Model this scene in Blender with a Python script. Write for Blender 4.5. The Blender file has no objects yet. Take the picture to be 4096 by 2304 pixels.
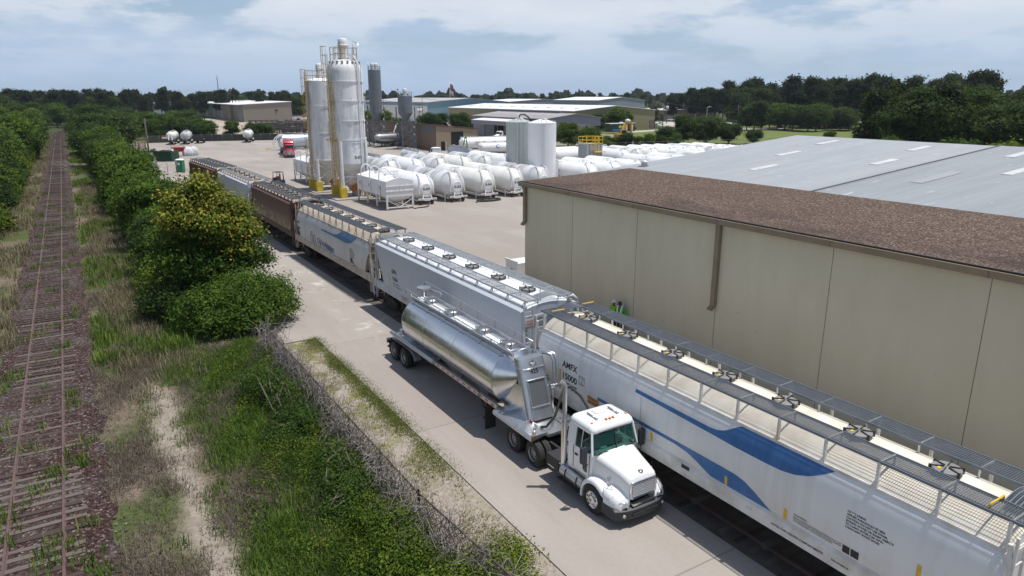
import bpy, bmesh, math, random
import numpy as np
from mathutils import Vector, Matrix
R = math.radians
PI = math.pi
random.seed(7)
rng = np.random.default_rng(11)
sc = bpy.context.scene
col = sc.collection

# ---------------------------------------------------------------- materials
def _nodes(name):
    m = bpy.data.materials.new(name)
    m.use_nodes = True
    nt = m.node_tree
    b = nt.nodes.get('Principled BSDF')
    return m, nt, b

def N(nt, typ, **kw):
    n = nt.nodes.new(typ)
    for k, v in kw.items():
        if k in n.inputs:
            n.inputs[k].default_value = v
        else:
            setattr(n, k, v)
    return n

def ramp(nt, fac, stops):
    r = nt.nodes.new('ShaderNodeValToRGB')
    e = r.color_ramp.elements
    while len(e) < len(stops):
        e.new(0.5)
    for i, (p, c) in enumerate(stops):
        e[i].position = p
        e[i].color = (c[0], c[1], c[2], 1) if not isinstance(c, (int, float)) else (c, c, c, 1)
    nt.links.new(fac, r.inputs[0])
    return r.outputs[0]

def mixc(nt, fac, a, b, typ='MIX'):
    n = nt.nodes.new('ShaderNodeMix')
    n.data_type = 'RGBA'
    n.blend_type = typ
    for sock, v in ((n.inputs[0], fac), (n.inputs[6], a), (n.inputs[7], b)):
        if isinstance(v, (int, float)):
            sock.default_value = v
        elif isinstance(v, tuple):
            sock.default_value = (v[0], v[1], v[2], 1)
        else:
            nt.links.new(v, sock)
    return n.outputs[2]

def math_(nt, op, a, b=0.0):
    n = nt.nodes.new('ShaderNodeMath')
    n.operation = op
    for i, v in enumerate((a, b)):
        if isinstance(v, (int, float)):
            n.inputs[i].default_value = v
        else:
            nt.links.new(v, n.inputs[i])
    return n.outputs[0]

def coords(nt, scale=(1, 1, 1), world=False):
    if world:
        t = nt.nodes.new('ShaderNodeNewGeometry').outputs['Position']
    else:
        t = nt.nodes.new('ShaderNodeTexCoord').outputs['Object']
    mp = nt.nodes.new('ShaderNodeMapping')
    mp.inputs['Scale'].default_value = scale
    nt.links.new(t, mp.inputs[0])
    return mp.outputs[0]

def noise(nt, vec, scale, detail=4, rough=0.55):
    n = nt.nodes.new('ShaderNodeTexNoise')
    n.inputs['Scale'].default_value = scale
    n.inputs['Detail'].default_value = detail
    n.inputs['Roughness'].default_value = rough
    nt.links.new(vec, n.inputs['Vector'])
    return n.outputs['Fac']

def bump(nt, b, h, strength, dist=0.05):
    n = nt.nodes.new('ShaderNodeBump')
    n.inputs['Strength'].default_value = strength
    n.inputs['Distance'].default_value = dist
    nt.links.new(h, n.inputs['Height'])
    nt.links.new(n.outputs[0], b.inputs['Normal'])

_mats = {}
def mat(name, c, rough=0.6, metal=0.0, var=0.25, scale=1.5, c2=None, streak=None, bmp=0.0, spec=0.5, world=False, coat=0.0):
    """plain surface with wear: c varied by noise toward c2; streak=(sx,sy,sz) stretches it"""
    if name in _mats:
        return _mats[name]
    m, nt, b = _nodes(name)
    v = coords(nt, streak or (1, 1, 1), world)
    f = noise(nt, v, scale, 5, 0.6)
    d = c2 or tuple(x * (1 - var) for x in c)
    o = ramp(nt, f, [(0.32, d), (0.62, c)])
    f2 = noise(nt, coords(nt, (1, 1, 1), world), scale * 9, 3, 0.6)
    o = mixc(nt, 0.35 * min(1, var * 2), o, mixc(nt, f2, tuple(x * 0.75 for x in c), tuple(min(1, x * 1.12) for x in c)))
    nt.links.new(o, b.inputs['Base Color'])
    b.inputs['Roughness'].default_value = rough
    b.inputs['Metallic'].default_value = metal
    b.inputs['Specular IOR Level'].default_value = spec
    b.inputs['Coat Weight'].default_value = coat
    b.inputs['Coat Roughness'].default_value = 0.08
    if bmp:
        bump(nt, b, f2, bmp)
    _mats[name] = m
    return m

# ---------------------------------------------------------------- mesh builder
class MB:
    def __init__(s):
        s.v = []; s.f = []; s.m = []; s.s = []
    def add(s, vs, fs, mi=0, sm=False):
        o = len(s.v)
        s.v.extend([tuple(x) for x in vs])
        for f in fs:
            s.f.append([i + o for i in f]); s.m.append(mi); s.s.append(sm)
        return s
    def box(s, x0, y0, z0, x1, y1, z1, mi=0):
        v = [(x, y, z) for z in (z0, z1) for y in (y0, y1) for x in (x0, x1)]
        return s.add(v, [(0, 2, 3, 1), (4, 5, 7, 6), (0, 1, 5, 4), (2, 6, 7, 3), (0, 4, 6, 2), (1, 3, 7, 5)], mi)
    def hexa(s, v, mi=0):
        return s.add(v, [(0, 2, 3, 1), (4, 5, 7, 6), (0, 1, 5, 4), (2, 6, 7, 3), (0, 4, 6, 2), (1, 3, 7, 5)], mi)
    def bar(s, p, q, w=0.05, h=None, mi=0):
        h = h or w
        p = Vector(p); q = Vector(q); d = (q - p)
        if d.length < 1e-6: return s
        d.normalize()
        a = d.cross(Vector((0, 0, 1)))
        if a.length < 1e-3: a = Vector((1, 0, 0))
        a.normalize(); b = a.cross(d)
        a = a * w / 2; b = b * h / 2
        v = [p - a - b, p + a - b, q - a - b, q + a - b, p - a + b, p + a + b, q - a + b, q + a + b]
        return s.hexa(v, mi)
    def cyl(s, p, q, r0, r1=None, n=12, mi=0, caps=True, sm=True):
        r1 = r0 if r1 is None else r1
        p = Vector(p); q = Vector(q); d = (q - p).normalized()
        a = d.cross(Vector((0, 0, 1)))
        if a.length < 1e-3: a = Vector((1, 0, 0))
        a.normalize(); b = d.cross(a)
        v = []
        for c, r in ((p, r0), (q, r1)):
            for i in range(n):
                t = 2 * PI * i / n
                v.append(c + (a * math.cos(t) + b * math.sin(t)) * r)
        s.add(v, [(i, (i + 1) % n, n + (i + 1) % n, n + i) for i in range(n)], mi, sm)
        if caps:
            s.add(v[:n], [tuple(range(n))[::-1]], mi); s.add(v[n:], [tuple(range(n))], mi)
        return s
    def tube(s, pts, r, n=6, mi=0):
        pts = [Vector(p) for p in pts]
        rs = r if isinstance(r, (list, tuple)) else [r] * len(pts)
        prev = None; v = []
        for i, p in enumerate(pts):
            d = (pts[min(i + 1, len(pts) - 1)] - pts[max(i - 1, 0)]).normalized()
            if prev is None:
                a = d.cross(Vector((0, 0, 1)))
                if a.length < 1e-2: a = d.cross(Vector((1, 0, 0)))
            else:
                a = prev - d * prev.dot(d)
            a.normalize(); prev = a; b = d.cross(a)
            for k in range(n):
                t = 2 * PI * k / n
                v.append(p + (a * math.cos(t) + b * math.sin(t)) * rs[i])
        f = []
        for i in range(len(pts) - 1):
            for k in range(n):
                f.append((i * n + k, i * n + (k + 1) % n, (i + 1) * n + (k + 1) % n, (i + 1) * n + k))
        s.add(v, f, mi, n > 4)
        s.add(v[:n], [tuple(range(n))[::-1]], mi); s.add(v[-n:], [tuple(range(n))], mi)
        return s
    def lathe(s, prof, c=(0, 0, 0), n=32, mi=0, sm=True, axis='z'):
        v = []
        for r, z in prof:
            for i in range(n):
                t = 2 * PI * i / n
                x, y = r * math.cos(t), r * math.sin(t)
                if axis == 'z': v.append((c[0] + x, c[1] + y, c[2] + z))
                elif axis == 'y': v.append((c[0] + x, c[1] + z, c[2] + y))
                else: v.append((c[0] + z, c[1] + x, c[2] + y))
        f = []
        for j in range(len(prof) - 1):
            for i in range(n):
                f.append((j * n + i, j * n + (i + 1) % n, (j + 1) * n + (i + 1) % n, (j + 1) * n + i))
        return s.add(v, f, mi, sm)
    def loft(s, rings, mi=0, sm=True, cap=True, closed=True):
        n = len(rings[0]); v = [p for r in rings for p in r]; f = []
        for j in range(len(rings) - 1):
            for i in range(n if closed else n - 1):
                f.append((j * n + i, j * n + (i + 1) % n, (j + 1) * n + (i + 1) % n, (j + 1) * n + i))
        s.add(v, f, mi, sm)
        if cap:
            s.add(rings[0], [tuple(range(n))[::-1]], mi); s.add(rings[-1], [tuple(range(n))], mi)
        return s
    def prism(s, poly, a0, a1, axis='y', mi=0, sm=False):
        def P(u, w, a):
            return {'y': (u, a, w), 'x': (a, u, w), 'z': (u, w, a)}[axis]
        n = len(poly)
        v = [P(u, w, a0) for u, w in poly] + [P(u, w, a1) for u, w in poly]
        s.add(v, [(i, (i + 1) % n, n + (i + 1) % n, n + i) for i in range(n)], mi, sm)
        s.add(v, [tuple(range(n))[::-1], tuple(range(n, 2 * n))], mi)
        return s
    def build(s, name, mats, parent=None, loc=None, smooth_angle=None, label=None, wn=False, bev=0, stuff=False):
        me = bpy.data.meshes.new(name)
        me.from_pydata(s.v, [], s.f)
        mats = mats if isinstance(mats, (list, tuple)) else [mats]
        for m in mats: me.materials.append(m)
        me.polygons.foreach_set('material_index', s.m)
        me.polygons.foreach_set('use_smooth', s.s)
        bm = bmesh.new(); bm.from_mesh(me)
        bmesh.ops.remove_doubles(bm, verts=bm.verts, dist=1e-4)
        bmesh.ops.recalc_face_normals(bm, faces=bm.faces)
        if bev:
            bmesh.ops.bevel(bm, geom=[e for e in bm.edges if e.is_manifold and e.calc_face_angle(0) > 0.5], offset=bev, segments=3, profile=0.5, affect='EDGES', clamp_overlap=True)
            for f in bm.faces: f.smooth = True
        bm.to_mesh(me); bm.free()
        if smooth_angle: me.set_sharp_from_angle(angle=R(smooth_angle))
        o = bpy.data.objects.new(name, me)
        col.objects.link(o)
        if parent: o.parent = parent
        if loc: o.location = loc
        if label: o['label'] = label
        if stuff: o['kind'] = 'stuff'
        if wn or bev:
            md = o.modifiers.new('wn', 'WEIGHTED_NORMAL'); md.keep_sharp = True
        return o

def tag(o, label=None, cat=None, group=None, kind=None):
    for k, v in (('label', label), ('category', cat), ('group', group), ('kind', kind)):
        if v: o[k] = v
    return o
def thing(name, label, cat, loc=(0, 0, 0), rz=0.0, group=None):
    o = bpy.data.objects.new(name, None)
    o.empty_display_size = 0.3
    col.objects.link(o)
    o.location = loc; o.rotation_euler = (0, 0, rz)
    return tag(o, label, cat, group)
def dup(root, loc, rz=0.0, label=None, group=None, scale=None):
    r = root.copy(); col.objects.link(r)
    r.location = loc; r.rotation_euler = (0, 0, rz)
    if scale: r.scale = scale
    if label: r['label'] = label
    if group: r['group'] = group
    for ch in list(root.children):
        c = ch.copy(); col.objects.link(c); c.parent = r
        for g in list(ch.children):
            d = g.copy(); col.objects.link(d); d.parent = c
    return r

_txt = {}
def text_geo(s, size=1.0, sx=1.0):
    """outline text as flat faces in (u, v), baseline at v = 0, starting at u = 0"""
    if s not in _txt:
        cu = bpy.data.curves.new('lettering', 'FONT'); cu.body = s; cu.size = 1.0; cu.offset = 0.026
        o = bpy.data.objects.new('lettering', cu); col.objects.link(o)
        dg = bpy.context.evaluated_depsgraph_get()
        me = bpy.data.meshes.new_from_object(o.evaluated_get(dg))
        vs = [(v.co.x, v.co.y) for v in me.vertices]
        fs = [tuple(p.vertices) for p in me.polygons]
        bpy.data.objects.remove(o); bpy.data.curves.remove(cu); bpy.data.meshes.remove(me)
        _txt[s] = (vs, fs)
    vs, fs = _txt[s]
    return [(u * size * sx, v * size) for u, v in vs], fs
def put_text(mb, s, size, fn, mi=0, sx=1.0, center=False, width=None):
    vs, fs = text_geo(s, size, sx)
    if not vs: return
    w = max(u for u, v in vs)
    k = width / w if width else 1.0
    off = -w * k / 2 if center else 0
    mb.add([fn(u * k + off, v) for u, v in vs], fs, mi)

# ---------------------------------------------------------------- leaves and blades
def quads_obj(name, P, mats, tint=None, parent=None):
    """P: (n, 4, 3) array of quads"""
    n = len(P)
    me = bpy.data.meshes.new(name)
    me.vertices.add(n * 4); me.loops.add(n * 4); me.polygons.add(n)
    me.vertices.foreach_set('co', P.reshape(-1).astype(np.float32))
    me.loops.foreach_set('vertex_index', np.arange(n * 4, dtype=np.int32))
    me.polygons.foreach_set('loop_start', np.arange(0, n * 4, 4, dtype=np.int32))
    me.polygons.foreach_set('loop_total', np.full(n, 4, dtype=np.int32))
    if tint is not None:
        a = me.attributes.new('tint', 'FLOAT', 'FACE')
        a.data.foreach_set('value', tint.astype(np.float32))
    me.materials.append(mats)
    me.update(calc_edges=True)
    o = bpy.data.objects.new(name, me); col.objects.link(o)
    if parent: o.parent = parent
    return o
def leaf_quads(c, nrm, size, aspect=0.62):
    n = len(c)
    r = rng.normal(size=(n, 3))
    u = np.cross(nrm, r); u /= np.linalg.norm(u, axis=1, keepdims=True) + 1e-9
    w = np.cross(nrm, u); w /= np.linalg.norm(w, axis=1, keepdims=True) + 1e-9
    u = u * size[:, None] * 0.5; w = w * size[:, None] * 0.5 * aspect
    bend = nrm * size[:, None] * 0.12
    return np.stack([c - u - bend, c - w + u * 0.15, c + u - bend, c + w + u * 0.15], axis=1)
def leaf_mat(name, c1, c2, c3, trans=0.3, rough=0.55, clump=0.35):
    """leaf colours: per-leaf tint attribute and clump-sized hue noise"""
    m, nt, b = _nodes(name)
    at = nt.nodes.new('ShaderNodeAttribute'); at.attribute_name = 'tint'
    f = noise(nt, coords(nt, (1, 1, 1)), clump, 3)
    oi = nt.nodes.new('ShaderNodeObjectInfo')
    s = math_(nt, 'ADD', math_(nt, 'MULTIPLY', at.outputs['Fac'], 0.55), math_(nt, 'MULTIPLY', f, 0.5))
    s = math_(nt, 'ADD', s, math_(nt, 'MULTIPLY', math_(nt, 'SUBTRACT', oi.outputs['Random'], 0.5), 0.18))
    c = ramp(nt, s, [(0.25, c1), (0.52, c2), (0.8, c3)])
    nt.links.new(c, b.inputs['Base Color'])
    b.inputs['Roughness'].default_value = 0.7
    b.inputs['Specular IOR Level'].default_value = 0.18
    tr = nt.nodes.new('ShaderNodeBsdfTranslucent')
    nt.links.new(mixc(nt, 0.5, c, (0.12, 0.16, 0.02)), tr.inputs[0])
    mx = nt.nodes.new('ShaderNodeMixShader'); mx.inputs[0].default_value = trans
    out = nt.nodes.get('Material Output')
    nt.links.new(b.outputs[0], mx.inputs[1]); nt.links.new(tr.outputs[0], mx.inputs[2])
    nt.links.new(mx.outputs[0], out.inputs['Surface'])
    return m
# ---------------------------------------------------------------- camera, sun, sky
CAM_H = 13.4
HAZE = 0.00009
cam = bpy.data.cameras.new('camera'); camo = bpy.data.objects.new('camera', cam); col.objects.link(camo)
camo.location = (0, 0, CAM_H)
_th, _ps = R(15.357), R(31.880)
_fw = Vector((math.sin(_ps) * math.cos(_th), math.cos(_ps) * math.cos(_th), -math.sin(_th)))
camo.rotation_euler = _fw.to_track_quat('-Z', 'Y').to_euler()
cam.sensor_width = 36; cam.lens = 36 * 2800 / 4096
cam.clip_start = 0.5; cam.clip_end = 12000
sc.camera = camo
SUN = Vector((0.24, -0.15, 1.0)).normalized()
sl = bpy.data.lights.new('sun', 'SUN'); so = bpy.data.objects.new('sun', sl); col.objects.link(so)
sl.energy = 4.7; sl.angle = R(0.53); sl.color = (1.0, 0.955, 0.89)
so.rotation_euler = SUN.to_track_quat('Z', 'Y').to_euler(); so.location = (40, -20, 120)
w = bpy.data.worlds.new('World'); sc.world = w; w.use_nodes = True
nt = w.node_tree; bg = nt.nodes['Background']
sky = nt.nodes.new('ShaderNodeTexSky'); sky.sky_type = 'NISHITA'; sky.sun_disc = False
sky.sun_elevation = math.asin(SUN.z); sky.sun_rotation = math.atan2(SUN.x, SUN.y)
sky.air_density = 1.0; sky.dust_density = 1.2; sky.ozone_density = 1.5; sky.altitude = 30
tc = nt.nodes.new('ShaderNodeTexCoord')
sep = nt.nodes.new('ShaderNodeSeparateXYZ'); nt.links.new(tc.outputs['Generated'], sep.inputs[0])
mp = nt.nodes.new('ShaderNodeMapping'); mp.inputs['Scale'].default_value = (2.6, 2.6, 10); mp.inputs['Location'].default_value = (3.1, 0.4, 1.7)
nt.links.new(tc.outputs['Generated'], mp.inputs[0])
mp2 = nt.nodes.new('ShaderNodeMapping'); mp2.inputs['Scale'].default_value = (1.6, 1.6, 15); mp2.inputs['Location'].default_value = (0.3, 4.4, 0.2)
nt.links.new(tc.outputs['Generated'], mp2.inputs[0])
f1 = noise(nt, mp.outputs[0], 2.3, 9, 0.56)
f2 = noise(nt, mp2.outputs[0], 2.1, 5, 0.55)
gate = ramp(nt, sep.outputs[2], [(0.0, 1.0), (0.16, 1.0), (0.45, 0.12), (1.0, 0.1)])
clear = mixc(nt, math_(nt, 'MULTIPLY', gate, 0.30), sky.outputs[0], (4.8, 7.0, 10.2))
elev = math_(nt, 'MULTIPLY', sep.outputs[2], 7.0)
puff = ramp(nt, math_(nt, 'ADD', math_(nt, 'MULTIPLY', f1, 1.0), math_(nt, 'MULTIPLY', elev, 0.09)), [(0.46, 0.0), (0.56, 1.0)])
veil = ramp(nt, f2, [(0.38, 0.0), (0.62, 1.0)])
lit = mixc(nt, f1, (5.3, 6.2, 7.6), (9.6, 9.8, 10.2))
c1 = mixc(nt, math_(nt, 'MULTIPLY', math_(nt, 'MULTIPLY', veil, gate), 0.7), clear, (5.1, 6.3, 8.3))
up = ramp(nt, sep.outputs[2], [(0.0, 0.0), (0.012, 0.12), (0.06, 0.7), (0.10, 1.0)])
c2 = mixc(nt, math_(nt, 'MULTIPLY', puff, math_(nt, 'MULTIPLY', math_(nt, 'MULTIPLY', up, gate), 0.85)), c1, lit)
hz = ramp(nt, sep.outputs[2], [(0.0, 1.0), (0.05, 0.55), (0.11, 0.0)])
c3 = mixc(nt, math_(nt, 'MULTIPLY', hz, 0.75), c2, (4.5, 6.1, 8.3))
nt.links.new(c3, bg.inputs['Color']); bg.inputs['Strength'].default_value = 0.096
sc.view_settings.view_transform = 'Standard'; sc.view_settings.look = 'None'
sc.view_settings.exposure = 0.0; sc.view_settings.gamma = 1.0
sc.render.engine = 'CYCLES'
sc.cycles.max_bounces = 8; sc.cycles.transparent_max_bounces = 12; sc.cycles.use_denoising = True
sc.cycles.sample_clamp_indirect = 6

# thin summer haze over the whole scene
hzm, hnt, hb_ = _nodes('haze_air')
hnt.nodes.remove(hb_)
pv = hnt.nodes.new('ShaderNodeVolumePrincipled'); pv.inputs['Color'].default_value = (0.78, 0.86, 1.0, 1); pv.inputs['Density'].default_value = HAZE; pv.inputs['Anisotropy'].default_value = 0.2
hnt.links.new(pv.outputs[0], hnt.nodes['Material Output'].inputs['Volume'])
tag(MB().box(-5200, -700, -1.2, 5200, 7200, 45).build('haze', hzm), kind='stuff')
# ---------------------------------------------------------------- ground sheets
def sheet(name, poly, z, m, thick=0.0):
    mb = MB()
    n = len(poly)
    if thick:
        mb.prism(poly, z - thick, z, 'z')
    else:
        mb.add([(x, y, z) for x, y in poly], [tuple(range(n))])
    o = mb.build(name, m); o['kind'] = 'structure'
    return o

def ground_mat():
    m, nt, b = _nodes('wild_ground')
    v = coords(nt, (1, 1, 1), True)
    a = noise(nt, v, 0.16, 4); d = noise(nt, v, 0.9, 5, 0.65); e = noise(nt, v, 5.0, 4, 0.7)
    soil = ramp(nt, e, [(0.3, (0.10, 0.075, 0.06)), (0.7, (0.20, 0.16, 0.125))])
    sand = ramp(nt, e, [(0.3, (0.20, 0.17, 0.14)), (0.7, (0.33, 0.29, 0.245))])
    dry = ramp(nt, e, [(0.3, (0.10, 0.08, 0.06)), (0.7, (0.20, 0.165, 0.12))])
    green = ramp(nt, e, [(0.3, (0.045, 0.06, 0.022)), (0.7, (0.095, 0.12, 0.04))])
    c = mixc(nt, ramp(nt, d, [(0.42, 0.0), (0.58, 1.0)]), soil, dry)
    c = mixc(nt, ramp(nt, a, [(0.45, 0.0), (0.55, 1.0)]), c, green)
    # pale trodden path beside the shrubs
    s = nt.nodes.new('ShaderNodeSeparateXYZ'); nt.links.new(v, s.inputs[0])
    wob = math_(nt, 'MULTIPLY', math_(nt, 'SUBTRACT', noise(nt, v, 0.22, 2), 0.5), 2.6)
    px = math_(nt, 'ABSOLUTE', math_(nt, 'SUBTRACT', math_(nt, 'ADD', s.outputs[0], wob), 2.0))
    pm = math_(nt, 'MULTIPLY', ramp(nt, px, [(0.25, 1.0), (0.85, 0.0)]), ramp(nt, math_(nt, 'DIVIDE', s.outputs[1], 100), [(0.16, 1.0), (0.35, 1.0), (0.375, 0.0)]))
    c = mixc(nt, math_(nt, 'MULTIPLY', pm, ramp(nt, d, [(0.30, 0.2), (0.5, 1.0)])), c, sand)
    far = ramp(nt, math_(nt, 'DIVIDE', s.outputs[1], 1000), [(0.15, 0.0), (0.3, 1.0)])
    c = mixc(nt, far, c, mixc(nt, a, (0.03, 0.05, 0.02), (0.07, 0.09, 0.035)))
    nt.links.new(c, b.inputs['Base Color']); b.inputs['Roughness'].default_value = 0.95
    b.inputs['Specular IOR Level'].default_value = 0.1
    bump(nt, b, e, 0.6, 0.08)
    return m
sheet('ground', [(-5000, -600), (5000, -600), (5000, 7000), (-5000, 7000)], -0.06, ground_mat())

def yard_mat():
    m, nt, b = _nodes('yard_concrete')
    v = coords(nt, (1, 1, 1), True)
    s = nt.nodes.new('ShaderNodeSeparateXYZ'); nt.links.new(v, s.inputs[0])
    a = noise(nt, v, 0.045, 4); d = noise(nt, coords(nt, (1.0, 0.35, 1), True), 0.22, 6, 0.62); e = noise(nt, v, 7, 4, 0.7)
    c = ramp(nt, d, [(0.28, (0.235, 0.215, 0.197)), (0.5, (0.31, 0.284, 0.26)), (0.75, (0.375, 0.35, 0.325))])
    c = mixc(nt, ramp(nt, a, [(0.40, 0.0), (0.62, 0.75)]), c, (0.285, 0.25, 0.223))
    c = mixc(nt, 0.22, c, mixc(nt, e, (0.2, 0.175, 0.155), (0.48, 0.435, 0.39)))
    # slab by slab difference
    br = nt.nodes.new('ShaderNodeTexBrick'); nt.links.new(v, br.inputs['Vector'])
    br.inputs['Scale'].default_value = 1.0; br.inputs['Brick Width'].default_value = 9.1; br.inputs['Row Height'].default_value = 12.2
    br.inputs['Mortar Size'].default_value = 0.035; br.inputs['Mortar Smooth'].default_value = 0.3; br.offset = 0.0
    br.inputs['Color1'].default_value = (1.05, 1.05, 1.05, 1); br.inputs['Color2'].default_value = (0.93, 0.92, 0.92, 1); br.inputs['Mortar'].default_value = (0.66, 0.63, 0.60, 1)
    c = mixc(nt, 0.85, c, br.outputs[0], 'MULTIPLY')
    # tyre marks and oily lanes, white pellet dust by the spur
    ty = noise(nt, coords(nt, (0.9, 0.05, 1), True), 1.3, 3)
    c = mixc(nt, math_(nt, 'MULTIPLY', ramp(nt, ty, [(0.55, 0.0), (0.72, 1.0)]), 0.22), c, (0.22, 0.19, 0.175))
    dn = math_(nt, 'ABSOLUTE', math_(nt, 'SUBTRACT', s.outputs[0], 14.4))
    dust = math_(nt, 'MULTIPLY', ramp(nt, math_(nt, 'DIVIDE', dn, 10), [(0.0, 1.0), (0.22, 0.0)]), ramp(nt, noise(nt, v, 0.55, 6, 0.7), [(0.56, 0.0), (0.68, 0.8)]))
    dust = math_(nt, 'MULTIPLY', dust, ramp(nt, math_(nt, 'DIVIDE', s.outputs[1], 100), [(0.27, 0.0), (0.32, 1.0)]))
    c = mixc(nt, dust, c, (0.66, 0.65, 0.64))
    nt.links.new(c, b.inputs['Base Color']); b.inputs['Roughness'].default_value = 0.85
    b.inputs['Specular IOR Level'].default_value = 0.25
    bump(nt, b, e, 0.15, 0.02)
    return m
YARD = [(10.5, -12), (10.5, 38.2), (8.75, 38.2), (9.2, 60), (10.2, 100), (11.5, 140), (12.5, 180), (15, 233.5), (32, 235), (46, 231.5), (70, 226), (118, 214), (118, 176), (96, 170), (112, 140), (152, 126), (152, -12)]
sheet('concrete_yard', YARD, 0.0, yard_mat(), 0.25)

def strip_mat():
    m, nt, b = _nodes('sandy_strip')
    v = coords(nt, (1, 1, 1), True)
    d = noise(nt, v, 0.9, 5, 0.65); e = noise(nt, v, 6, 4, 0.75)
    c = ramp(nt, e, [(0.3, (0.22, 0.185, 0.158)), (0.7, (0.37, 0.325, 0.29))])
    g = ramp(nt, e, [(0.3, (0.10, 0.11, 0.03)), (0.7, (0.22, 0.21, 0.08))])
    s = nt.nodes.new('ShaderNodeSeparateXYZ'); nt.links.new(v, s.inputs[0])
    k = math_(nt, 'MULTIPLY', ramp(nt, d, [(0.46, 0.0), (0.56, 0.8)]), ramp(nt, math_(nt, 'DIVIDE', s.outputs[1], 50), [(0.32, 0.15), (0.55, 1.0)]))
    c = mixc(nt, k, c, g)
    st = nt.nodes.new('ShaderNodeTexVoronoi'); st.inputs['Scale'].default_value = 7; nt.links.new(v, st.inputs[0])
    c = mixc(nt, ramp(nt, st.outputs['Distance'], [(0.05, 0.7), (0.16, 0.0)]), c, (0.47, 0.44, 0.41))
    nt.links.new(c, b.inputs['Base Color']); b.inputs['Roughness'].default_value = 0.95; b.inputs['Specular IOR Level'].default_value = 0.1
    bump(nt, b, e, 0.5, 0.05)
    return m
sheet('sandy_strip', [(7.2, -12), (10.48, -12), (10.48, 38.1), (8.2, 38.1), (7.3, 30)], -0.03, strip_mat())

def ballast_mat():
    m, nt, b = _nodes('ballast_stone')
    v = coords(nt, (1, 1, 1), True)
    vo = nt.nodes.new('ShaderNodeTexVoronoi'); vo.inputs['Scale'].default_value = 13; nt.links.new(v, vo.inputs[0])
    sp = nt.nodes.new('ShaderNodeSeparateXYZ'); nt.links.new(vo.outputs['Color'], sp.inputs[0])
    c = ramp(nt, sp.outputs[0], [(0.05, (0.022, 0.013, 0.013)), (0.5, (0.052, 0.026, 0.025)), (0.86, (0.085, 0.052, 0.05)), (0.99, (0.22, 0.19, 0.18))])
    a = noise(nt, v, 0.35, 5, 0.6)
    c = mixc(nt, ramp(nt, a, [(0.45, 0.0), (0.7, 0.8)]), c, ramp(nt, sp.outputs[1], [(0.1, (0.045, 0.037, 0.037)), (0.8, (0.115, 0.098, 0.095)), (1.0, (0.27, 0.25, 0.24))]))
    nt.links.new(c, b.inputs['Base Color']); b.inputs['Roughness'].default_value = 0.9; b.inputs['Specular IOR Level'].default_value = 0.15
    bump(nt, b, vo.outputs['Distance'], 1.0, 0.06)
    return m
BAL = ballast_mat()
TX = -2.6                                   # main track centre line
def main_x(y):
    return TX if y < 300 else TX + (y - 300) ** 2 / 900.0
mb = MB(); prof = [(-2.55, -0.07), (-1.6, 0.0), (1.6, 0.0), (2.75, -0.07)]
ys = [-5 + 1.0 * i for i in range(130)] + [130 + 6 * i for i in range(52)]
rows = []
for y in ys:
    w_ = [random.uniform(-0.28, 0.28) for _ in prof]
    rows.append([(main_x(y) + px + (w_[i] if i in (0, 3) else 0), y, pz - (0.05 if i in (0, 3) else 0) + random.uniform(-0.015, 0.01)) for i, (px, pz) in enumerate(prof)])
mb.loft(rows, closed=False, cap=False)
tag(mb.build('ballast', BAL), kind='structure')

# ---------------------------------------------------------------- railway track
RUST = mat('rusty_rail', (0.15, 0.092, 0.082), 0.5, 0.2, 0.4, 2.0)
WOODS = [mat('sleeper_grey', (0.135, 0.113, 0.098), 0.9, 0, 0.5, 1.2, streak=(1, 9, 3), bmp=0.4), mat('sleeper_brown', (0.06, 0.043, 0.036), 0.9, 0, 0.5, 1.2, streak=(1, 9, 3), bmp=0.4)]
def rail_mesh(path, h=0.13, z0=0.0):
    mb = MB()
    pr = [(-0.065, z0), (-0.012, z0 + 0.02), (-0.012, z0 + 0.09), (-0.038, z0 + 0.1), (-0.038, z0 + h), (0.038, z0 + h), (0.038, z0 + 0.1), (0.012, z0 + 0.09), (0.012, z0 + 0.02), (0.065, z0)]
    rings = []
    for i, (x, y) in enumerate(path):
        x1, y1 = path[min(i + 1, len(path) - 1)]; x0, y0 = path[max(i - 1, 0)]
        d = math.hypot(x1 - x0, y1 - y0); nx, ny = (y1 - y0) / d, -(x1 - x0) / d
        rings.append([(x + nx * u, y + ny * u, v) for u, v in pr])
    mb.loft(rings, sm=False)
    return mb
def sleeper_mb(x, y, ang, k, z=0.015):
    c, s = math.cos(ang), math.sin(ang); L, W, H = 1.3 + random.uniform(-0.1, 0.12), 0.105 + random.uniform(-0.02, 0.015), 0.04
    ox = random.uniform(-0.09, 0.09); v = []
    for zz in (-0.12, H - 0.02 + random.uniform(-0.012, 0.016)):
        for b in (-W, W):
            for a in (-L, L):
                v.append((x + (a + ox) * c - b * s, y + (a + ox) * s + b * c, zz + z * 0.4))
    return v
trk = thing('railway_track', 'rusty railway track with weathered wooden sleepers running along the weedy clearing', 'railway track', (TX, 15, 0))
ys = [-5 + 4 * i for i in range(110)]
for s in (-0.755, 0.755):
    rail_mesh([(main_x(y) + s - TX, y - 15) for y in ys]).build('rail', RUST, trk)
rest = MB(); y = 13.0; k = 0
while y < 400:
    ang = random.uniform(-0.03, 0.03) + (0 if y < 300 else -math.atan((y - 300) / 450))
    v = sleeper_mb(main_x(y) - TX, y - 15, ang, k)
    buried = random.random() < (0.1 if y < 30 else 0.4)
    if buried: v = [(a, b, c - random.uniform(0.02, 0.045)) for a, b, c in v]
    if k < 99:
        MB().hexa(v).build('sleeper', WOODS[random.random() < (0.3 if y < 34 else 0.65)], trk)
    else:
        rest.hexa(v, int(random.random() < 0.8))
    k += 1; y += 0.53 + random.uniform(-0.05, 0.05)
rest.build('sleeper', WOODS, trk, stuff=True)
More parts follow.
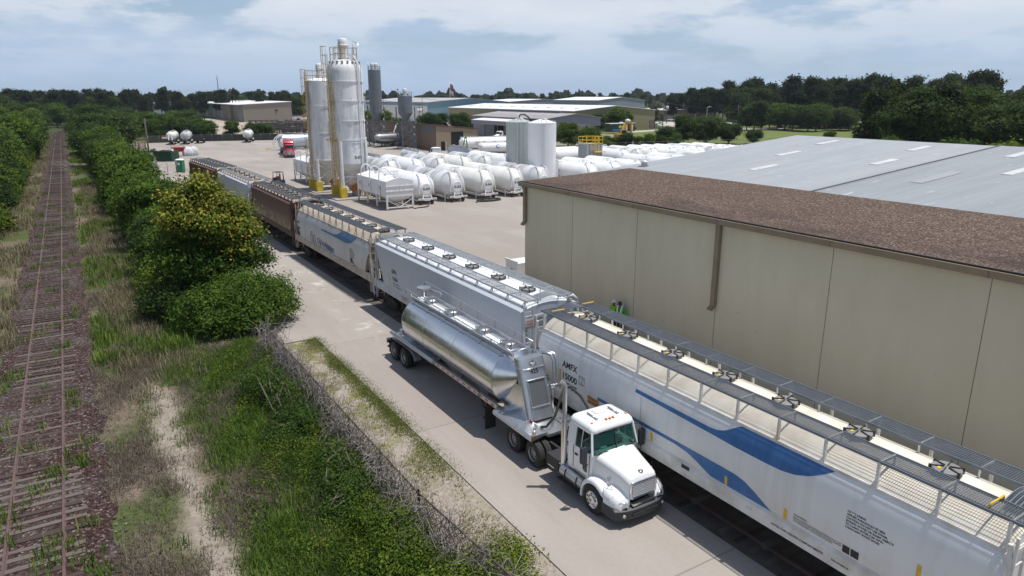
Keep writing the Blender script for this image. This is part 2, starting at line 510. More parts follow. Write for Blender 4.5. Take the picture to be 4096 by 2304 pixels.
# turnout that leads to the loading spur
def spur_x(y):
    if y >= 185: return TX
    if y <= 75: return 17.2
    t = (185 - y) / 110.0
    t = t * t * (3 - 2 * t)
    return TX + (17.2 - TX) * t
spur = thing('spur_track', 'loading spur track curving off under the line of hopper wagons', 'railway track', (17.2, 15, 0))
ys = [0 + 3 * i for i in range(62)]
for s in (-0.755, 0.755):
    rail_mesh([(spur_x(y) + s - 17.2, y - 15) for y in ys], 0.12).build('rail', RUST, spur)
mb = MB()
y = 1.0
while y < 182:
    a = math.atan((spur_x(y + 1) - spur_x(y)) * 1.0)
    mb.hexa(sleeper_mb(spur_x(y) - 17.2, y - 15, -a, 0, -0.02), int(random.random() < 0.5)); y += 0.6
mb.build('sleeper', WOODS, spur, stuff=True)
rows = []
for y in [2 + 3 * i for i in range(60)]:
    rows.append([(spur_x(y) + px, y, 0.012 if abs(px) < 1.5 else 0.004) for px in (-1.55, -1.2, 1.2, 1.55)])
mb = MB(); mb.loft(rows, closed=False, cap=False); tag(mb.build('spur_ballast', mat('dirty_ballast', (0.10, 0.088, 0.08), 0.95, 0, 0.5, 1.2, bmp=0.8, world=True)), kind='structure')
# a second turnout farther along
t2 = thing('branch_track', 'rusty branch track leaving the main line at the far bend', 'railway track', (TX, 250, 0))
for s in (-0.755, 0.755):
    rail_mesh([(s - (y - 210) ** 2 / 420.0, y - 250) for y in range(210, 262, 3)]).build('rail', RUST, t2)
# distant sheets: mown field, lots, road
FIELD = mat('mown_field', (0.115, 0.15, 0.045), 0.95, 0, 0.35, 0.08, c2=(0.16, 0.17, 0.065), world=True, spec=0.1)
LOT = mat('pale_lot', (0.46, 0.43, 0.39), 0.9, 0, 0.2, 0.1, world=True)
sheet('mown_field', [(118, 205), (122, 152), (330, 90), (420, 190), (310, 268), (226, 224), (206, 214), (196, 222)], -0.03, FIELD)
sheet('far_road', [(182, 206), (212, 214), (240, 199), (330, 165), (332, 170), (243, 206), (214, 222), (184, 212)], -0.015, LOT)
sheet('parking_lot', [(228, 236), (255, 222), (300, 262), (262, 290)], -0.015, LOT)
sheet('steel_yard', [(48, 238), (100, 232), (190, 330), (140, 470), (60, 470), (40, 330)], -0.03, mat('steel_yard_dirt', (0.40, 0.34, 0.28), 0.95, 0, 0.35, 0.06, world=True))
sheet('shed_yard', [(93, 172), (150, 150), (168, 196), (150, 262), (84, 240)], -0.02, mat('shed_yard_dirt', (0.25, 0.22, 0.19), 0.95, 0, 0.4, 0.08, world=True))
# ---------------------------------------------------------------- hopper wagons
def side_paint(name, c, dirt, drip=0.5, rust=None, low=None, top=None, rough=0.45):
    """wagon side: paint with vertical drip streaks, grime toward the sill, rust near the eave"""
    m, nt, b = _nodes(name)
    v = coords(nt)
    s = nt.nodes.new('ShaderNodeSeparateXYZ'); nt.links.new(v, s.inputs[0])
    n1 = noise(nt, coords(nt, (1, 1, 0.06)), 2.2, 5, 0.65)
    n2 = noise(nt, v, 0.5, 5, 0.6)
    n3 = noise(nt, coords(nt, (1, 1, 0.15)), 7, 4, 0.7)
    o = mixc(nt, math_(nt, 'MULTIPLY', ramp(nt, n1, [(0.46, 0.0), (0.72, 1.0)]), drip), c, dirt)
    o = mixc(nt, math_(nt, 'MULTIPLY', ramp(nt, n2, [(0.4, 0.0), (0.7, 1.0)]), 0.35 * drip), o, dirt)
    if low:
        zz = math_(nt, 'SUBTRACT', s.outputs[2], math_(nt, 'MULTIPLY', n3, 0.9))
        o = mixc(nt, math_(nt, 'MULTIPLY', ramp(nt, math_(nt, 'DIVIDE', zz, 4), [(low[1], low[2]), (low[3], 0.0)]), ramp(nt, n2, [(0.35, 0.25), (0.6, 1.0)])), o, low[0])
    if rust:
        zz = math_(nt, 'ADD', s.outputs[2], math_(nt, 'MULTIPLY', math_(nt, 'SUBTRACT', n3, 0.5), 0.8))
        k = math_(nt, 'MULTIPLY', ramp(nt, math_(nt, 'DIVIDE', zz, 5), [(rust[1], 0.0), (rust[2], 1.0)]), ramp(nt, noise(nt, v, 0.9, 5, 0.7), [(0.5, 0.0), (0.62, 1.0)]))
        o = mixc(nt, k, o, rust[0])
    nt.links.new(o, b.inputs['Base Color'])
    b.inputs['Roughness'].default_value = rough; b.inputs['Specular IOR Level'].default_value = 0.35
    return m

M_grate = mat('galvanised_grate', (0.17, 0.195, 0.23), 0.6, 0.3, 0.2, 3)
M_grate2 = mat('bright_grate', (0.47, 0.50, 0.53), 0.5, 0.5, 0.2, 3)
M_under = mat('grimy_underframe', (0.045, 0.04, 0.036), 0.85, 0, 0.4, 2)
M_wheel = mat('wagon_wheel_steel', (0.09, 0.06, 0.05), 0.6, 0.4, 0.4, 3)
M_lid = mat('hatch_lid', (0.27, 0.27, 0.27), 0.55, 0.2, 0.35, 4)
M_clamp = mat('dark_hatch_clamp', (0.06, 0.055, 0.05), 0.6, 0.3, 0.3, 5)
M_yel = mat('yellow_paint', (0.72, 0.44, 0.03), 0.55, 0, 0.25, 4)
M_blk = mat('black_lettering', (0.018, 0.018, 0.02), 0.6, 0, 0.2, 4)
M_redtx = mat('red_lettering', (0.45, 0.05, 0.05), 0.6, 0, 0.2, 4)
M_swoosh = mat('blue_swoosh', (0.022, 0.105, 0.30), 0.45, 0, 0.45, 2.2, c2=(0.05, 0.19, 0.42), streak=(1, 1, 0.1))
M_swoosh2 = mat('faded_blue_swoosh', (0.055, 0.15, 0.30), 0.5, 0, 0.35, 2.2, c2=(0.10, 0.21, 0.36), streak=(1, 1, 0.1))

PR_ROUND = [(1.33, 1.40), (1.6, 1.44), (1.9, 1.47), (2.3, 1.495), (2.7, 1.50), (3.05, 1.49), (3.35, 1.455), (3.6, 1.40), (3.8, 1.325), (3.97, 1.23), (4.12, 1.10), (4.26, 0.92), (4.38, 0.70), (4.46, 0.42), (4.49, 0.0)]
PR_FLAT = [(1.33, 1.47), (1.9, 1.50), (2.5, 1.50), (3.2, 1.50), (3.8, 1.50), (4.12, 1.50), (4.14, 1.53), (4.27, 1.53), (4.29, 1.50), (4.40, 1.25), (4.47, 0.95), (4.53, 0.6), (4.56, 0.3), (4.57, 0.0)]
def prof_hw(pr, z):
    for (z0, h0), (z1, h1) in zip(pr, pr[1:]):
        if z0 <= z <= z1: return h0 + (h1 - h0) * (z - z0) / (z1 - z0)
    return pr[0][1] if z < pr[0][0] else pr[-1][1]

_grate = {}
def grate_mesh(L, W, dx, dy, t=0.022, wlong=0.008, wcross=0.008, H=0.02):
    mb = MB()
    n = int(W / dx)
    for i in range(n + 1):
        x = -W / 2 + W * i / n; mb.box(x - wlong / 2, -L / 2, -H, x + wlong / 2, L / 2, 0)
    n = int(L / dy)
    for i in range(n + 1):
        y = -L / 2 + L * i / n; mb.box(-W / 2, y - wcross / 2, -H, W / 2, y + wcross / 2, -0.003)
    return mb

def hatch_parts(root, y, z, mlid, r=0.34, yellow=False):
    """round loading hatch: collar, lid with radial clamp arms and swing bolts"""
    mb = MB(); mb.cyl((0, y, z - 0.08), (0, y, z + 0.10), r, n=20); mb.cyl((0, y, z + 0.10), (0, y, z + 0.15), r * 1.06, r * 0.96, n=20)
    h = mb.build('hatch', mlid, root)
    c = MB()
    for k in range(6):
        a = 2 * PI * k / 6 + 0.2
        p = (r * 1.13 * math.cos(a), y + r * 1.13 * math.sin(a), z + 0.16); q = (0.06 * math.cos(a), y + 0.06 * math.sin(a), z + 0.18)
        c.bar(p, q, 0.024, 0.03); c.bar((p[0] * 0.97, y + (p[1] - y) * 0.97, z + 0.02), (p[0] * 0.97, y + (p[1] - y) * 0.97, z + 0.19), 0.045)
    c.build('clamp', M_clamp, h)
    if yellow:
        MB().box(-r * 0.7, y + 0.05, z + 0.152, -r * 0.35, y + 0.13, z + 0.162).build('tag', M_yel, h)

def bogie_parts(root, y):
    mb = MB()
    for s in (-1, 1):
        x = s * 1.0
        mb.prism([(y - 1.25, 0.55), (y - 1.05, 0.68), (y - 0.4, 0.85), (y + 0.4, 0.85), (y + 1.05, 0.68), (y + 1.25, 0.55), (y + 1.05, 0.36), (y + 0.45, 0.22), (y - 0.45, 0.22), (y - 1.05, 0.36)], x - 0.07, x + 0.07, 'x')
        mb.cyl((x + s * 0.05, y - 0.89, 0.46), (x + s * 0.16, y - 0.89, 0.46), 0.12, n=10); mb.cyl((x + s * 0.05, y + 0.89, 0.46), (x + s * 0.16, y + 0.89, 0.46), 0.12, n=10)
    mb.box(-1.0, y - 0.2, 0.4, 1.0, y + 0.2, 0.75)
    b = mb.build('bogie', M_under, root)
    for dy in (-0.89, 0.89):
        for s in (-1, 1):
            MB().lathe([(0.0, -0.07), (0.3, -0.07), (0.46, -0.05), (0.46, 0.05), (0.49, 0.07), (0.3, 0.07), (0.0, 0.07)], (s * 0.75, y + dy, 0.47), 20, axis='x').build('wheel', M_wheel, b)

def ladder_mb(x, y0, y1, z0, z1, n, mb=None, w=0.06):
    mb = mb or MB()
    for y in (y0, y1): mb.bar((x, y, z0), (x, y, z1), w)
    for i in range(n):
        z = z0 + (z1 - z0) * (i + 0.5) / n; mb.bar((x, y0, z), (x, y1, z), 0.03)
    return mb
def ladder_x(y, x0, x1, z0, z1, n, mb=None, w=0.06):
    mb = mb or MB()
    for x in (x0, x1): mb.bar((x, y, z0), (x, y, z1), w)
    for i in range(n):
        z = z0 + (z1 - z0) * (i + 0.5) / n; mb.bar((x0, y, z), (x1, y, z), 0.03)
    return mb

def decal(mb, fn, top, bot, y0, y1, ny=60, nz=10, mi=0):
    """patch on the wagon side between curves top(y), bot(y)"""
    rows = []
    for i in range(ny + 1):
        y = y0 + (y1 - y0) * i / ny; a, b = bot(y), top(y)
        rows.append([fn(y, a + (b - a) * j / nz) for j in range(nz + 1)])
    mb.loft(rows, mi, True, False, False)
def curve(pts):
    def f(y):
        for (a, u), (b, v) in zip(pts, pts[1:]):
            if min(a, b) <= y <= max(a, b) and a != b:
                t = (y - a) / (b - a); return u + (v - u) * t
        return pts[0][1] if abs(y - pts[0][0]) < abs(y - pts[-1][0]) else pts[-1][1]
    return f

def hopper(name, label, X, Y0, Y1, rz, pr, mside, mroof, mgrate, hatches, cut, board_z=4.72, rail_style='post', mframe=None, mend=None, yellow=False, gdy=0.1):
    """covered hopper wagon lying along y from Y0 (near) to Y1; local y = 0 at its middle"""
    yc = (Y0 + Y1) / 2; L = Y1 - Y0; hl = L / 2
    root = thing(name, label, 'hopper wagon', (X, yc, 0), rz, 'hopper wagons on the spur')
    mframe = mframe or mside; mend = mend or mside
    bl = hl - 0.75                                    # body half length
    zs = [z for z, h in pr]
    # shell
    mb = MB()
    def ring(y, zb, k=1.0, dz=0.0):
        pts = []
        zz = [zb + (z - pr[0][0]) * (pr[-1][0] - zb) / (pr[-1][0] - pr[0][0]) for z in zs]
        zz = [max(z, zb) for z in zs]
        half = [(prof_hw(pr, z) * k, z) for z in zz]
        pts = [(-h, y, z - dz) for h, z in half] + [(h, y, z - dz) for h, z in reversed(half[:-1])]
        return pts
    cy, zc = cut[:2]; cy2, zc2 = cut[2:] if len(cut) > 2 else cut
    st = [(-bl, zc + 0.02, 0.985, 0.05), (-bl + 0.12, zc - 0.05, 1, 0)]
    for i in range(1, 9): st.append((-bl + 0.12 + (cy - 0.12) * i / 8, zc - (zc - 1.86) * (i / 8) , 1, 0))
    n = 26
    for i in range(1, n): st.append((-bl + cy + (2 * bl - cy - cy2) * i / n, 1.86, 1, 0))
    for i in range(8, 0, -1): st.append((bl - 0.12 - (cy2 - 0.12) * i / 8, zc2 - (zc2 - 1.86) * (i / 8), 1, 0))
    st += [(bl - 0.12, zc2 - 0.05, 1, 0), (bl, zc2 + 0.02, 0.985, 0.05)]
    rings = [ring(*s) for s in st]
    m = len(rings[0]); v = [p for r in rings for p in r]; half = m // 2
    fs, fr, fu = [], [], []
    for j in range(len(rings) - 1):
        for i in range(m):
            q = (j * m + i, j * m + (i + 1) % m, (j + 1) * m + (i + 1) % m, (j + 1) * m + i)
            hw = max(abs(v[q[0]][0]), abs(v[q[1]][0])); zt = (v[q[0]][2] + v[q[1]][2]) / 2
            if i == m - 1: fu.append(q)
            elif hw < 1.3 and zt > 4.0: fr.append(q)
            else: fs.append(q)
    mb.add(v, fs, 0, True); mb.add(v, fr, 1, True); mb.add(v, fu, 2, False)
    mb.add(rings[0], [tuple(range(m))[::-1]], 2); mb.add(rings[-1], [tuple(range(m))], 2)
    mb.build('body', [mside, mroof, mend], root, smooth_angle=38)
    # side sills and end frames
    mb = MB()
    for s in (-1, 1):
        mb.prism([(s * 1.40, 1.33), (s * 1.50, 1.36), (s * 1.53, 1.80), (s * 1.47, 1.90), (s * 1.38, 1.88)], -hl + 0.25, hl - 0.25, 'y')
        for i in range(13):
            y = -bl + cy + (2 * bl - 2 * cy) * i / 12
            if pr is PR_FLAT and False: mb.box(s * 1.49, y - 0.04, 1.9, s * 1.52, y + 0.04, 4.1)
    for e in (-1, 1):
        mb.box(-1.45, e * (hl - 0.45) - 0.08, 1.2, 1.45, e * (hl - 0.45) + 0.08, 1.5)
        mb.box(-1.45, e * (bl + 0.02) - 0.05, 3.9, 1.45, e * (bl + 0.02) + 0.05, 4.02)
        for x in (-1.45, 1.45):
            mb.bar((x, e * (hl - 0.4), 1.3), (x, e * (bl + 0.05), 4.3), 0.09)
            mb.bar((x * 0.6, e * (hl - 0.5), 1.3), (x * 0.45, e * (bl - cy * 0.4), 2.4), 0.08)
        mb.box(-0.3, e * (hl - 1.6) - 0.9, 0.75, 0.3, e * (hl - 1.6) + 0.9, 1.2)
    mb.build('underframe', mframe, root)
    # discharge hoppers
    mb = MB(); nh = 5
    for i in range(nh):
        y = -(bl - cy - 0.9) + 2 * (bl - cy - 0.9) * i / (nh - 1); d = (bl - cy) / nh
        mb.hexa([(-1.3, y - d, 1.85), (1.3, y - d, 1.85), (-1.3, y + d, 1.85), (1.3, y + d, 1.85), (-0.25, y - 0.25, 0.5), (0.25, y - 0.25, 0.5), (-0.25, y + 0.25, 0.5), (0.25, y + 0.25, 0.5)])
        mb.cyl((-1.2, y, 0.45), (1.2, y, 0.45), 0.12, n=8)
    mb.build('discharge_hopper', M_under, root)
    for e in (-1, 1):
        bogie_parts(root, e * (hl - 1.75))
        mb = MB(); mb.box(-0.14, e * (hl - 0.4) - 0.3, 0.72, 0.14, e * (hl - 0.4) + 0.3, 0.98); mb.box(-0.2, e * (hl - 0.02) - 0.12, 0.7, 0.2, e * (hl - 0.02) + 0.12, 1.02)
        mb.build('coupler', M_under, root)
    # running boards
    bw = 0.68; bx = 0.89
    for s in (-1, 1):
        g = grate_mesh(2 * bl + 0.25, bw, 0.055 if gdy < 0.12 else 0.085, gdy)
        g.box(-bw / 2 - 0.025, -bl - 0.13, -0.06, -bw / 2, bl + 0.13, 0.012); g.box(bw / 2, -bl - 0.13, -0.06, bw / 2 + 0.025, bl + 0.13, 0.012)
        wb = g.build('walkway', mgrate, root, (s * bx, 0, board_z))
        mb = MB(); npst = 13
        for i in range(npst):
            y = -bl + 0.1 + (2 * bl - 0.2) * i / (npst - 1)
            xo = s * (bx + bw / 2) ; zo = prof_hw_inv(pr, 1.24)
            mb.bar((xo, y, zo - 0.1), (xo, y, board_z - 0.03), 0.07, 0.03 if rail_style != 'post' else 0.07)
            if rail_style != 'post': mb.bar((xo + s * 0.1, y + 0.25, zo - 0.15), (xo, y, board_z - 0.03), 0.03)
            mb.bar((s * (bx - bw / 2), y, board_z - 0.04), (s * (bx + bw / 2), y, board_z - 0.04), 0.05, 0.05)
            mb.bar((s * (bx - bw / 2), y, board_z - 0.04), (s * (bx - bw / 2), y, prof_z(pr, bx - bw / 2) - 0.02), 0.04)
        mb.box(*sorted_box(s * (1.19), -bl + 0.0, zo - 0.04, s * 1.27, bl, zo + 0.05))
        mb.build('walkway_bracket', mframe, root)
    for e in (-1, 1):                                  # arched crossover boards at the ends
        mb = MB(); nseg = 7
        for k in range(7):
            y = e * (bl + 0.05) - e * 0.1 * k
            pts = [(-0.56 + 1.12 * i / nseg, y, board_z + 0.10 * math.sin(PI * i / nseg)) for i in range(nseg + 1)]
            for a, b in zip(pts, pts[1:]): mb.bar(a, b, 0.022, 0.03)
        for i in range(24):
            x = -0.56 + 1.12 * i / 23; z = board_z + 0.10 * math.sin(PI * i / 23)
            mb.bar((x, e * (bl + 0.06), z), (x, e * (bl - 0.56), z), 0.014, 0.03)
        mb.build('crossover_board', mgrate, root)
    # ladders: two per end and a side ladder
    for e in (-1, 1):
        for s in (-1, 1):
            mb = ladder_x(e * (bl + 0.16), s * 0.98, s * 1.44, 0.7, 4.5, 8)
            ladder_mb(s * 1.52, e * (bl + 0.12), e * (bl + 0.55), 0.7, 3.0, 5, mb, 0.045)
            mb.build('ladder', mframe, root)
    for h in hatches: hatch_parts(root, h - yc, 4.50 if pr is PR_ROUND else 4.58, M_lid, yellow=yellow)
    return root, yc
def sorted_box(x0, y0, z0, x1, y1, z1):
    return (min(x0, x1), y0, z0, max(x0, x1), y1, z1)
def prof_z(pr, hw):
    for (z0, h0), (z1, h1) in zip(pr, pr[1:]):
        if h1 <= hw <= h0 and h0 != h1: return z0 + (z1 - z0) * (h0 - hw) / (h0 - h1)
    return pr[-1][0]
prof_hw_inv = prof_z

def side_fn(pr, out=0.006):
    return lambda y, z: (-(prof_hw(pr, z) + out), y, z)
def side_text(root, pr, lines, mats, name='lettering', out=0.008, yc=0.0):
    f = side_fn(pr, out)
    for s, y, z, size, wid, mi in lines:
        mb = MB(); put_text(mb, s, size, lambda u, v, y=y, z=z: f(y - yc - u, z + v), mi, width=wid)
        mb.build(name, mats, root)

# near wagon: white, round sided
W_side = side_paint('white_wagon_side', (0.70, 0.715, 0.725), (0.50, 0.47, 0.41), 0.4, low=((0.47, 0.41, 0.31), 0.30, 0.55, 0.62))
W_roof = mat('cream_wagon_roof', (0.73, 0.69, 0.60), 0.6, 0, 0.2, 1.6, c2=(0.60, 0.53, 0.43))
W_frame = mat('white_wagon_frame', (0.68, 0.685, 0.68), 0.5, 0, 0.3, 1.5, c2=(0.45, 0.40, 0.34))
near, yc = hopper('hopper_wagon', 'white round sided hopper wagon with two bold blue swooshes, nearest of the train', 17.12, 4.6, 23.85, 0, PR_ROUND, W_side, W_roof, M_grate,
                  [21.6, 19.17, 16.76, 14.38, 12.04, 9.7, 7.41], (2.3, 2.95, 1.0, 3.2), yellow=True, mframe=W_frame, gdy=0.06)
f = side_fn(PR_ROUND, 0.006)
mb = MB()
top = curve([(17.0, 3.50), (13.6, 3.47), (13.3, 3.50), (13.05, 3.58), (12.85, 3.70), (12.65, 3.84), (12.45, 3.94), (12.25, 3.97), (10.5, 3.98), (9.35, 3.98)])
bot = curve([(17.0, 3.38), (13.5, 3.30), (12.6, 3.27), (11.4, 3.27), (10.9, 3.29), (10.5, 3.36), (10.1, 3.50), (9.75, 3.70), (9.35, 3.98)])
decal(mb, lambda y, z: f(y - yc, z), top, bot, 17.0, 9.35, 110, 8)
mb.build('blue_swoosh', M_swoosh, near); mb = MB()
top = curve([(19.0, 2.44), (12.9, 2.44), (12.4, 2.43), (12.1, 2.38), (11.75, 2.24), (11.4, 2.05), (11.05, 1.88)])
bot = curve([(19.0, 2.31), (14.9, 2.31), (14.4, 2.26), (14.0, 2.14), (13.6, 1.98), (13.3, 1.875), (11.05, 1.875)])
decal(mb, lambda y, z: f(y - yc, z), top, bot, 19.0, 11.05, 110, 6)
mb.build('blue_swoosh', M_swoosh, near)
L1 = [('AMFX', 21.28, 2.93, 0.36, 0.98, 0), ('15000', 21.28, 2.45, 0.36, 0.98, 0), ('LD LMT 218100', 21.25, 2.24, 0.12, 0.95, 0), ('LT WT  67900', 21.25, 2.06, 0.12, 0.95, 0), ('C', 20.02, 2.60, 0.16, 0.09, 0), ('PLATE', 20.06, 2.79, 0.06, 0.2, 0)]
for i, s in enumerate(['CA 992 LINING', 'APPLIED PARAGOULD 07-2004', 'CAUTION: DO NOT USE STEAM,', 'BOILING WATER OR SHARP OBJECTS', 'TO CLEAN. ENTER CAR WITH', 'CLEAN SOFT SOLED SHOES']):
    L1.append((s, 8.86, 3.13 - 0.088 * i, 0.075, None, 0))
L1 += [('CAUTION:', 10.35, 2.20, 0.07, 0.42, 0), ('BEFORE OPENING DISCHARGE GATES ENSURE THAT TOP', 10.35, 2.12, 0.045, 1.45, 0), ('HATCHES ARE OPEN AND VENTED TO AVOID DAMAGE', 10.35, 2.06, 0.045, 1.45, 0), ('TO THE CAR BODY AND CLEAR OF SPARKS', 10.35, 2.0, 0.045, 1.2, 0)]
L1 += [('CAUTION:', 15.75, 1.60, 0.085, 0.45, 0), ('DO NOT HUMP', 15.2, 1.62, 0.04, 0.5, 0)]
side_text(near, PR_ROUND, L1, [M_blk], yc=yc)
mb = MB()
def sill(y, z): return (-(1.50 + 0.03 * (z - 1.36) / 0.44 + 0.006), y - yc, z)
put_text(mb, 'NOTE: CAR HAS FIVE COMPARTMENTS', 0.095, lambda u, v: sill(11.0 - u, 1.55 + v), width=1.65)
put_text(mb, 'PARA 07-2004 HE', 0.07, lambda u, v: sill(9.1 - u, 1.55 + v), width=0.5)
put_text(mb, 'CA 992', 0.05, lambda u, v: sill(11.9 - u, 1.62 + v), width=0.2)
mb.build('sill_lettering', M_blk, near)
for y, z0, z1 in ((21.42, 1.9, 2.75), (16.05, 1.9, 2.25), (12.75, 1.9, 2.2), (10.62, 1.9, 2.24), (6.95, 2.1, 2.75)):
    mb = MB(); decal(mb, lambda yy, z: side_fn(PR_ROUND, 0.009)(yy - yc, z), lambda q: z1, lambda q: z0, y + 0.05, y - 0.05, 1, 4)
    mb.build('reflector_strip', M_yel, near)
for a, b, z0, z1 in ((8.86, 8.66, 1.95, 2.17), (8.63, 8.41, 1.95, 2.17), (14.55, 14.2, 1.66, 1.80)):
    mb = MB(); decal(mb, lambda yy, z: side_fn(PR_ROUND, 0.008)(yy - yc, z) if z > 1.9 else (-1.536, yy - yc, z), lambda q: z1, lambda q: z0, a, b, 2, 3)
    mb.build('inspection_stencil', M_blk, near)
mb = MB()
for y0, y1, z0, z1 in ((20.16, 20.14, 2.55, 2.90), (19.84, 19.82, 2.55, 2.90), (20.16, 19.82, 2.55, 2.57), (20.16, 19.82, 2.88, 2.90)):
    decal(mb, lambda yy, z: side_fn(PR_ROUND, 0.008)(yy - yc, z), lambda q: z1, lambda q: z0, y0, y1, 2, 3)
mb.build('plate_outline', M_blk, near)
mb = MB(); decal(mb, lambda yy, z: side_fn(PR_ROUND, 0.010)(yy - yc, z), lambda q: 2.30, lambda q: 1.98, 19.62, 18.92, 3, 3)
p_ = mb.build('orange_placard', mat('orange_placard', (0.55, 0.25, 0.03), 0.5, 0, 0.3, 3), near)
mb = MB(); put_text(mb, '800-424-9300', 0.12, lambda u, v: side_fn(PR_ROUND, 0.014)(19.58 - u - yc, 2.02 + v), width=0.6); put_text(mb, 'IN CASE OF EMERGENCY CALL', 0.06, lambda u, v: side_fn(PR_ROUND, 0.014)(19.58 - u - yc, 2.2 + v), width=0.6); mb.build('placard_lettering', M_blk, p_)
for e in (-1, 1):
    y = e * 8.6
    mb = MB(); mb.tube([(0.55, y - e * 0.1, 4.74), (0.55, y - e * 0.1, 4.83), (1.15, y - e * 0.1, 4.83), (1.15, y - e * 0.1, 4.74)], 0.025)
    mb.build('grab_rail', M_yel, near)
    mb = MB(); mb.tube([(-0.55, y - e * 0.3, 4.74), (-0.55, y - e * 0.3, 4.83), (-1.15, y - e * 0.3, 4.83), (-1.15, y - e * 0.3, 4.74)], 0.025)
    mb.build('grab_rail', M_yel, near)
MB().cyl((-0.3, 22.3 - yc, 4.4), (-0.3, 22.3 - yc, 4.68), 0.06, n=8).cyl((-0.3, 22.3 - yc, 4.6), (-0.3, 22.3 - yc, 4.66), 0.11, n=8).build('vent_valve', M_clamp, near)

# second wagon: light grey, flat sided
G_side = side_paint('grey_wagon_side', (0.44, 0.475, 0.52), (0.36, 0.38, 0.40), 0.3)
G_roof = mat('white_wagon_roof', (0.76, 0.78, 0.80), 0.55, 0, 0.15, 1.5)
G_frame = mat('grey_wagon_frame', (0.46, 0.49, 0.53), 0.5, 0, 0.25, 1.5)
gp, yc = hopper('hopper_wagon', 'light grey flat sided hopper wagon with GPFX 11654 lettering, behind the tanker trailer', 17.3, 23.9, 42.75, 0, PR_FLAT, G_side, G_roof, M_grate2,
                [40.09, 37.29, 34.52, 31.82, 29.1, 26.45], (0.5, 2.6, 1.2, 3.95), rail_style='brace', mframe=G_frame, gdy=0.16)
side_text(gp, PR_FLAT, [('GPFX', 39.45, 2.88, 0.36, 0.80, 0), ('11654', 39.40, 2.45, 0.36, 0.86, 0), ('LD LMT  218300 LB', 39.3, 2.24, 0.11, 1.0, 0), ('LT WT    67700 LB 97 TN', 39.3, 2.06, 0.11, 1.3, 0)], [M_blk], yc=yc)
mb = MB()
def sill2(y, z): return (-(1.50 + 0.03 * (z - 1.36) / 0.44 + 0.006), y - yc, z)
for i, (s, y, z, wd) in enumerate([('CAUTION: KEEP CLEAR OF GATES', 38.0, 1.72, 0.9), ('WHEN UNLOADING THIS CAR', 38.0, 1.63, 0.8), ('VENT TOP HATCH FIRST', 38.0, 1.54, 0.7), ('DO NOT HUMP', 35.9, 1.68, 0.5), ('BLUE FLAG', 35.9, 1.58, 0.4)]):
    put_text(mb, s, 0.08, lambda u, v, y=y, z=z: sill2(y - u, z + v), width=wd)
mb.build('red_caution_lettering', M_redtx, gp)
for y, z0, z1 in ((39.75, 1.9, 2.75), (34.9, 1.9, 2.35)):
    mb = MB(); decal(mb, lambda yy, z: side_fn(PR_FLAT, 0.009)(yy - yc - (z - 1.9) * -0.25, z), lambda q: z1, lambda q: z0, y + 0.05, y - 0.05, 1, 4)
    mb.build('reflector_strip', M_yel, gp)
mb = MB(); put_text(mb, 'NO RIDE', 0.13, lambda u, v: (-1.35 + u, -9.425 + 0.75 - 0.17 - 0.05, 3.80 + v), width=0.36); put_text(mb, 'LADDER', 0.13, lambda u, v: (-1.35 + u, -9.425 + 0.75 - 0.22, 3.66 + v), width=0.36)
mb.build('red_sign_lettering', M_redtx, gp)
mb = MB(); mb.box(-1.40, -8.88, 3.6, -0.95, -8.87, 3.96); mb.build('ladder_sign', W_frame, gp)
mb = MB(); mb.tube([(0.95, -8.75, 4.3), (0.95, -8.85, 4.62), (1.1, -8.95, 4.72), (1.3, -9.0, 4.5)], 0.08); mb.build('vent_pipe', G_frame, gp)

# third wagon: dirty white, round sided, graffiti and rust
A_side = side_paint('weathered_white_side', (0.56, 0.565, 0.57), (0.36, 0.345, 0.33), 0.6, rust=((0.22, 0.085, 0.055), 0.70, 0.80), low=((0.34, 0.31, 0.28), 0.32, 0.5, 0.6))
A_frame = mat('weathered_white_frame', (0.50, 0.47, 0.42), 0.6, 0, 0.4, 2.0, c2=(0.25, 0.17, 0.12))
A_end = mat('tan_slope_sheet', (0.36, 0.31, 0.24), 0.7, 0, 0.4, 1.2, c2=(0.22, 0.17, 0.12))
am, yc = hopper('hopper_wagon', 'weathered white hopper wagon with faded blue swoosh, rust streaks and black graffiti', 17.27, 42.85, 60.9, R(0.9), PR_ROUND, A_side, mat('stained_cream_roof', (0.62, 0.56, 0.46), 0.65, 0, 0.35, 1.2, c2=(0.40, 0.32, 0.24)), M_grate,
                [58.03, 55.74, 53.44, 51.14, 48.92, 46.61, 44.34], (0.95, 3.3, 0.9, 3.0), rail_style='brace', mframe=A_frame, mend=A_end, yellow=True)
f = side_fn(PR_ROUND, 0.006); mb = MB()
decal(mb, lambda y, z: f(y, z), curve([(1.7, 3.42), (-1.1, 3.42), (-1.9, 3.55), (-2.5, 3.8), (-3.0, 3.93), (-5.8, 3.95)]), curve([(1.7, 3.31), (-1.4, 3.28), (-3.2, 3.24), (-4.2, 3.26), (-5.0, 3.45), (-5.8, 3.94)]), 1.7, -5.8, 70, 8)
mb.build('blue_swoosh', M_swoosh2, am); mb = MB()
decal(mb, lambda y, z: f(y, z), curve([(2.5, 2.32), (-1.2, 2.36)]), curve([(2.5, 2.22), (1.0, 2.16), (0.0, 1.96), (-1.2, 1.95)]), 2.5, -1.2, 30, 4)
mb.build('blue_swoosh', M_swoosh2, am)
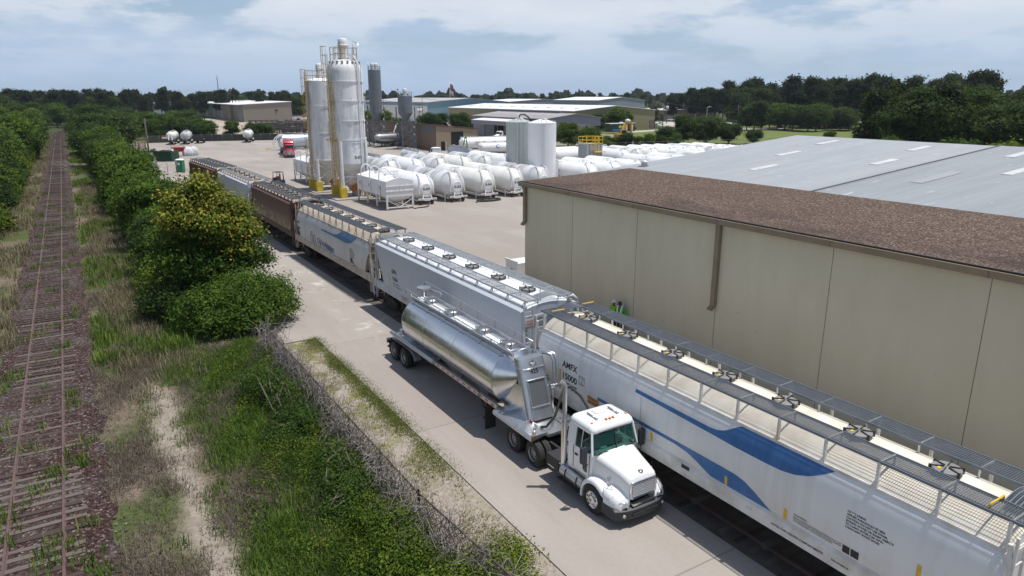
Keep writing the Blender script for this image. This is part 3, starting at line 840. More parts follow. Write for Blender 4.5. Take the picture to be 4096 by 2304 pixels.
side_text(am, PR_ROUND, [('AMFX', 60.0, 2.95, 0.3, 0.7, 0), ('15008', 59.9, 2.48, 0.3, 0.75, 0), ('LD LMT 218100', 59.8, 2.24, 0.1, 0.7, 0), ('LT WT 67900', 59.8, 2.1, 0.1, 0.6, 0), ('CA 992 LINING', 47.3, 2.95, 0.1, 0.6, 0), ('APPLIED 07-2004', 47.3, 2.82, 0.1, 0.8, 0), ('CAUTION: DO NOT USE STEAM', 47.3, 2.69, 0.1, 1.0, 0), ('TO CLEAN ENTER CAR WITH', 47.3, 2.56, 0.1, 0.95, 0), ('CLEAN SOFT SOLED SHOES', 47.3, 2.43, 0.1, 0.9, 0)], [M_blk], yc=yc)
mb = MB(); rr = random.Random(5)
def spray(pts, r=0.025):
    mb.tube([f(y, z) for y, z in pts], r, 4)
for k, y in enumerate((4.4, 3.7, 2.6, 1.9, 1.1, 0.6, -0.1)):
    spray([(y, 1.95), (y + 0.05, 2.4), (y - 0.15, 2.7 - 0.05 * k), (y - 0.4, 2.62 - 0.05 * k), (y - 0.45, 2.2), (y - 0.6, 1.95)], 0.02)
    spray([(y - 0.2, 2.0), (y - 0.2, 1.45)], 0.016)
spray([(4.3, 2.75), (4.0, 2.85), (3.8, 2.8)], 0.02); spray([(-5.2, 2.1), (-5.4, 1.85), (-5.7, 1.95)], 0.03); spray([(-5.1, 1.75), (-5.3, 1.5), (-5.5, 1.72), (-5.8, 1.5), (-6.2, 1.7)], 0.016)
mb.build('black_graffiti', M_blk, am)
mb = MB()
decal(mb, lambda yy, z: side_fn(PR_ROUND, 0.009)(yy, z), lambda q: 2.8, lambda q: 1.9, -6.9, -7.0, 1, 4); mb.build('reflector_strip', M_yel, am)
mb = MB()
for a, b, z0, z1 in ((-4.6, -5.1, 1.98, 2.35),): decal(mb, lambda yy, z: side_fn(PR_ROUND, 0.008)(yy, z), lambda q: z1, lambda q: z0, a, b, 2, 3)
mb.build('inspection_stencil', M_blk, am)
# fourth: maroon brown with graffiti band; fifth: pale grey; sixth: rusty brown
B_side = side_paint('maroon_wagon_side', (0.080, 0.029, 0.022), (0.045, 0.02, 0.016), 0.5, low=((0.27, 0.22, 0.12), 0.42, 0.95, 0.66))
B_roof = mat('stained_brown_roof', (0.42, 0.37, 0.30), 0.7, 0, 0.5, 0.9, c2=(0.17, 0.085, 0.06))
br, yc = hopper('hopper_wagon', 'dark maroon hopper wagon with faded graffiti along its lower side', 17.1, 61.2, 77.2, R(0.4), PR_FLAT, B_side, B_roof, M_grate,
                [75.27, 73.67, 72.1, 70.5, 68.9, 67.3, 65.7, 64.09], (0.5, 2.2), rail_style='brace', mframe=mat('maroon_frame', (0.085, 0.035, 0.027), 0.65, 0, 0.4, 2), gdy=0.3)
mb = MB(); f = side_fn(PR_FLAT, 0.007)
rr = random.Random(3)
for k in range(44):
    y = rr.uniform(-6.0, 6.6); c0 = rr.uniform(1.92, 2.5); h = rr.uniform(-0.3, 0.4)
    mb.tube([f(y + rr.uniform(-.1, .1), c0), f(y - 0.1, c0 + h), f(y - 0.25, c0 + h * 0.6), f(y - rr.uniform(0.1, 0.7), max(1.9, c0 + h * rr.uniform(-1, 1)))], rr.uniform(0.008, 0.03), 4)
mb.build('pale_graffiti', mat('pale_graffiti', (0.30, 0.28, 0.25), 0.7, 0, 0.5, 3, c2=(0.15, 0.12, 0.06)), br)
mb = MB(); decal(mb, lambda y, z: f(y, z), lambda q: 2.9, lambda q: 2.65, 3.2, 2.95, 1, 1); decal(mb, lambda y, z: f(y, z), lambda q: 3.0, lambda q: 2.75, 7.0, 6.8, 1, 1); mb.build('routing_card', W_frame, br)
hopper('hopper_wagon', 'pale grey hopper wagon with sandy roof behind the yellow leaved tree', 16.8, 77.5, 94.2, R(1.1), PR_FLAT, side_paint('pale_grey_side', (0.47, 0.50, 0.545), (0.38, 0.40, 0.43), 0.3), mat('sandy_roof', (0.55, 0.44, 0.33), 0.7, 0, 0.3, 1), M_grate2,
       [91.7, 89.3, 86.8, 84.4, 82.0, 79.6], (2.6, 3.6), rail_style='brace', mframe=G_frame, gdy=0.3)
hopper('hopper_wagon', 'rusty brown hopper wagon at the far end of the train', 16.2, 94.6, 111.3, R(3.3), PR_FLAT, side_paint('rusty_brown_side', (0.13, 0.062, 0.042), (0.065, 0.035, 0.026), 0.7), mat('pale_far_roof', (0.50, 0.47, 0.43), 0.7, 0, 0.4, 1), M_grate,
       [109.2, 107.4, 105.5, 103.7, 101.9, 100.0, 98.2, 96.4], (0.5, 2.2), rail_style='brace', mframe=mat('brown_frame', (0.11, 0.06, 0.045), 0.65, 0, 0.4, 2), gdy=0.4)
# ---------------------------------------------------------------- tractor and tank trailer by the train
M_cab = mat('white_cab_paint', (0.80, 0.81, 0.82), 0.22, 0, 0.03, 1.0, coat=0.6)
M_rubber = mat('black_rubber', (0.022, 0.021, 0.02), 0.85, 0, 0.35, 4, c2=(0.04, 0.037, 0.033))
M_chrome = mat('chrome', (0.72, 0.73, 0.75), 0.12, 1.0, 0.05, 3)
M_silver = mat('satin_silver', (0.74, 0.75, 0.77), 0.3, 0.25, 0.05, 3)
M_alu = mat('dull_aluminium', (0.55, 0.57, 0.60), 0.36, 0.9, 0.15, 3)
M_rim = mat('grey_rim', (0.32, 0.32, 0.32), 0.5, 0.6, 0.35, 4)
M_dark = mat('black_chassis', (0.028, 0.028, 0.03), 0.6, 0, 0.4, 3)
M_grey_pl = mat('dark_grey_bumper', (0.035, 0.04, 0.048), 0.55, 0, 0.2, 2)
M_seat = mat('grey_seat_cloth', (0.05, 0.055, 0.06), 0.9, 0, 0.2, 4)
M_paper = mat('white_paper', (0.75, 0.76, 0.74), 0.8, 0, 0.1, 4)
M_amber = mat('amber_lens', (0.62, 0.17, 0.02), 0.25, 0, 0.2, 8, coat=0.5)
M_lens = mat('clear_lens', (0.55, 0.58, 0.60), 0.12, 0.5, 0.2, 8, coat=0.8)
M_redrf = mat('red_reflector', (0.50, 0.03, 0.035), 0.35, 0, 0.15, 4)
def glass_mat(name, tint, dark):
    m, nt, b = _nodes(name)
    b.inputs['Base Color'].default_value = (*dark, 1); b.inputs['Roughness'].default_value = 0.06; b.inputs['Specular IOR Level'].default_value = 0.7
    t = nt.nodes.new('ShaderNodeBsdfTransparent'); t.inputs[0].default_value = (*tint, 1)
    x = nt.nodes.new('ShaderNodeMixShader'); x.inputs[0].default_value = 0.55
    nt.links.new(t.outputs[0], x.inputs[1]); nt.links.new(b.outputs[0], x.inputs[2])
    nt.links.new(x.outputs[0], nt.nodes['Material Output'].inputs['Surface'])
    return m
M_glass = glass_mat('tinted_windscreen', (0.45, 0.72, 0.66), (0.012, 0.05, 0.045))
M_glass2 = glass_mat('side_glass', (0.40, 0.60, 0.56), (0.015, 0.04, 0.038))

def wheel_parts(root, x, y, r, w, side, rim, dual=True, name='wheel'):
    """tyre on rim; side = -1 when its outer face looks toward -x"""
    wobj = MB()
    xs = [x] if not dual else [x, x - side * (w + 0.05)]
    for i, xc in enumerate(xs):
        wobj.lathe([(r * 0.56, -w * 0.46), (r * 0.80, -w * 0.5), (r * 0.95, -w * 0.46), (r, -w * 0.36), (r, w * 0.36), (r * 0.95, w * 0.46), (r * 0.80, w * 0.5), (r * 0.56, w * 0.46), (r * 0.5, w * 0.2), (r * 0.5, -w * 0.2), (r * 0.56, -w * 0.46)], (xc, y, r), 28, axis='x')
    t = wobj.build(name, M_rubber, root, smooth_angle=35)
    rm = MB(); o = side * w * 0.5
    d = 0.30 if dual else -0.12                          # dished in or out
    rm.lathe([(r * 0.58, o * 0.98), (r * 0.54, o * 0.86), (r * 0.50, o * (0.85 - d * 2)), (r * 0.30, o * (0.8 - d * 2.2)), (r * 0.27, o * (0.9 - d)), (r * 0.17, o * (1.0 - d)), (0.0, o * (1.05 - d))], (x, y, r), 24, axis='x')
    for k in range(10):
        a = 2 * PI * k / 10
        rm.cyl((x + o * (0.75 - d * 2), y + r * 0.38 * math.cos(a), r + r * 0.38 * math.sin(a)), (x + o * (0.95 - d * 2), y + r * 0.38 * math.cos(a), r + r * 0.38 * math.sin(a)), 0.022, n=6)
    rm.build('rim', rim, t, smooth_angle=40)
    hb = MB()
    for k in range(5):
        a = 2 * PI * k / 5 + 0.3
        hb.cyl((x + o * (0.84 - d * 2.1), y + r * 0.45 * math.cos(a), r + r * 0.45 * math.sin(a)), (x + o * (0.87 - d * 2.1), y + r * 0.45 * math.cos(a), r + r * 0.45 * math.sin(a)), 0.038, n=8)
    if not dual: hb.build('hand_hole', M_dark, t)
    return t

def rr_box(x0, x1, y0, y1, r, n=4):
    """rounded rectangle outline in (x, y)"""
    pts = []
    for cx, cy, a in ((x1 - r, y1 - r, 0), (x0 + r, y1 - r, 90), (x0 + r, y0 + r, 180), (x1 - r, y0 + r, 270)):
        for i in range(n + 1):
            t = R(a + 90 * i / n); pts.append((cx + r * math.cos(t), cy + r * math.sin(t)))
    return pts

def day_cab(root, paint):
    """bonneted day cab: nose toward -y, front axle at y = 0"""
    # lower cab
    mb = MB()
    rings = [[(x, y, z) for x, y in rr_box(-w, w, y0, y1, 0.12)] for w, y0, y1, z in ((0.98, 0.36, 1.62, 1.0), (1.0, 0.34, 1.64, 1.1), (1.0, 0.30, 1.64, 1.6), (0.985, 0.24, 1.64, 1.93))]
    mb.loft(rings, smooth := 0, True)
    mb.build('cab', paint, root, smooth_angle=40)
    # roof
    mb = MB(); rings = []
    for s_, z, yf in ((1.0, 2.60, 0.40), (1.02, 2.66, 0.36), (1.02, 2.72, 0.36), (0.995, 2.80, 0.40), (0.93, 2.87, 0.47), (0.80, 2.905, 0.62), (0.55, 2.92, 0.85)):
        rings.append([(x, y, z) for x, y in rr_box(-0.90 * s_, 0.90 * s_, yf, 1.66 - (1.02 - s_) * 0.5, 0.16)])
    mb.loft(rings, 0, True)
    rf = mb.build('cab_roof', paint, root, smooth_angle=60)
    # pillars and rear wall
    mb = MB()
    A = [(-0.97, 0.27, 1.9), (-0.87, 0.44, 2.66)]
    for s in (-1, 1):
        mb.bar((s * 0.955, 0.28, 1.9), (s * 0.865, 0.45, 2.66), 0.07, 0.10)
        mb.hexa([(s * 0.985, 1.20, 1.9), (s * 0.93, 1.20, 1.9), (s * 0.985, 1.63, 1.9), (s * 0.93, 1.63, 1.9), (s * 0.895, 1.20, 2.64), (s * 0.84, 1.20, 2.64), (s * 0.895, 1.62, 2.64), (s * 0.84, 1.62, 2.64)])
        mb.bar((s * 0.975, 0.86, 1.9), (s * 0.88, 0.86, 2.64), 0.03, 0.03)
    mb.hexa([(-0.98, 1.58, 1.9), (0.98, 1.58, 1.9), (-0.98, 1.63, 1.9), (0.98, 1.63, 1.9), (-0.89, 1.57, 2.64), (0.89, 1.57, 2.64), (-0.89, 1.62, 2.64), (0.89, 1.62, 2.64)])
    mb.build('cab_pillar', paint, root)
    # glazing
    mb = MB(); nx = 8; rows = []
    for zt, yt, wt in ((1.95, 0.25, 0.94), (2.64, 0.43, 0.84)):
        rows.append([(wt * (2 * i / nx - 1), yt - 0.07 * (1 - (2 * i / nx - 1) ** 2), zt) for i in range(nx + 1)])
    mb.loft(rows, 0, True, False, False); ws = mb.build('windscreen', M_glass, root)
    mb = MB(); mb.bar((0, 0.165, 1.93), (0, 0.345, 2.66), 0.035, 0.03)
    rows2 = [(p[0], p[1] - 0.012, p[2] + 0.0) for p in rows[0]]
    mb.tube(rows2, 0.022, 4); mb.tube([(p[0], p[1] - 0.012, p[2]) for p in rows[1]], 0.018, 4)
    mb.build('windscreen_seal', M_dark, ws)
    for s in (-1, 1):
        mb = MB(); mb.bar((s * 0.1, 0.15, 1.955), (s * 0.75, 0.19, 2.03), 0.02); mb.build('wiper', M_dark, root)
        mb = MB(); mb.add([(s * 0.978, 0.40, 1.94), (s * 0.978, 1.18, 1.84), (s * 0.888, 1.18, 2.60), (s * 0.883, 0.52, 2.60)], [(0, 1, 2, 3)]); g = mb.build('side_window', M_glass2, root)
        # door seams, handle, vent window
        mb = MB(); x = s * 1.006
        for p, q in (((x, 0.36, 1.15), (x, 0.36, 1.9)), ((x, 1.24, 1.1), (x, 1.24, 1.92)), ((x, 0.5, 1.08), (x, 1.2, 1.06))): mb.bar(p, q, 0.014)
        d = mb.build('door_seam', M_dark, root)
        MB().box(*sorted_box(s * 1.0, 1.0, 1.62, s * 1.03, 1.14, 1.68)).build('door_handle', M_dark, root)
        MB().prism(rr_box(0.48, 0.66, 1.22, 1.56, 0.05), *sorted((s * 0.99, s * 1.012)), 'x').build('door_vent_window', M_glass2, root)
    # interior
    mb = MB(); mb.box(-0.9, 0.3, 1.72, 0.9, 0.62, 1.93); mb.build('dashboard', M_seat, root)
    for s in (-1, 1):
        mb = MB(); mb.box(s * 0.48 - 0.25, 0.9, 1.45, s * 0.48 + 0.25, 1.4, 1.66); mb.box(s * 0.48 - 0.24, 1.36, 1.6, s * 0.48 + 0.24, 1.5, 2.35); mb.build('seat', M_seat, root, bev=0.04)
    mb = MB(); mb.tube([(0.48 + 0.2 * math.cos(t), 0.66 + 0.07 * math.sin(t), 1.95 + 0.19 * math.sin(t)) for t in [2 * PI * i / 16 for i in range(17)]], 0.015, 5); mb.build('steering_wheel', M_dark, root)
    MB().hexa([(0.35, 0.28, 1.95), (0.62, 0.26, 1.95), (0.35, 0.30, 1.955), (0.62, 0.30, 1.955), (0.37, 0.33, 2.16), (0.63, 0.31, 2.16), (0.37, 0.335, 2.16), (0.63, 0.315, 2.16)]).build('papers', M_paper, root)
    MB().box(-0.5, 0.34, 1.94, -0.28, 0.48, 2.06).build('papers', M_paper, root)
    mb = MB()
    for k in range(6): mb.box(-0.86 + 0.06 * k, 0.33 + 0.02 * (k % 2), 1.93, -0.80 + 0.06 * k, 0.43, 1.96 + 0.02 * (k % 3))
    mb.build('papers', M_paper, root)
    # bonnet
    mb = MB(); rings = []
    for y, hw, zt, zb in ((0.34, 0.86, 1.98, 1.1), (0.05, 0.80, 1.93, 1.1), (-0.35, 0.71, 1.84, 1.1), (-0.80, 0.64, 1.74, 1.05), (-1.08, 0.60, 1.65, 0.95), (-1.16, 0.575, 1.56, 0.92)):
        cr = 0.07
        pts = [(-hw, y, zb), (-hw, y, zt - 0.26), (-hw * 0.985, y, zt - 0.16), (-hw * 0.93, y, zt - 0.06), (-hw * 0.80, y, zt - 0.005), (-hw * 0.4, y, zt + cr * 0.6), (0, y, zt + cr * 0.7)]
        pts += [(-a, b, c) for a, b, c in reversed(pts[:-1])]
        rings.append(pts)
    mb.loft(rings, 0, True); mb.build('bonnet', paint, root, smooth_angle=50)
    # wings over the front wheels
    for s in (-1, 1):
        rings = []
        for i in range(13):
            t = R(-8 + 168 * i / 12); r = 0.66
            y = r * 1.0 * math.cos(t) + 0.02; z = 0.52 + r * 0.97 * math.sin(t)
            if i == 12: y, z = -0.86, 1.02
            xi, xo = s * 0.56, s * (1.115 if i < 11 else 1.06)
            rings.append([(xi, y * 0.88, z - 0.10), (xi, y * 1.0, z + 0.1), (xo * 0.90, y * 1.04, z + 0.055), (xo * 0.975, y * 1.03, z), (xo, y, z - 0.07), (xo * 0.99, y * 0.9, z - 0.12)])
        mb = MB(); mb.loft(rings, 0, True)
        # nose of the wing reaching the bumper
        fr = []
        for y, xo, zt in ((-0.52, 1.10, 1.08), (-0.8, 1.09, 1.02), (-1.02, 1.04, 0.93), (-1.18, 0.92, 0.82)):
            fr.append([(s * 0.54, y, 0.62), (s * 0.54, y, zt + 0.16), (s * (xo - 0.12), y, zt + 0.08), (s * xo, y, zt - 0.04), (s * xo, y, 0.62)])
        mb.loft(fr, 0, True)
        wg = mb.build('wing', paint, root, smooth_angle=55)
        mb = MB(); pts = []
        for i in range(16):
            t = 2 * PI * i / 16
            pts.append((s * (0.80 + 0.17 * math.cos(t)), 0, 0.83 + 0.085 * math.sin(t)))
        def hl(x, z, o): return (x, -1.16 + (abs(x) - 0.80) * 0.5 - o + (z - 0.83) * 0.25, z)
        mb.loft([[hl(x, z, -0.12) for x, _, z in pts], [hl(x, z, 0.02) for x, _, z in pts], [hl(s * 0.80 + (x - s * 0.80) * 0.8, 0.83 + (z - 0.83) * 0.8, 0.045) for x, _, z in pts]], 0, True)
        mb.build('headlight', M_lens, root, smooth_angle=40)
        # wing mirror on a tripod
        mb = MB(); a = Vector((s * 0.93, -0.55, 1.45))
        for q in ((s * 0.80, -0.42, 1.14), (s * 1.0, -0.42, 1.1), (s * 0.86, -0.72, 1.1)): mb.tube([q, a], 0.011, 5)
        mb.lathe([(0.0, 0.05), (0.06, 0.045), (0.105, 0.0), (0.0, -0.01)], (a.x, a.y - 0.02, a.z + 0.04), 14, axis='y')
        mb.build('bonnet_mirror', M_chrome, root, smooth_angle=40)
        # door mirror
        mb = MB()
        x = s * 1.26
        mb.tube([(s * 0.93, 0.42, 2.55), (x, 0.36, 2.52), (x, 0.36, 2.3)], 0.018, 5); mb.tube([(x, 0.36, 1.66), (x, 0.37, 1.52), (s * 1.0, 0.45, 1.56)], 0.018, 5)
        dm = mb.build('mirror_arm', M_dark if s < 0 else M_dark, root)
        mb = MB(); mb.loft([[(x + u, y, z) for u, z in rr_box(-0.11, 0.11, 1.70, 2.30, 0.05)] for y in (0.30, 0.42)], 0, True); mb.build('mirror', M_grey_pl, dm, smooth_angle=40)
    # grille
    mb = MB()
    mb.loft([[(u, -1.165 - d, v) for u, v in rr_box(-0.55 + k, 0.55 - k, 0.93 + k * 0.7, 1.52 - k * 0.7, 0.10)] for k, d in ((0, 0), (0, 0.05), (0.035, 0.065), (0.06, 0.05), (0.065, 0.02))], 0, True, cap=False)
    gr = mb.build('grille', M_chrome, root, smooth_angle=40)
    MB().box(-0.5, -1.18, 0.96, 0.5, -1.168, 1.48).build('grille_backing', M_dark, gr)
    for k in range(8):
        z = 1.0 + 0.062 * k; MB().box(-0.475, -1.218, z, 0.475, -1.185, z + 0.034).build('grille_bar', M_silver, gr)
    MB().lathe([(0, 0), (0.09, 0), (0.09, 0.03), (0, 0.04)], (0, -1.02, 1.72), 16).build('bonnet_badge', M_chrome, root)
    # bumper
    mb = MB(); rings = []
    for x in [-1.12, -1.1, -1.0, -0.8, -0.5, 0, 0.5, 0.8, 1.0, 1.1, 1.12]:
        y = -1.33 + 0.24 * (abs(x) / 1.12) ** 3 + (0.10 if abs(x) > 1.11 else 0)
        rings.append([(x, y, 0.30), (x, y - 0.03, 0.38), (x, y - 0.02, 0.62), (x, y + 0.06, 0.68), (x, y + 0.55 * (abs(x) > 1.05) + 0.16, 0.68), (x, y + 0.55 * (abs(x) > 1.05) + 0.16, 0.32)])
    mb.loft(rings, 0, True); bp = mb.build('bumper', M_grey_pl, root, smooth_angle=45)
    MB().box(-0.52, -1.375, 0.40, 0.52, -1.35, 0.50).build('air_slot', M_dark, bp)
    MB().prism(rr_box(-0.5, 0.5, 0.72, 0.80, 0.03), -1.29, -1.15, 'y').build('bumper_trim', M_chrome, bp)
    for s in (-1, 1): MB().lathe([(0, -0.02), (0.055, -0.02), (0.06, 0.03)], (s * 0.82, -1.28, 0.46), 14, axis='y').build('fog_lamp', M_lens, bp)
    # roof fittings
    for x in (-0.72, -0.15, 0.0, 0.15, 0.72):
        MB().lathe([(0.0, 0.07), (0.03, 0.065), (0.055, 0.03), (0.06, 0)], (x, 0.60 + 0.06 * abs(x), 2.875 + (0.02 if abs(x) < 0.3 else -0.02)), 12).build('marker_lamp', M_amber, root)
    for s in (-1, 1):
        mb = MB(); mb.cyl((s * 0.45, 0.78, 2.96), (s * 0.45, 1.25, 2.97), 0.028, n=8); mb.cyl((s * 0.45, 0.70, 2.96), (s * 0.45, 0.80, 2.96), 0.05, 0.03, n=8); mb.box(s * 0.45 - 0.02, 1.1, 2.9, s * 0.45 + 0.02, 1.2, 2.97); mb.build('air_horn', M_alu, root)
    MB().box(-0.2, 1.05, 2.91, 0.2, 1.35, 2.96).build('roof_hatch', M_cab, root)
    mb = MB(); mb.tube([(1.16, 0.36, 2.4), (1.16, 0.36, 3.5)], 0.008, 4); mb.build('aerial', M_dark, root)

tr = thing('tractor_unit', 'white bonneted day cab tractor unit with chrome grille, parked beside the hopper wagons', 'truck', (14.2, 16.0, 0))
day_cab(tr, M_cab)
mb = MB()
for s in (-1, 1): mb.box(s * 0.43 - 0.05, -0.9, 0.62, s * 0.43 + 0.05, 5.75, 0.92)
mb.box(-0.4, 3.5, 0.70, 0.4, 3.7, 0.86); mb.box(-0.4, 4.9, 0.7, 0.4, 5.1, 0.86); mb.box(-0.45, 0.5, 0.7, 0.45, 1.6, 1.05)
for y in (3.6, 4.97): mb.cyl((-1.0, y, 0.5), (1.0, y, 0.5), 0.09, n=10)
mb.cyl((-1.0, 0, 0.5), (1.0, 0, 0.5), 0.07, n=10)
mb.box(-0.35, 1.7, 0.9, 0.35, 2.9, 0.96)
mb.build('chassis', M_dark, tr)
MB().prism([(3.75, 0.98), (3.9, 1.12), (4.6, 1.12), (5.2, 0.98)], -0.45, 0.45, 'x').build('fifth_wheel', M_under, tr)
for s in (-1, 1):
    wheel_parts(tr, s * 1.0, 0, 0.51, 0.28, s, M_chrome, dual=False)
    for y in (3.6, 4.97): wheel_parts(tr, s * 0.98, y, 0.505, 0.27, s, M_rim)
    mb = MB(); mb.cyl((s * 0.78, 0.72, 0.62), (s * 0.78, 1.95, 0.62), 0.29, n=24); ft = mb.build('fuel_tank', M_alu, tr, smooth_angle=40)
    mb = MB()
    for y in (0.98, 1.62): mb.lathe([(0.297, -0.03), (0.3, -0.03), (0.3, 0.03), (0.297, 0.03)], (s * 0.78, y, 0.62), 24, axis='y')
    mb.build('tank_strap', M_dark, ft)
    mb = MB(); mb.box(*sorted_box(s * 0.86, 0.75, 0.90, s * 1.09, 1.95, 0.94)); mb.build('upper_step', M_alu, tr)
    mb = MB(); mb.box(*sorted_box(s * 1.0, 0.78, 0.34, s * 1.16, 1.98, 0.38)); mb.bar((s * 1.05, 0.9, 0.36), (s * 0.95, 0.9, 0.6), 0.04); mb.bar((s * 1.05, 1.85, 0.36), (s * 0.95, 1.85, 0.6), 0.04); mb.build('lower_step', M_dark, tr)
MB().box(-1.08, 2.0, 0.55, -0.5, 2.75, 0.98).build('battery_box', M_dark, tr, bev=0.03)
MB().box(0.5, 2.0, 0.55, 1.08, 2.75, 0.98).build('battery_box', M_dark, tr, bev=0.03)
mb = MB(); mb.box(-0.5, 2.0, 0.96, 0.5, 2.7, 1.0); mb.build('deck_plate', M_alu, tr)
mb = MB(); mb.cyl((-0.97, 1.83, 0.95), (-0.97, 1.83, 2.55), 0.11, n=16); mb.cyl((-0.97, 1.83, 2.5), (-0.97, 1.83, 2.62), 0.125, n=16); sk = mb.build('exhaust_shield', M_chrome, tr, smooth_angle=40)
mb = MB(); mb.tube([(-0.97, 1.83, 2.5), (-0.97, 1.83, 3.72), (-0.97, 1.83, 3.82), (-0.985, 1.85, 3.90), (-1.02, 1.87, 3.97), (-1.09, 1.90, 4.03)], 0.078, 14); mb.build('exhaust_stack', M_alu, tr, smooth_angle=40)
# blower and lines behind the cab
mb = MB(); mb.lathe([(0, -0.25), (0.2, -0.25), (0.26, -0.1), (0.26, 0.15), (0.18, 0.25), (0, 0.25)], (0.62, 2.25, 1.45), 16, axis='x'); mb.lathe([(0.12, -0.3), (0.14, -0.3), (0.14, 0.4), (0.12, 0.4)], (0.72, 2.0, 1.75), 12); mb.build('blower', M_alu, tr, smooth_angle=40)
mb = MB(); mb.tube([(0.72, 2.0, 2.1), (0.85, 2.0, 2.3), (1.0, 2.05, 2.2), (1.05, 2.15, 1.8), (0.95, 2.3, 1.4), (0.8, 2.4, 1.2)], 0.09, 10); mb.build('blower_hose', M_rubber, tr)
for k in range(3):
    mb = MB(); x = -0.25 + 0.2 * k; mb.tube([(x, 1.66, 1.9), (x, 1.9, 1.5), (x + 0.03, 2.3, 1.25), (x, 2.9, 1.35), (x, 3.3, 1.3)], 0.013, 5); mb.build('air_line', M_dark, tr)

# ---- trailer (local origin at rear axle group, nose toward -y)
tl = thing('tank_trailer', 'polished aluminium dry bulk tank trailer numbered 425, coupled behind the white tractor', 'tank trailer', (14.12, 32.0, 0))
def polished():
    m, nt, b = _nodes('polished_aluminium')
    v = coords(nt, (0.15, 1, 0.15))
    f = noise(nt, v, 9, 5, 0.7)
    b.inputs['Metallic'].default_value = 0.96
    nt.links.new(ramp(nt, f, [(0.3, (0.66, 0.67, 0.69)), (0.7, (0.74, 0.75, 0.77))]), b.inputs['Base Color'])
    g = noise(nt, coords(nt, (1, 1, 1)), 2.2, 4)
    nt.links.new(ramp(nt, g, [(0.3, 0.17), (0.7, 0.27)]), b.inputs['Roughness'])
    return m
M_pol = polished()
ZA, RR = 2.42, 1.16
# main shell: cylinder with bowl-shaped hopper bottoms cut in below; built as rings along y
mb = MB(); rings = []
hop = [(-7.5, 1.55), (-4.6, 1.5), (-1.7, 1.45)]            # hopper centres (local y) and half lengths
nR = 40
def shell_ring(y, r, dz=0.0):
    pts = []
    for k in range(nR):
        t = 2 * PI * k / nR - PI / 2
        x, z = r * math.cos(t), r * math.sin(t)
        pts.append((x, y, ZA + dz + z))
    return pts
for y, r, dz in ((-10.46, 0.44, 0.28), (-10.45, 0.50, 0.28), (-9.62, RR * 0.995, 0.0), (-9.55, RR, 0), (-7, RR, 0), (-4, RR, 0), (-1.5, RR, 0), (-0.75, RR, 0), (-0.62, RR * 0.995, 0), (-0.2, RR * 0.55, 0.25), (-0.17, 0.5, 0.28)):
    rings.append(shell_ring(y, r, dz))
mb.loft(rings, 0, True); tank = mb.build('tank', M_pol, tl, smooth_angle=25)
# cones: intersecting eccentric cones give the scalloped edge
for yc, hl_ in hop:
    mb = MB(); ring0, ring1 = [], []
    for k in range(36):
        t = 2 * PI * k / 36
        ring0.append((RR * 0.985 * math.cos(t), yc + hl_ * math.sin(t), ZA - 0.12)); ring1.append((0.16 * math.cos(t), yc + 0.16 * math.sin(t), 0.62))
    mb.loft([ring0, ring1], 0, True)
    mb.cyl((0, yc, 0.62), (0, yc, 0.42), 0.16, n=14)
    mb.build('hopper_cone', M_pol, tl, smooth_angle=40)
# weld bands
mb = MB()
for y in (-9.57, -6.05, -3.1, -0.66): mb.lathe([(RR + 0.001, -0.012), (RR + 0.006, -0.01), (RR + 0.006, 0.01), (RR + 0.001, 0.012)], (0, y, ZA), nR, axis='y')
mb.build('weld_band', M_alu, tank)
# side rails with red/white tape
for s in (-1, 1):
    mb = MB(); mb.box(*sorted_box(s * 0.86, -9.7, 1.22, s * 0.98, -3.6, 1.40)); mb.box(*sorted_box(s * 0.5, -3.6, 1.22, s * 0.98, 0.9, 1.36)); rl = mb.build('frame_rail', M_alu, tl)
    for k in range(12):
        y = -9.5 + 0.5 * k; MB().box(*sorted_box(s * 0.98, y, 1.27, s * 0.986, y + 0.24, 1.35)).build('reflective_tape', M_redrf, rl)
    MB().cyl((s * 1.03, -4.05, 1.38), (s * 1.03, 1.05, 1.38), 0.115, n=14).build('hose_tube', M_alu, tl, smooth_angle=40)
    mb = MB(); mb.tube([(s * 1.02, -1.95, 0.75), (s * 1.02, -1.7, 1.0), (s * 1.02, -1.35, 1.12), (s * 1.02, -0.75, 1.10), (s * 1.02, -0.3, 1.12), (s * 1.02, 0.5, 1.10), (s * 1.02, 0.95, 1.12), (s * 1.02, 1.25, 1.0), (s * 1.02, 1.4, 0.75)], 0.02, 5)
    # fender sheet
    pr_ = [(-1.95, 0.75), (-1.75, 0.98), (-1.35, 1.12), (0.95, 1.12), (1.28, 0.98), (1.42, 0.72)]
    mb.loft([[(s * 0.72, y, z), (s * 1.12, y, z)] for y, z in pr_], 0, False, False, False)
    mb.build('mudguard', M_alu, tl)
    for y in (-0.69, 0.62): wheel_parts(tl, s * 1.03, y, 0.505, 0.27, s, M_rim)
    mb = MB(); mb.box(*sorted_box(s * 0.72, -8.62, 0.35, s * 0.82, -8.5, 1.25)); mb.box(*sorted_box(s * 0.62, -8.68, 0.33, s * 0.92, -8.44, 0.37)); mb.bar((s * 0.78, -8.5, 0.6), (s * 0.8, -7.9, 1.25), 0.05); mb.build('landing_leg', M_dark, tl)
    MB().box(*sorted_box(s * 0.65, -9.06, 0.12, s * 1.15, -9.04, 1.15)).build('mud_flap', M_rubber, tl)
    mb = MB(); mb.box(*sorted_box(s * 0.65, 1.32, 0.2, s * 1.1, 1.34, 0.8)); mb.build('mud_flap', M_rubber, tl)
mb = MB()
for y in (-0.69, 0.62): mb.cyl((-0.9, y, 0.5), (0.9, y, 0.5), 0.08, n=8)
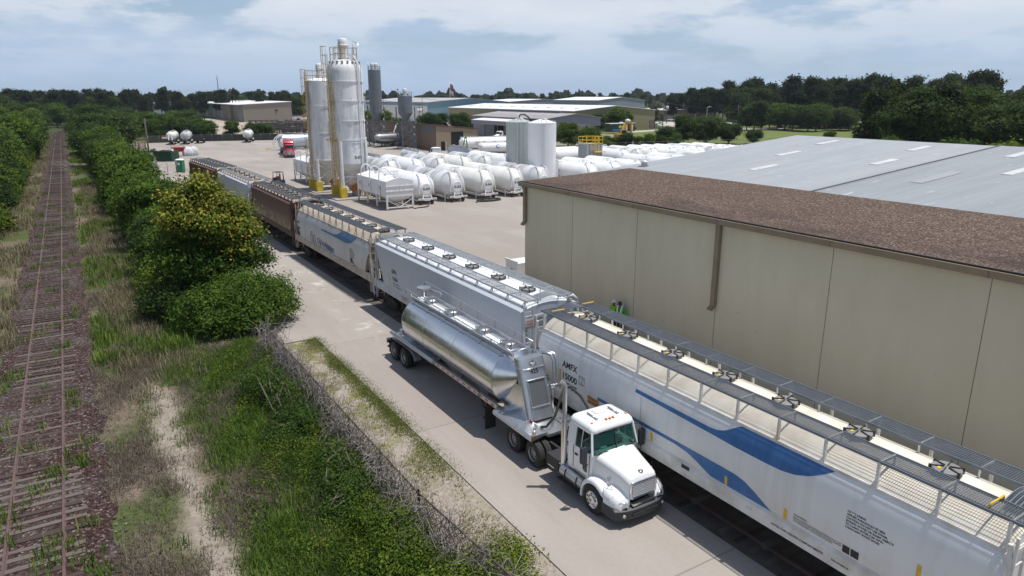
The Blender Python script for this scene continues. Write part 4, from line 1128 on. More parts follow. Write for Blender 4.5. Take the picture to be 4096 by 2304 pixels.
mb.box(-0.55, -1.6, 0.8, 0.55, 1.4, 1.2); mb.box(-0.5, -9.0, 1.18, 0.5, -8.2, 1.3); mb.build('bogie_frame', M_dark, tl)
# gooseneck deck over the tractor's drive wheels
mb = MB(); rows = []
for y in (-9.75, -11.9, -12.55):
    rows.append([(-1.19, y, 1.10), (-1.20, y, 1.22), (-1.14, y, 1.29), (-1.0, y, 1.31), (-0.45, y, 1.31), (-0.45, y, 1.24)])
    
mb.loft(rows, 0, False)
mb.loft([[(-x, y, z) for x, y, z in r] for r in rows], 0, False)
mb.box(-0.46, -12.6, 1.12, 0.46, -9.6, 1.24)
dk = mb.build('gooseneck_deck', M_alu, tl)
for y in (-10.35, -11.5): MB().box(-1.14, y - 0.03, 1.31, -0.52, y + 0.03, 1.40).build('deck_rib', M_alu, dk)
for k in range(6): MB().box(-0.56, -10.2 - 0.36 * k, 1.32, -0.53, -9.98 - 0.36 * k, 1.40).build('reflective_tape', M_redrf if k % 2 == 0 else M_paper, dk)
for s in (-1, 1): MB().cyl((s * 1.0, -12.45, 1.36), (s * 0.8, -12.2, 1.38), 0.06, n=8).build('gladhand_coupling', M_alu, dk)
MB().cyl((-1.12, -12.5, 1.3), (-1.12, -12.56, 1.3), 0.05, n=10).build('amber_lamp', M_amber, dk)
# front cover: sloping face between the deck and tank top, with side skirts
mb = MB()
def fy(z): return -10.75 - (3.58 - z) * 0.36
cols = []
for z in (1.32, 2.0, 2.8, 3.45, 3.58):
    y = fy(z); w = 0.50
    pts = [(-w - 0.10, y + 0.36, z), (-w - 0.10, y + 0.22, z), (-w - 0.06, y + 0.06, z), (-w + 0.06, y, z), (w - 0.06, y, z), (w + 0.06, y + 0.06, z), (w + 0.10, y + 0.22, z), (w + 0.10, y + 0.36, z)]
    cols.append(pts)
mb.loft(cols, 0, True, True, True); cv = mb.build('front_cover', M_alu, tl, smooth_angle=50)
mb = MB()
mb.prism([(-9.7, 1.30), (-11.45, 1.30), (-10.95, 2.6), (-10.55, 2.6), (-10.1, 2.0), (-9.75, 1.62)], -0.63, -0.60, 'x'); mb.prism([(-9.7, 1.30), (-11.45, 1.30), (-10.95, 2.6), (-10.55, 2.6), (-10.1, 2.0), (-9.75, 1.62)], 0.60, 0.63, 'x')
mb.build('nose_skirt', M_pol, tl)
def face(u, z, o=0.012): return (u, fy(z) - o, z)
mb = MB(); mb.add([face(-0.36, 1.85), face(0.36, 1.85), face(0.36, 2.78), face(-0.36, 2.78)], [(0, 1, 2, 3)]); scn = mb.build('intake_screen', mat('dark_screen', (0.17, 0.18, 0.19), 0.55, 0.5, 0.4, 60), cv)
mb = MB()
for a, b in (((-0.42, 1.82), (0.42, 1.82)), ((-0.42, 2.80), (0.42, 2.80)), ((-0.40, 1.8), (-0.40, 2.82)), ((0.40, 1.8), (0.40, 2.82))): mb.bar(face(*a, 0.02), face(*b, 0.02), 0.09 if a[1] == b[1] else 0.05, 0.04)
mb.build('screen_frame', M_alu, cv)
mb = MB(); put_text(mb, '425', 0.26, lambda u, v: face(u, 3.02 + v * 0.95, 0.008), center=True, width=0.36); mb.build('fleet_number', M_blk, cv)
mb = MB(); mb.add([face(0.17 * math.cos(t), 3.38 + 0.115 * math.sin(t), 0.01) for t in [PI / 6 + PI / 3 * k for k in range(6)]], [tuple(range(6))]); bd = mb.build('maker_badge', M_blk, cv)
mb = MB(); put_text(mb, 'MAC', 0.13, lambda u, v: face(u, 3.36 + v * 0.95, 0.016), center=True, width=0.24); put_text(mb, 'Trailer', 0.07, lambda u, v: face(u, 3.30 + v * 0.95, 0.016), center=True, width=0.16); mb.build('badge_lettering', M_paper, bd)
mb = MB(); mb.tube([(-0.64, fy(3.2) + 0.25, 3.26), (-0.5, fy(3.2) - 0.03, 3.22), (0.5, fy(3.2) - 0.03, 3.22), (0.64, fy(3.2) + 0.25, 3.26)], 0.022, 6); mb.build('cover_bar', M_chrome, cv)
mb = MB(); mb.add([(-0.985, -8.25 + 0.14 * math.cos(t), 1.36 + 0.16 * math.sin(t)) for t in [PI / 6 + PI / 3 * k for k in range(6)]], [tuple(range(6))]); bd = mb.build('maker_badge', M_blk, tl)
mb = MB(); put_text(mb, 'MAC', 0.12, lambda u, v: (-0.99, -8.25 - u, 1.34 + v), center=True, width=0.2); mb.build('badge_lettering', M_paper, bd)
# pipes at the nose
for dx in (0.0, 0.30):
    mb = MB(); mb.tube([(0.62, -10.2 + dx * 0.8, 3.5), (0.72 + dx * 0.5, -10.6, 3.62), (0.85 + dx * 0.5, -10.85, 3.58), (0.9 + dx * 0.5, -10.95, 3.35), (0.9 + dx * 0.5, -11.0, 2.9), (0.9 + dx * 0.4, -11.05, 2.3)], 0.07, 12); mb.build('air_pipe', M_alu, tl, smooth_angle=40)
mb = MB(); mb.tube([(0.8, -11.05, 2.4), (0.8, -11.1, 1.3)], 0.035, 8); mb.lathe([(0, -0.25), (0.07, -0.25), (0.09, 0), (0.07, 0.25), (0, 0.25)], (0.95, -11.05, 2.35), 10, axis='x'); mb.build('valve', M_alu, tl)
mb = MB(); mb.tube([(-0.5, -12.15, 1.36), (-0.35, -12.3, 1.40), (0.0, -12.35, 1.75), (0.35, -12.2, 2.3), (0.65, -12.0, 2.6), (0.95, -12.0, 2.62), (1.0, -12.6, 2.45), (0.95, -13.1, 2.2), (0.85, -13.6, 1.9)], 0.05, 10); mb.build('rubber_hose', M_rubber, tl)
# roof walk, rails and lids
ZT = ZA + RR
mb = MB()
for k in range(70):
    y = -9.3 + 8.5 * k / 69
    if any(abs(y - h) < 0.38 for h in (-9.0, -6.95, -4.0, -1.75)): continue
    mb.tube([(x, y, ZA + math.sqrt((RR + 0.008) ** 2 - x * x)) for x in (-0.38, -0.2, 0, 0.2, 0.38)], 0.011, 3)
mb.build('tread_rib', M_alu, tank)
for s in (-1, 1):
    mb = MB(); mb.box(*sorted_box(s * 0.42, -10.1, ZT - 0.07, s * 0.50, -0.5, ZT + 0.06)); mb.build('catwalk_edge', M_alu, tl)
    mb = MB(); mb.box(*sorted_box(s * 0.52, -9.6, ZT - 0.18, s * 0.66, -0.7, ZT - 0.15))
    for k in range(6): mb.bar((s * 0.50, -9.4 + 1.7 * k, ZT - 0.08), (s * 0.72, -9.4 + 1.7 * k, ZT - 0.2), 0.04)
    mb.build('gutter', M_alu, tl)
mb = MB(); mb.tube([(-0.52, -9.95, ZT + 0.05), (-0.52, -9.95, ZT + 0.16), (-0.52, -9.5, ZT + 0.18), (-0.52, 0.1, ZT + 0.30), (-0.52, 0.2, ZT + 0.25), (-0.52, 0.15, ZT + 0.05)], 0.025, 6)
for k in range(6): mb.bar((-0.52, -8.5 + 1.6 * k, ZT), (-0.52, -8.5 + 1.6 * k, ZT + 0.22), 0.025)
mb.build('handrail', M_alu, tl)
mb = MB(); mb.tube([(0.62, -9.9, ZT + 0.0), (0.62, -9.9, ZT + 0.30), (0.62, -9.0, ZT + 0.34), (0.62, 0.25, ZT + 0.52), (0.62, 0.35, ZT + 0.46), (0.62, 0.3, ZT + 0.05)], 0.025, 6); mb.tube([(0.62, -9.9, ZT + 0.3), (0.1, -10.15, ZT + 0.18), (-0.5, -10.1, ZT + 0.14)], 0.025, 6)
for k in range(6): mb.bar((0.62, -8.5 + 1.6 * k, ZT - 0.1), (0.62, -8.5 + 1.6 * k, ZT + 0.4), 0.025)
mb.build('handrail', M_alu, tl)
def lid(root, x, y, z, r=0.30):
    mb = MB(); mb.cyl((x, y, z - 0.1), (x, y, z + 0.12), r, n=22); mb.cyl((x, y, z + 0.12), (x, y, z + 0.17), r * 0.98, r * 0.8, n=22); h = mb.build('manhole_lid', M_alu, root, smooth_angle=40)
    c = MB()
    for k in range(6):
        a = 2 * PI * k / 6 + 0.3; ca, sa = math.cos(a), math.sin(a)
        c.bar((x + r * 1.2 * ca, y + r * 1.2 * sa, z + 0.18), (x + 0.05 * ca, y + 0.05 * sa, z + 0.20), 0.03); c.cyl((x + r * 1.12 * ca, y + r * 1.12 * sa, z), (x + r * 1.12 * ca, y + r * 1.12 * sa, z + 0.23), 0.025, n=6)
    c.build('lid_clamp', M_rim, h)
for y in (-9.0 - 0.05, -6.95, -4.0, -1.75): lid(tl, 0, y, ZT)
# raised rear vent with a U-shaped pipe and rails
mb = MB(); mb.cyl((0.35, -0.15, ZT - 0.5), (0.35, -0.15, ZT + 0.28), 0.12, n=12); mb.cyl((0.35, -0.15, ZT + 0.25), (0.35, -0.15, ZT + 0.34), 0.38, n=8); mb.tube([(0.6, -0.3, ZT + 0.2), (0.85, -1.0, ZT + 0.18), (0.8, -1.3, ZT + 0.1), (0.65, -1.2, ZT - 0.05)], 0.06, 8); mb.build('vent_stack', M_alu, tl, smooth_angle=40)
mb = MB()
for x in (-0.25, 0.05): mb.tube([(x, -0.3, ZT - 0.25), (x, -0.4, ZT + 0.0), (x, -0.7, ZT + 0.1), (x, -0.95, ZT)], 0.025, 6)
mb.build('ladder_rail', M_alu, tl)
# rear end: ladder, valves, bumper, lamps
mb = ladder_x(0.1, -0.25, 0.15, 0.6, ZT, 9, None, 0.035); mb.build('rear_ladder', M_alu, tl)
mb = MB(); mb.box(-1.2, 1.35, 0.72, 1.2, 1.5, 0.95); mb.box(-1.15, 1.4, 0.45, 1.15, 1.5, 0.55); mb.bar((-0.6, 1.45, 0.5), (-0.6, 1.45, 0.8), 0.08); mb.bar((0.6, 1.45, 0.5), (0.6, 1.45, 0.8), 0.08); rb = mb.build('rear_bumper', M_chrome, tl)
for s in (-1, 1): MB().cyl((s * 0.9, 1.5, 0.83), (s * 0.9, 1.53, 0.83), 0.07, n=12).build('tail_lamp', M_redrf, rb)
mb = MB(); mb.tube([(0, -7.5, 0.5), (0, 0.4, 0.55), (0.0, 1.2, 0.65)], 0.07, 10); mb.build('discharge_line', M_alu, tl)
mb = MB(); mb.box(-0.75, 0.35, 1.36, -0.45, 0.65, 1.62); mb.lathe([(0, -0.12), (0.14, -0.12), (0.16, 0), (0.14, 0.12), (0, 0.12)], (-0.35, 0.1, 1.5), 12, axis='y'); mb.tube([(-0.35, 0.1, 1.5), (0.0, -0.1, 1.6), (0.3, 0, 1.5)], 0.08, 10); mb.build('rear_valve', M_alu, tl)
# ---------------------------------------------------------------- storage tank trailers in rows
def tank_paint(name, c, dirt, amt):
    m, nt, b = _nodes(name)
    n1 = noise(nt, coords(nt, (0.10, 1, 0.10)), 1.5, 5, 0.7); n2 = noise(nt, coords(nt), 0.45, 4)
    s = nt.nodes.new('ShaderNodeSeparateXYZ'); nt.links.new(coords(nt), s.inputs[0])
    k = math_(nt, 'MULTIPLY', ramp(nt, n1, [(0.38, 0.0), (0.62, 1.0)]), ramp(nt, math_(nt, 'DIVIDE', s.outputs[2], 4), [(0.42, 0.1), (0.85, 1.0)]))
    o = mixc(nt, math_(nt, 'MULTIPLY', k, amt), c, dirt)
    o = mixc(nt, math_(nt, 'MULTIPLY', n2, 0.12), o, dirt)
    nt.links.new(o, b.inputs['Base Color']); b.inputs['Roughness'].default_value = 0.32; b.inputs['Specular IOR Level'].default_value = 0.5
    return m
T_white = tank_paint('clean_white_tank', (0.80, 0.815, 0.825), (0.55, 0.55, 0.54), 0.22)
T_dirty = tank_paint('sooty_white_tank', (0.72, 0.73, 0.735), (0.26, 0.265, 0.28), 0.85)
T_cream = tank_paint('cream_white_tank', (0.78, 0.785, 0.75), (0.50, 0.48, 0.43), 0.35)
M_wht = mat('white_steel', (0.74, 0.75, 0.76), 0.45, 0, 0.15, 2)
M_brownw = mat('brown_tyre', (0.10, 0.05, 0.04), 0.8, 0, 0.3, 4)

def storage_tank(paint, label):
    """long white bulk storage trailer: two bulged barrels, hopper bottoms, flat disc on the nose; nose toward -y"""
    root = thing('storage_tank', label, 'tank trailer', (0, 0, 0), 0, 'white bulk tanks parked in rows')
    n = 36
    def ring(y, r, dz):
        return [(r * math.cos(2 * PI * k / n), y, 2.1 + dz + r * math.sin(2 * PI * k / n)) for k in range(n)]
    mb = MB()
    P = [(-0.95, 0.70, -0.12), (-0.93, 0.76, -0.12), (-0.30, 1.34, -0.02), (-0.08, 1.53, 0), (0.10, 1.62, 0), (0.35, 1.65, 0), (2.5, 1.65, 0), (5.1, 1.65, 0), (5.5, 1.60, 0.03), (5.85, 1.42, 0.12), (6.05, 1.2, 0.22), (6.15, 1.15, 0.25), (6.35, 1.15, 0.25), (6.45, 1.2, 0.22), (6.65, 1.42, 0.12), (7.0, 1.60, 0.03), (7.4, 1.65, 0), (10, 1.65, 0), (12.1, 1.65, 0), (12.5, 1.58, 0.02), (12.9, 1.3, 0.1), (13.15, 0.85, 0.2), (13.22, 0.4, 0.25)]
    mb.loft([ring(*p) for p in P], 0, True)
    tk = mb.build('tank', paint, root, smooth_angle=35)
    mb = MB(); mb.lathe([(0.0, -0.99), (0.66, -0.99), (0.70, -0.95)], (0, 0, 1.98), 28, axis='y'); mb.build('end_disc', M_wht, tk, smooth_angle=30)
    for yc in (2.6, 9.6):
        r0 = [(1.55 * math.cos(t), yc + 2.5 * math.sin(t), 1.75) for t in [2 * PI * k / 28 for k in range(28)]]
        r1 = [(0.18 * math.cos(t), yc + 0.18 * math.sin(t), 0.42) for t in [2 * PI * k / 28 for k in range(28)]]
        mb = MB(); mb.loft([r0, r1], 0, True); mb.build('hopper_cone', paint, root, smooth_angle=40)
    for s in (-1, 1):
        mb = MB()
        x = s * 0.62
        mb.tube([(x, 0.55, 3.70), (x, 0.15, 3.83), (x * 1.05, -0.25, 3.72), (x * 1.15, -0.62, 3.30), (x * 1.25, -0.85, 2.75), (x * 1.5, -0.95, 2.2), (x * 1.7, -1.0, 1.35)], 0.065, 8)
        mb.bar((x * 1.3, -0.95, 2.1), (x * 0.8, -0.9, 2.05), 0.05)
        mb.build('nose_pipe', M_wht, root, smooth_angle=40)
        mb = MB(); mb.bar((s * 0.45, -1.05, 1.28), (s * 0.62, -1.25, 0.78), 0.1, 0.1); mb.build('nose_brace', M_wht, root)
        mb = MB(); mb.bar((s * 1.25, 0.2, 1.2), (s * 1.25, 0.2, 0.0), 0.12); mb.bar((s * 1.25, 0.2, 0.9), (s * 1.0, 1.4, 0.5), 0.08); mb.build('support_leg', M_wht, root)
        MB().box(*sorted_box(s * 0.95, -0.4, 0.42, s * 1.1, 12.6, 0.60)).build('frame_rail', M_wht, root)
        MB().lathe([(0, -0.11), (0.33, -0.11), (0.36, -0.06), (0.36, 0.06), (0.33, 0.11), (0, 0.11)], (s * 0.82, -0.85, 0.36), 18, axis='x').build('wheel', M_brownw, root, smooth_angle=40)
    mb = MB(); mb.box(-0.42, -1.02, 1.0, 0.42, -0.98, 1.22); mb.build('access_step', M_wht, root)
    mb = MB(); mb.box(-1.28, -1.32, 0.62, 1.28, -1.18, 0.84); bp = mb.build('bumper', M_wht, root)
    for x in (-1.05, -0.85, 0.85, 1.05): MB().cyl((x, -1.32, 0.73), (x, -1.34, 0.73), 0.05, n=8).build('tail_lamp', M_redrf, bp)
    MB().cyl((-0.8, -0.85, 0.36), (0.8, -0.85, 0.36), 0.09, n=8).build('axle', M_under, root)
    # platform in the waist with ladder on the near side
    mb = MB(); mb.box(-1.62, 5.75, 2.62, -0.6, 6.75, 2.66)
    for y in (5.75, 6.75):
        for x in (-1.6, -1.0): mb.bar((x, y, 2.64), (x, y, 3.68), 0.045)
    for z in (3.15, 3.68):
        mb.bar((-1.6, 5.75, z), (-1.6, 6.75, z), 0.04); mb.bar((-1.6, 5.75, z), (-0.5, 5.75, z), 0.04); mb.bar((-1.6, 6.75, z), (-0.5, 6.75, z), 0.04)
    for k in range(8): mb.bar((-1.6, 5.8 + 0.13 * k, 3.68), (-0.45, 5.8 + 0.13 * k, 3.68), 0.025)
    mb.build('platform', M_wht, root)
    ladder_mb(-1.72, 5.95, 6.4, 0.3, 2.65, 8).build('ladder', M_wht, root)
    MB().lathe([(0, 0.09), (0.22, 0.07), (0.26, 0), (0.26, -0.1)], (0, 2.6, 3.74), 14).build('manway_lid', M_wht, root)
    mb = MB(); mb.bar((0.2, 0.3, 3.74), (0.2, 0.3, 3.90), 0.05); mb.bar((0.2, 0.3, 3.88), (0.36, 0.12, 3.92), 0.06); mb.build('lifting_lug', M_under, root)
    return root
G_T = 'white bulk tanks parked in rows'
protos = {}
Y1_ = 82.35
ROW1 = [(37.8, 'w', 'S-02', 'white bulk tank marked S-02 on its nose disc, right behind the white box bins'), (42.25, 'd', 'S-03', 'sooty topped bulk tank marked S-03 on its nose disc'), (46.9, 'c', 'S-04', 'cream white bulk tank marked S-04 on its nose disc'), (51.5, 'c', 'S-05', 'bulk tank marked S-05, its nose partly cut off by the warehouse corner'),
        (56.0, 'd', None, 'grey streaked bulk tank right in front of the twin white silos'), (64.8, 'w', None, 'clean white bulk tank with ladder, just right of the twin white silos'), (69.5, 'w', None, 'clean white bulk tank in front of the yellow railed tower'), (74.4, 'w', None, 'white bulk tank just right of and before the yellow railed tower'), (82.7, 'w', None, 'white bulk tank beside the gap, showing its far domed end above the grey roof edge'), (88.3, 'w', None, 'white bulk tank barely showing above the grey metal roof, next after the gap'), (92.7, 'd', None, 'sooty backed bulk tank whose top only peeks over the grey metal roof'), (97.2, 'c', None, 'cream bulk tank whose top only peeks over the grey metal roof')]
ROW2 = [(42.0, 'd', 'grey streaked bulk tank in the second row, leftmost beside the tall silo'), (46.2, 'w', 'pale bulk tank in the second row behind the one marked S-03'), (50.4, 'd', 'sooty bulk tank in the second row, third from the tall silo'), (54.8, 'c', 'cream bulk tank in the second row, fourth from the tall silo'), (59.0, 'd', 'darkly streaked bulk tank in the second row just left of the twin silos'), (63.2, 'w', 'clean white bulk tank in the second row, half hidden by the twin silos'),
        (87.3, 'w', 'clean white bulk tank in the second row, right of the yellow railed tower'), (90.6, 'd', 'sooty bulk tank in the second row, second right of the yellow railed tower'), (94.0, 'c', 'cream bulk tank in the second row, third right of the yellow railed tower'), (98.4, 'w', 'white bulk tank in the second row, fourth right of the yellow railed tower'), (101.6, 'w', 'white bulk tank in the second row, fifth right of the yellow railed tower'), (104.9, 'w', 'white bulk tank in the second row, sixth right of the yellow railed tower'), (108.3, 'd', 'sooty bulk tank in the second row, third from the far right end'), (111.4, 'w', 'white bulk tank in the second row, second from the far right end'), (114.8, 'w', 'white bulk tank at the far right end of the second row')]
def place_tank(x, y, k, label, text=None):
    pm = {'w': T_white, 'd': T_dirty, 'c': T_cream}[k]
    if k not in protos:
        t = protos[k] = storage_tank(pm, label); t.location = (x, y, 0)
    else:
        t = dup(protos[k], (x, y, 0), 0, label)
        for ch in list(t.children):
            if ch.name.startswith('disc_lettering'):
                bpy.data.objects.remove(ch)
    if text:
        mb = MB(); put_text(mb, text, 0.42, lambda u, v: (u, -1.0, 1.84 + v), center=True, width=0.98)
        TXT.append((mb, t))
    return t
TXT = []
for x, k, s, lab in ROW1: place_tank(x, Y1_, k, lab, s)
for x, k, lab in ROW2: place_tank(x, 102.6 if x < 80 else 101.0 - (x - 87) * 0.12, k, lab)
for mb, t in TXT: mb.build('disc_lettering', M_blk, t)
# long white tank lying behind the yellow tower, with its small stair and red hitch frame
lt = dup(protos['w'], (92.5, 113.5, 0), R(90), 'long white tank lying crosswise behind the yellow railed tower')
hf = thing('hitch_frame', 'dark red steel hitch frame at the end of the crosswise white tank', 'steel frame', (79.0, 113.0, 0))
mb = MB(); mb.box(-0.25, -1.0, 0, 0.0, -0.7, 4.3); mb.box(-0.25, 0.7, 0, 0.0, 1.0, 4.3); mb.box(-0.3, -1.1, 4.3, 0.35, 1.1, 4.6); mb.bar((0, -0.85, 1.5), (3.0, -0.85, 0.5), 0.25); mb.bar((0, 0.85, 1.5), (3.0, 0.85, 0.5), 0.25); mb.build('frame', mat('dark_red_steel', (0.17, 0.018, 0.028), 0.5, 0, 0.2, 2), hf)

# ---------------------------------------------------------------- white box bins on legs
def box_bin(loc, label, marks, rz=0):
    t = thing('box_bin', label, 'hopper bin', loc, rz, 'white box bins on leg frames')
    L, Wd = 10.0, 3.5
    mb = MB(); mb.prism([(0, 1.62), (0, 3.46), (Wd / 2, 3.90), (Wd, 3.46), (Wd, 1.62)], 0, L, 'y'); bd = mb.build('bin_body', M_wht, t)
    for k in range(3):
        y0 = 0.1 + k * 3.3; y1 = y0 + 3.2
        n = 16; r0, r1 = [], []
        for i in range(n):
            a = 2 * PI * i / n
            ca, sa = math.cos(a), math.sin(a); q = max(abs(ca), abs(sa))
            r0.append((Wd / 2 + 1.70 * ca / q, (y0 + y1) / 2 + 1.58 * sa / q, 1.62)); r1.append((Wd / 2 + 0.25 * ca, (y0 + y1) / 2 + 0.25 * sa, 0.55))
        mid = [(a[0] * 0.72 + b[0] * 0.28, a[1] * 0.72 + b[1] * 0.28, 1.22) for a, b in zip(r0, r1)]
        mb = MB(); mb.loft([r0, mid, r1], 0, True); mb.build('hopper_cone', M_wht, t, smooth_angle=50)
    for z in (2.24, 2.84):
        mb = MB(); mb.box(-0.05, -0.06, z, Wd + 0.05, 0.0, z + 0.07); mb.box(-0.03, 0, z, 0.0, L, z + 0.03); mb.build('stiffener', M_wht, t)
    for x in (1.2, 1.75, 2.3): MB().box(x, -0.05, 2.31, x + 0.06, 0, 2.84).build('stiffener', M_wht, t)
    for y in (0.08, 3.4, 6.6, L - 0.08):
        for x in (0.08, Wd - 0.08): MB().box(x - 0.09, y - 0.09, 0.12, x + 0.09, y + 0.09, 1.65).build('leg', M_wht, t)
    for p, q in (((0.1, 0.08, 1.25), (Wd / 2, 0.08, 0.3)), ((Wd - 0.1, 0.08, 1.25), (Wd / 2, 0.08, 0.3))): MB().bar(p, q, 0.07).build('brace', M_wht, t)
    mb = MB(); mb.box(0, 0.0, 0.22, Wd, 0.14, 0.36); mb.build('cross_tie', M_wht, t)
    for y in (0.08, 3.4, 6.6): MB().bar((0.08, y, 1.15), (0.08, y + 3.25, 0.75), 0.07).build('brace', M_wht, t)
    mb = MB(); mb.box(-0.06, -0.05, 0, 0.16, L + 0.05, 0.14); mb.box(Wd - 0.16, -0.05, 0, Wd + 0.06, L + 0.05, 0.14); mb.build('skid', mat('skid_timber', (0.27, 0.23, 0.18), 0.8, 0, 0.3, 2), t)
    for k, y in enumerate((1.9, 5.0, 8.1)):
        mb = MB(); pts = [(-0.12, y, 0.9), (-0.12, y, 3.9)] + [(0.55 - 0.67 * math.cos(a), y, 4.05 + 0.85 * math.sin(a)) for a in [PI * i / 12 for i in range(2, 9)]] + [(1.7, y - 0.1, 3.95)]
        mb.tube(pts, 0.07, 10); mb.build('fill_pipe', M_wht, t, smooth_angle=40)
        mb = MB(); mb.box(1.4, y - 1.6, 3.82, 2.1, y - 0.9, 3.95); mb.box(1.35, y - 1.5, 3.95, 2.15, y - 1.42, 4.03); mb.box(1.35, y - 1.1, 3.95, 2.15, y - 1.02, 4.03); mb.build('roof_hatch', M_wht, t)
    for k, s in enumerate(marks):
        mb = MB(); y = 2.6 + 3.35 * k
        put_text(mb, s, 0.36, lambda u, v: (-0.012, y - u, 2.42 + v), width=0.85); mb.build('bin_number', mat('grey_lettering', (0.12, 0.12, 0.13), 0.6, 0, 0.4, 6), t)
    return t
box_bin((31.6, 79.4, 0), 'white steel box bins numbered N50 N51 N52 on a leg frame before the tall silo', ['N50', 'N51', 'N52'])
box_bin((31.0, 108.0, 0), 'white steel box bins partly hidden behind the second tall silo', ['N53', 'N54', 'N55'])

# ---------------------------------------------------------------- tall silos
M_silo = None
def silo_paint():
    m, nt, b = _nodes('stained_white_silo')
    v = coords(nt)
    n1 = noise(nt, coords(nt, (1, 1, 0.22)), 0.75, 6, 0.7); n2 = noise(nt, coords(nt, (1, 1, 0.1)), 3, 5, 0.7)
    o = mixc(nt, math_(nt, 'MULTIPLY', ramp(nt, n1, [(0.47, 0.0), (0.66, 1.0)]), 0.8), (0.74, 0.745, 0.75), (0.27, 0.285, 0.31))
    o = mixc(nt, math_(nt, 'MULTIPLY', ramp(nt, n2, [(0.5, 0.0), (0.75, 1.0)]), 0.45), o, (0.42, 0.43, 0.45))
    n3 = noise(nt, coords(nt, (2.2, 2.2, 0.12)), 2.0, 4, 0.7)
    o = mixc(nt, math_(nt, 'MULTIPLY', ramp(nt, n3, [(0.66, 0.0), (0.74, 1.0)]), 0.35), o, (0.36, 0.24, 0.14))
    nt.links.new(o, b.inputs['Base Color']); b.inputs['Roughness'].default_value = 0.5; b.inputs['Specular IOR Level'].default_value = 0.3
    return m
M_silo = silo_paint()
M_cone = mat('cream_cone', (0.66, 0.63, 0.56), 0.5, 0, 0.25, 1)
M_ylad = mat('yellow_ladder', (0.50, 0.33, 0.04), 0.6, 0, 0.45, 3, c2=(0.25, 0.17, 0.07))
M_yplinth = mat('yellow_plinth', (0.66, 0.47, 0.02), 0.7, 0, 0.2, 2, c2=(0.45, 0.34, 0.05))
M_orange = mat('orange_steel', (0.58, 0.14, 0.03), 0.6, 0, 0.25, 2)
def caged_ladder(root, ang, r, z0, z1, seg, off=0.0, tang=0.0):
    """caged ladder on a silo of radius r at direction ang (from +x)"""
    ca, sa = math.cos(ang), math.sin(ang)
    def P(d, s, z): return (ca * (r + d) - sa * (s + tang), sa * (r + d) + ca * (s + tang), z)
    mb = MB()
    for s in (-0.22, 0.22): mb.bar(P(0.15, s, z0), P(0.15, s, z1), 0.05)
    z = z0 + 0.2
    while z < z1: mb.bar(P(0.15, -0.22, z), P(0.15, 0.22, z), 0.025); z += 0.33
    ld = mb.build('ladder', M_ylad, root)
    for a, b in seg:
        mb = MB(); arc = [(-0.3, 0.15), (-0.38, 0.45), (-0.22, 0.8), (0, 0.9), (0.22, 0.8), (0.38, 0.45), (0.3, 0.15)]
        z = a
        while z <= b + 0.01:
            q = [P(d, s, z) for s, d in arc]
            for u, w_ in zip(q, q[1:]): mb.bar(u, w_, 0.035, 0.05)
            z += (b - a) / max(1, round((b - a) / 1.0))
        for s, d in arc[1:-1]: mb.bar(P(d, s, a), P(d, s, b), 0.03)
        mb.build('ladder_cage', M_ylad, ld)
def top_rail(root, r, z, h, m, n=10, a0=0, a1=2 * PI, name='top_railing'):
    mb = MB(); q = [(r * math.cos(a0 + (a1 - a0) * i / n), r * math.sin(a0 + (a1 - a0) * i / n)) for i in range(n + 1)]
    for x, y in q: mb.bar((x, y, z), (x, y, z + h), 0.05)
    for k in (0.5, 1.0):
        for a, b in zip(q, q[1:]): mb.bar((a[0], a[1], z + h * k), (b[0], b[1], z + h * k), 0.045)
    mb.build(name, m, root)
def vent_filter(root, x, y, z, r, h, m):
    mb = MB(); mb.lathe([(r, 0), (r, h * 0.62), (r * 1.12, h * 0.62), (r * 1.14, h * 0.68), (r * 1.02, h * 0.70), (r * 1.02, h * 0.90), (r * 0.85, h * 0.97), (r * 0.4, h), (0, h)], (x, y, z), 24); v = mb.build('vent_filter', m, root, smooth_angle=35)
    mb = MB(); mb.bar((x - r * 0.9, y - r * 0.6, z + h * 0.4), (x - r * 1.05, y - r * 0.7, z + h * 0.85), 0.06); mb.lathe([(r * 1.03, -0.05), (r * 1.08, -0.05), (r * 1.08, 0.05), (r * 1.03, 0.05)], (x, y, z + 0.12), 24); mb.build('vent_clamp', M_rim, v)
s1 = thing('silo', 'tallest white stained silo marked S-01, domed, with yellow caged ladder and plinths', 'silo', (32.2, 93.6, 0), 0, 'tall white silos by the spur')
r = 2.28
mb = MB(); mb.lathe([(r, 4.6), (r, 16.4), (r * 0.985, 16.8), (r * 0.92, 17.25), (r * 0.8, 17.6), (r * 0.6, 17.85), (r * 0.3, 17.98), (0, 18.0)], (0, 0, 0), 48); tk = mb.build('silo_shell', M_silo, s1, smooth_angle=30)
for z in (7.7, 10.2, 12.75, 15.2):
    MB().lathe([(r, z - 0.05), (r + 0.09, z - 0.05), (r + 0.09, z + 0.05), (r, z + 0.05)], (0, 0, 0), 48, sm=False).build('stiffening_ring', M_wht, tk)
mb = MB(); mb.lathe([(r, 4.62), (r * 0.97, 4.2), (r * 0.84, 3.5), (1.55, 2.95)], (0, 0, 0), 48); mb.lathe([(1.55, 2.95), (1.2, 2.2), (0.75, 1.6), (0.4, 1.3), (0.3, 0.9)], (0, 0, 0), 40); mb.build('silo_cone', M_cone, s1, smooth_angle=45)
MB().lathe([(1.55, 3.05), (1.72, 3.05), (1.72, 2.75), (1.5, 2.75)], (0, 0, 0), 40, sm=False).build('cone_skirt', M_wht, s1)
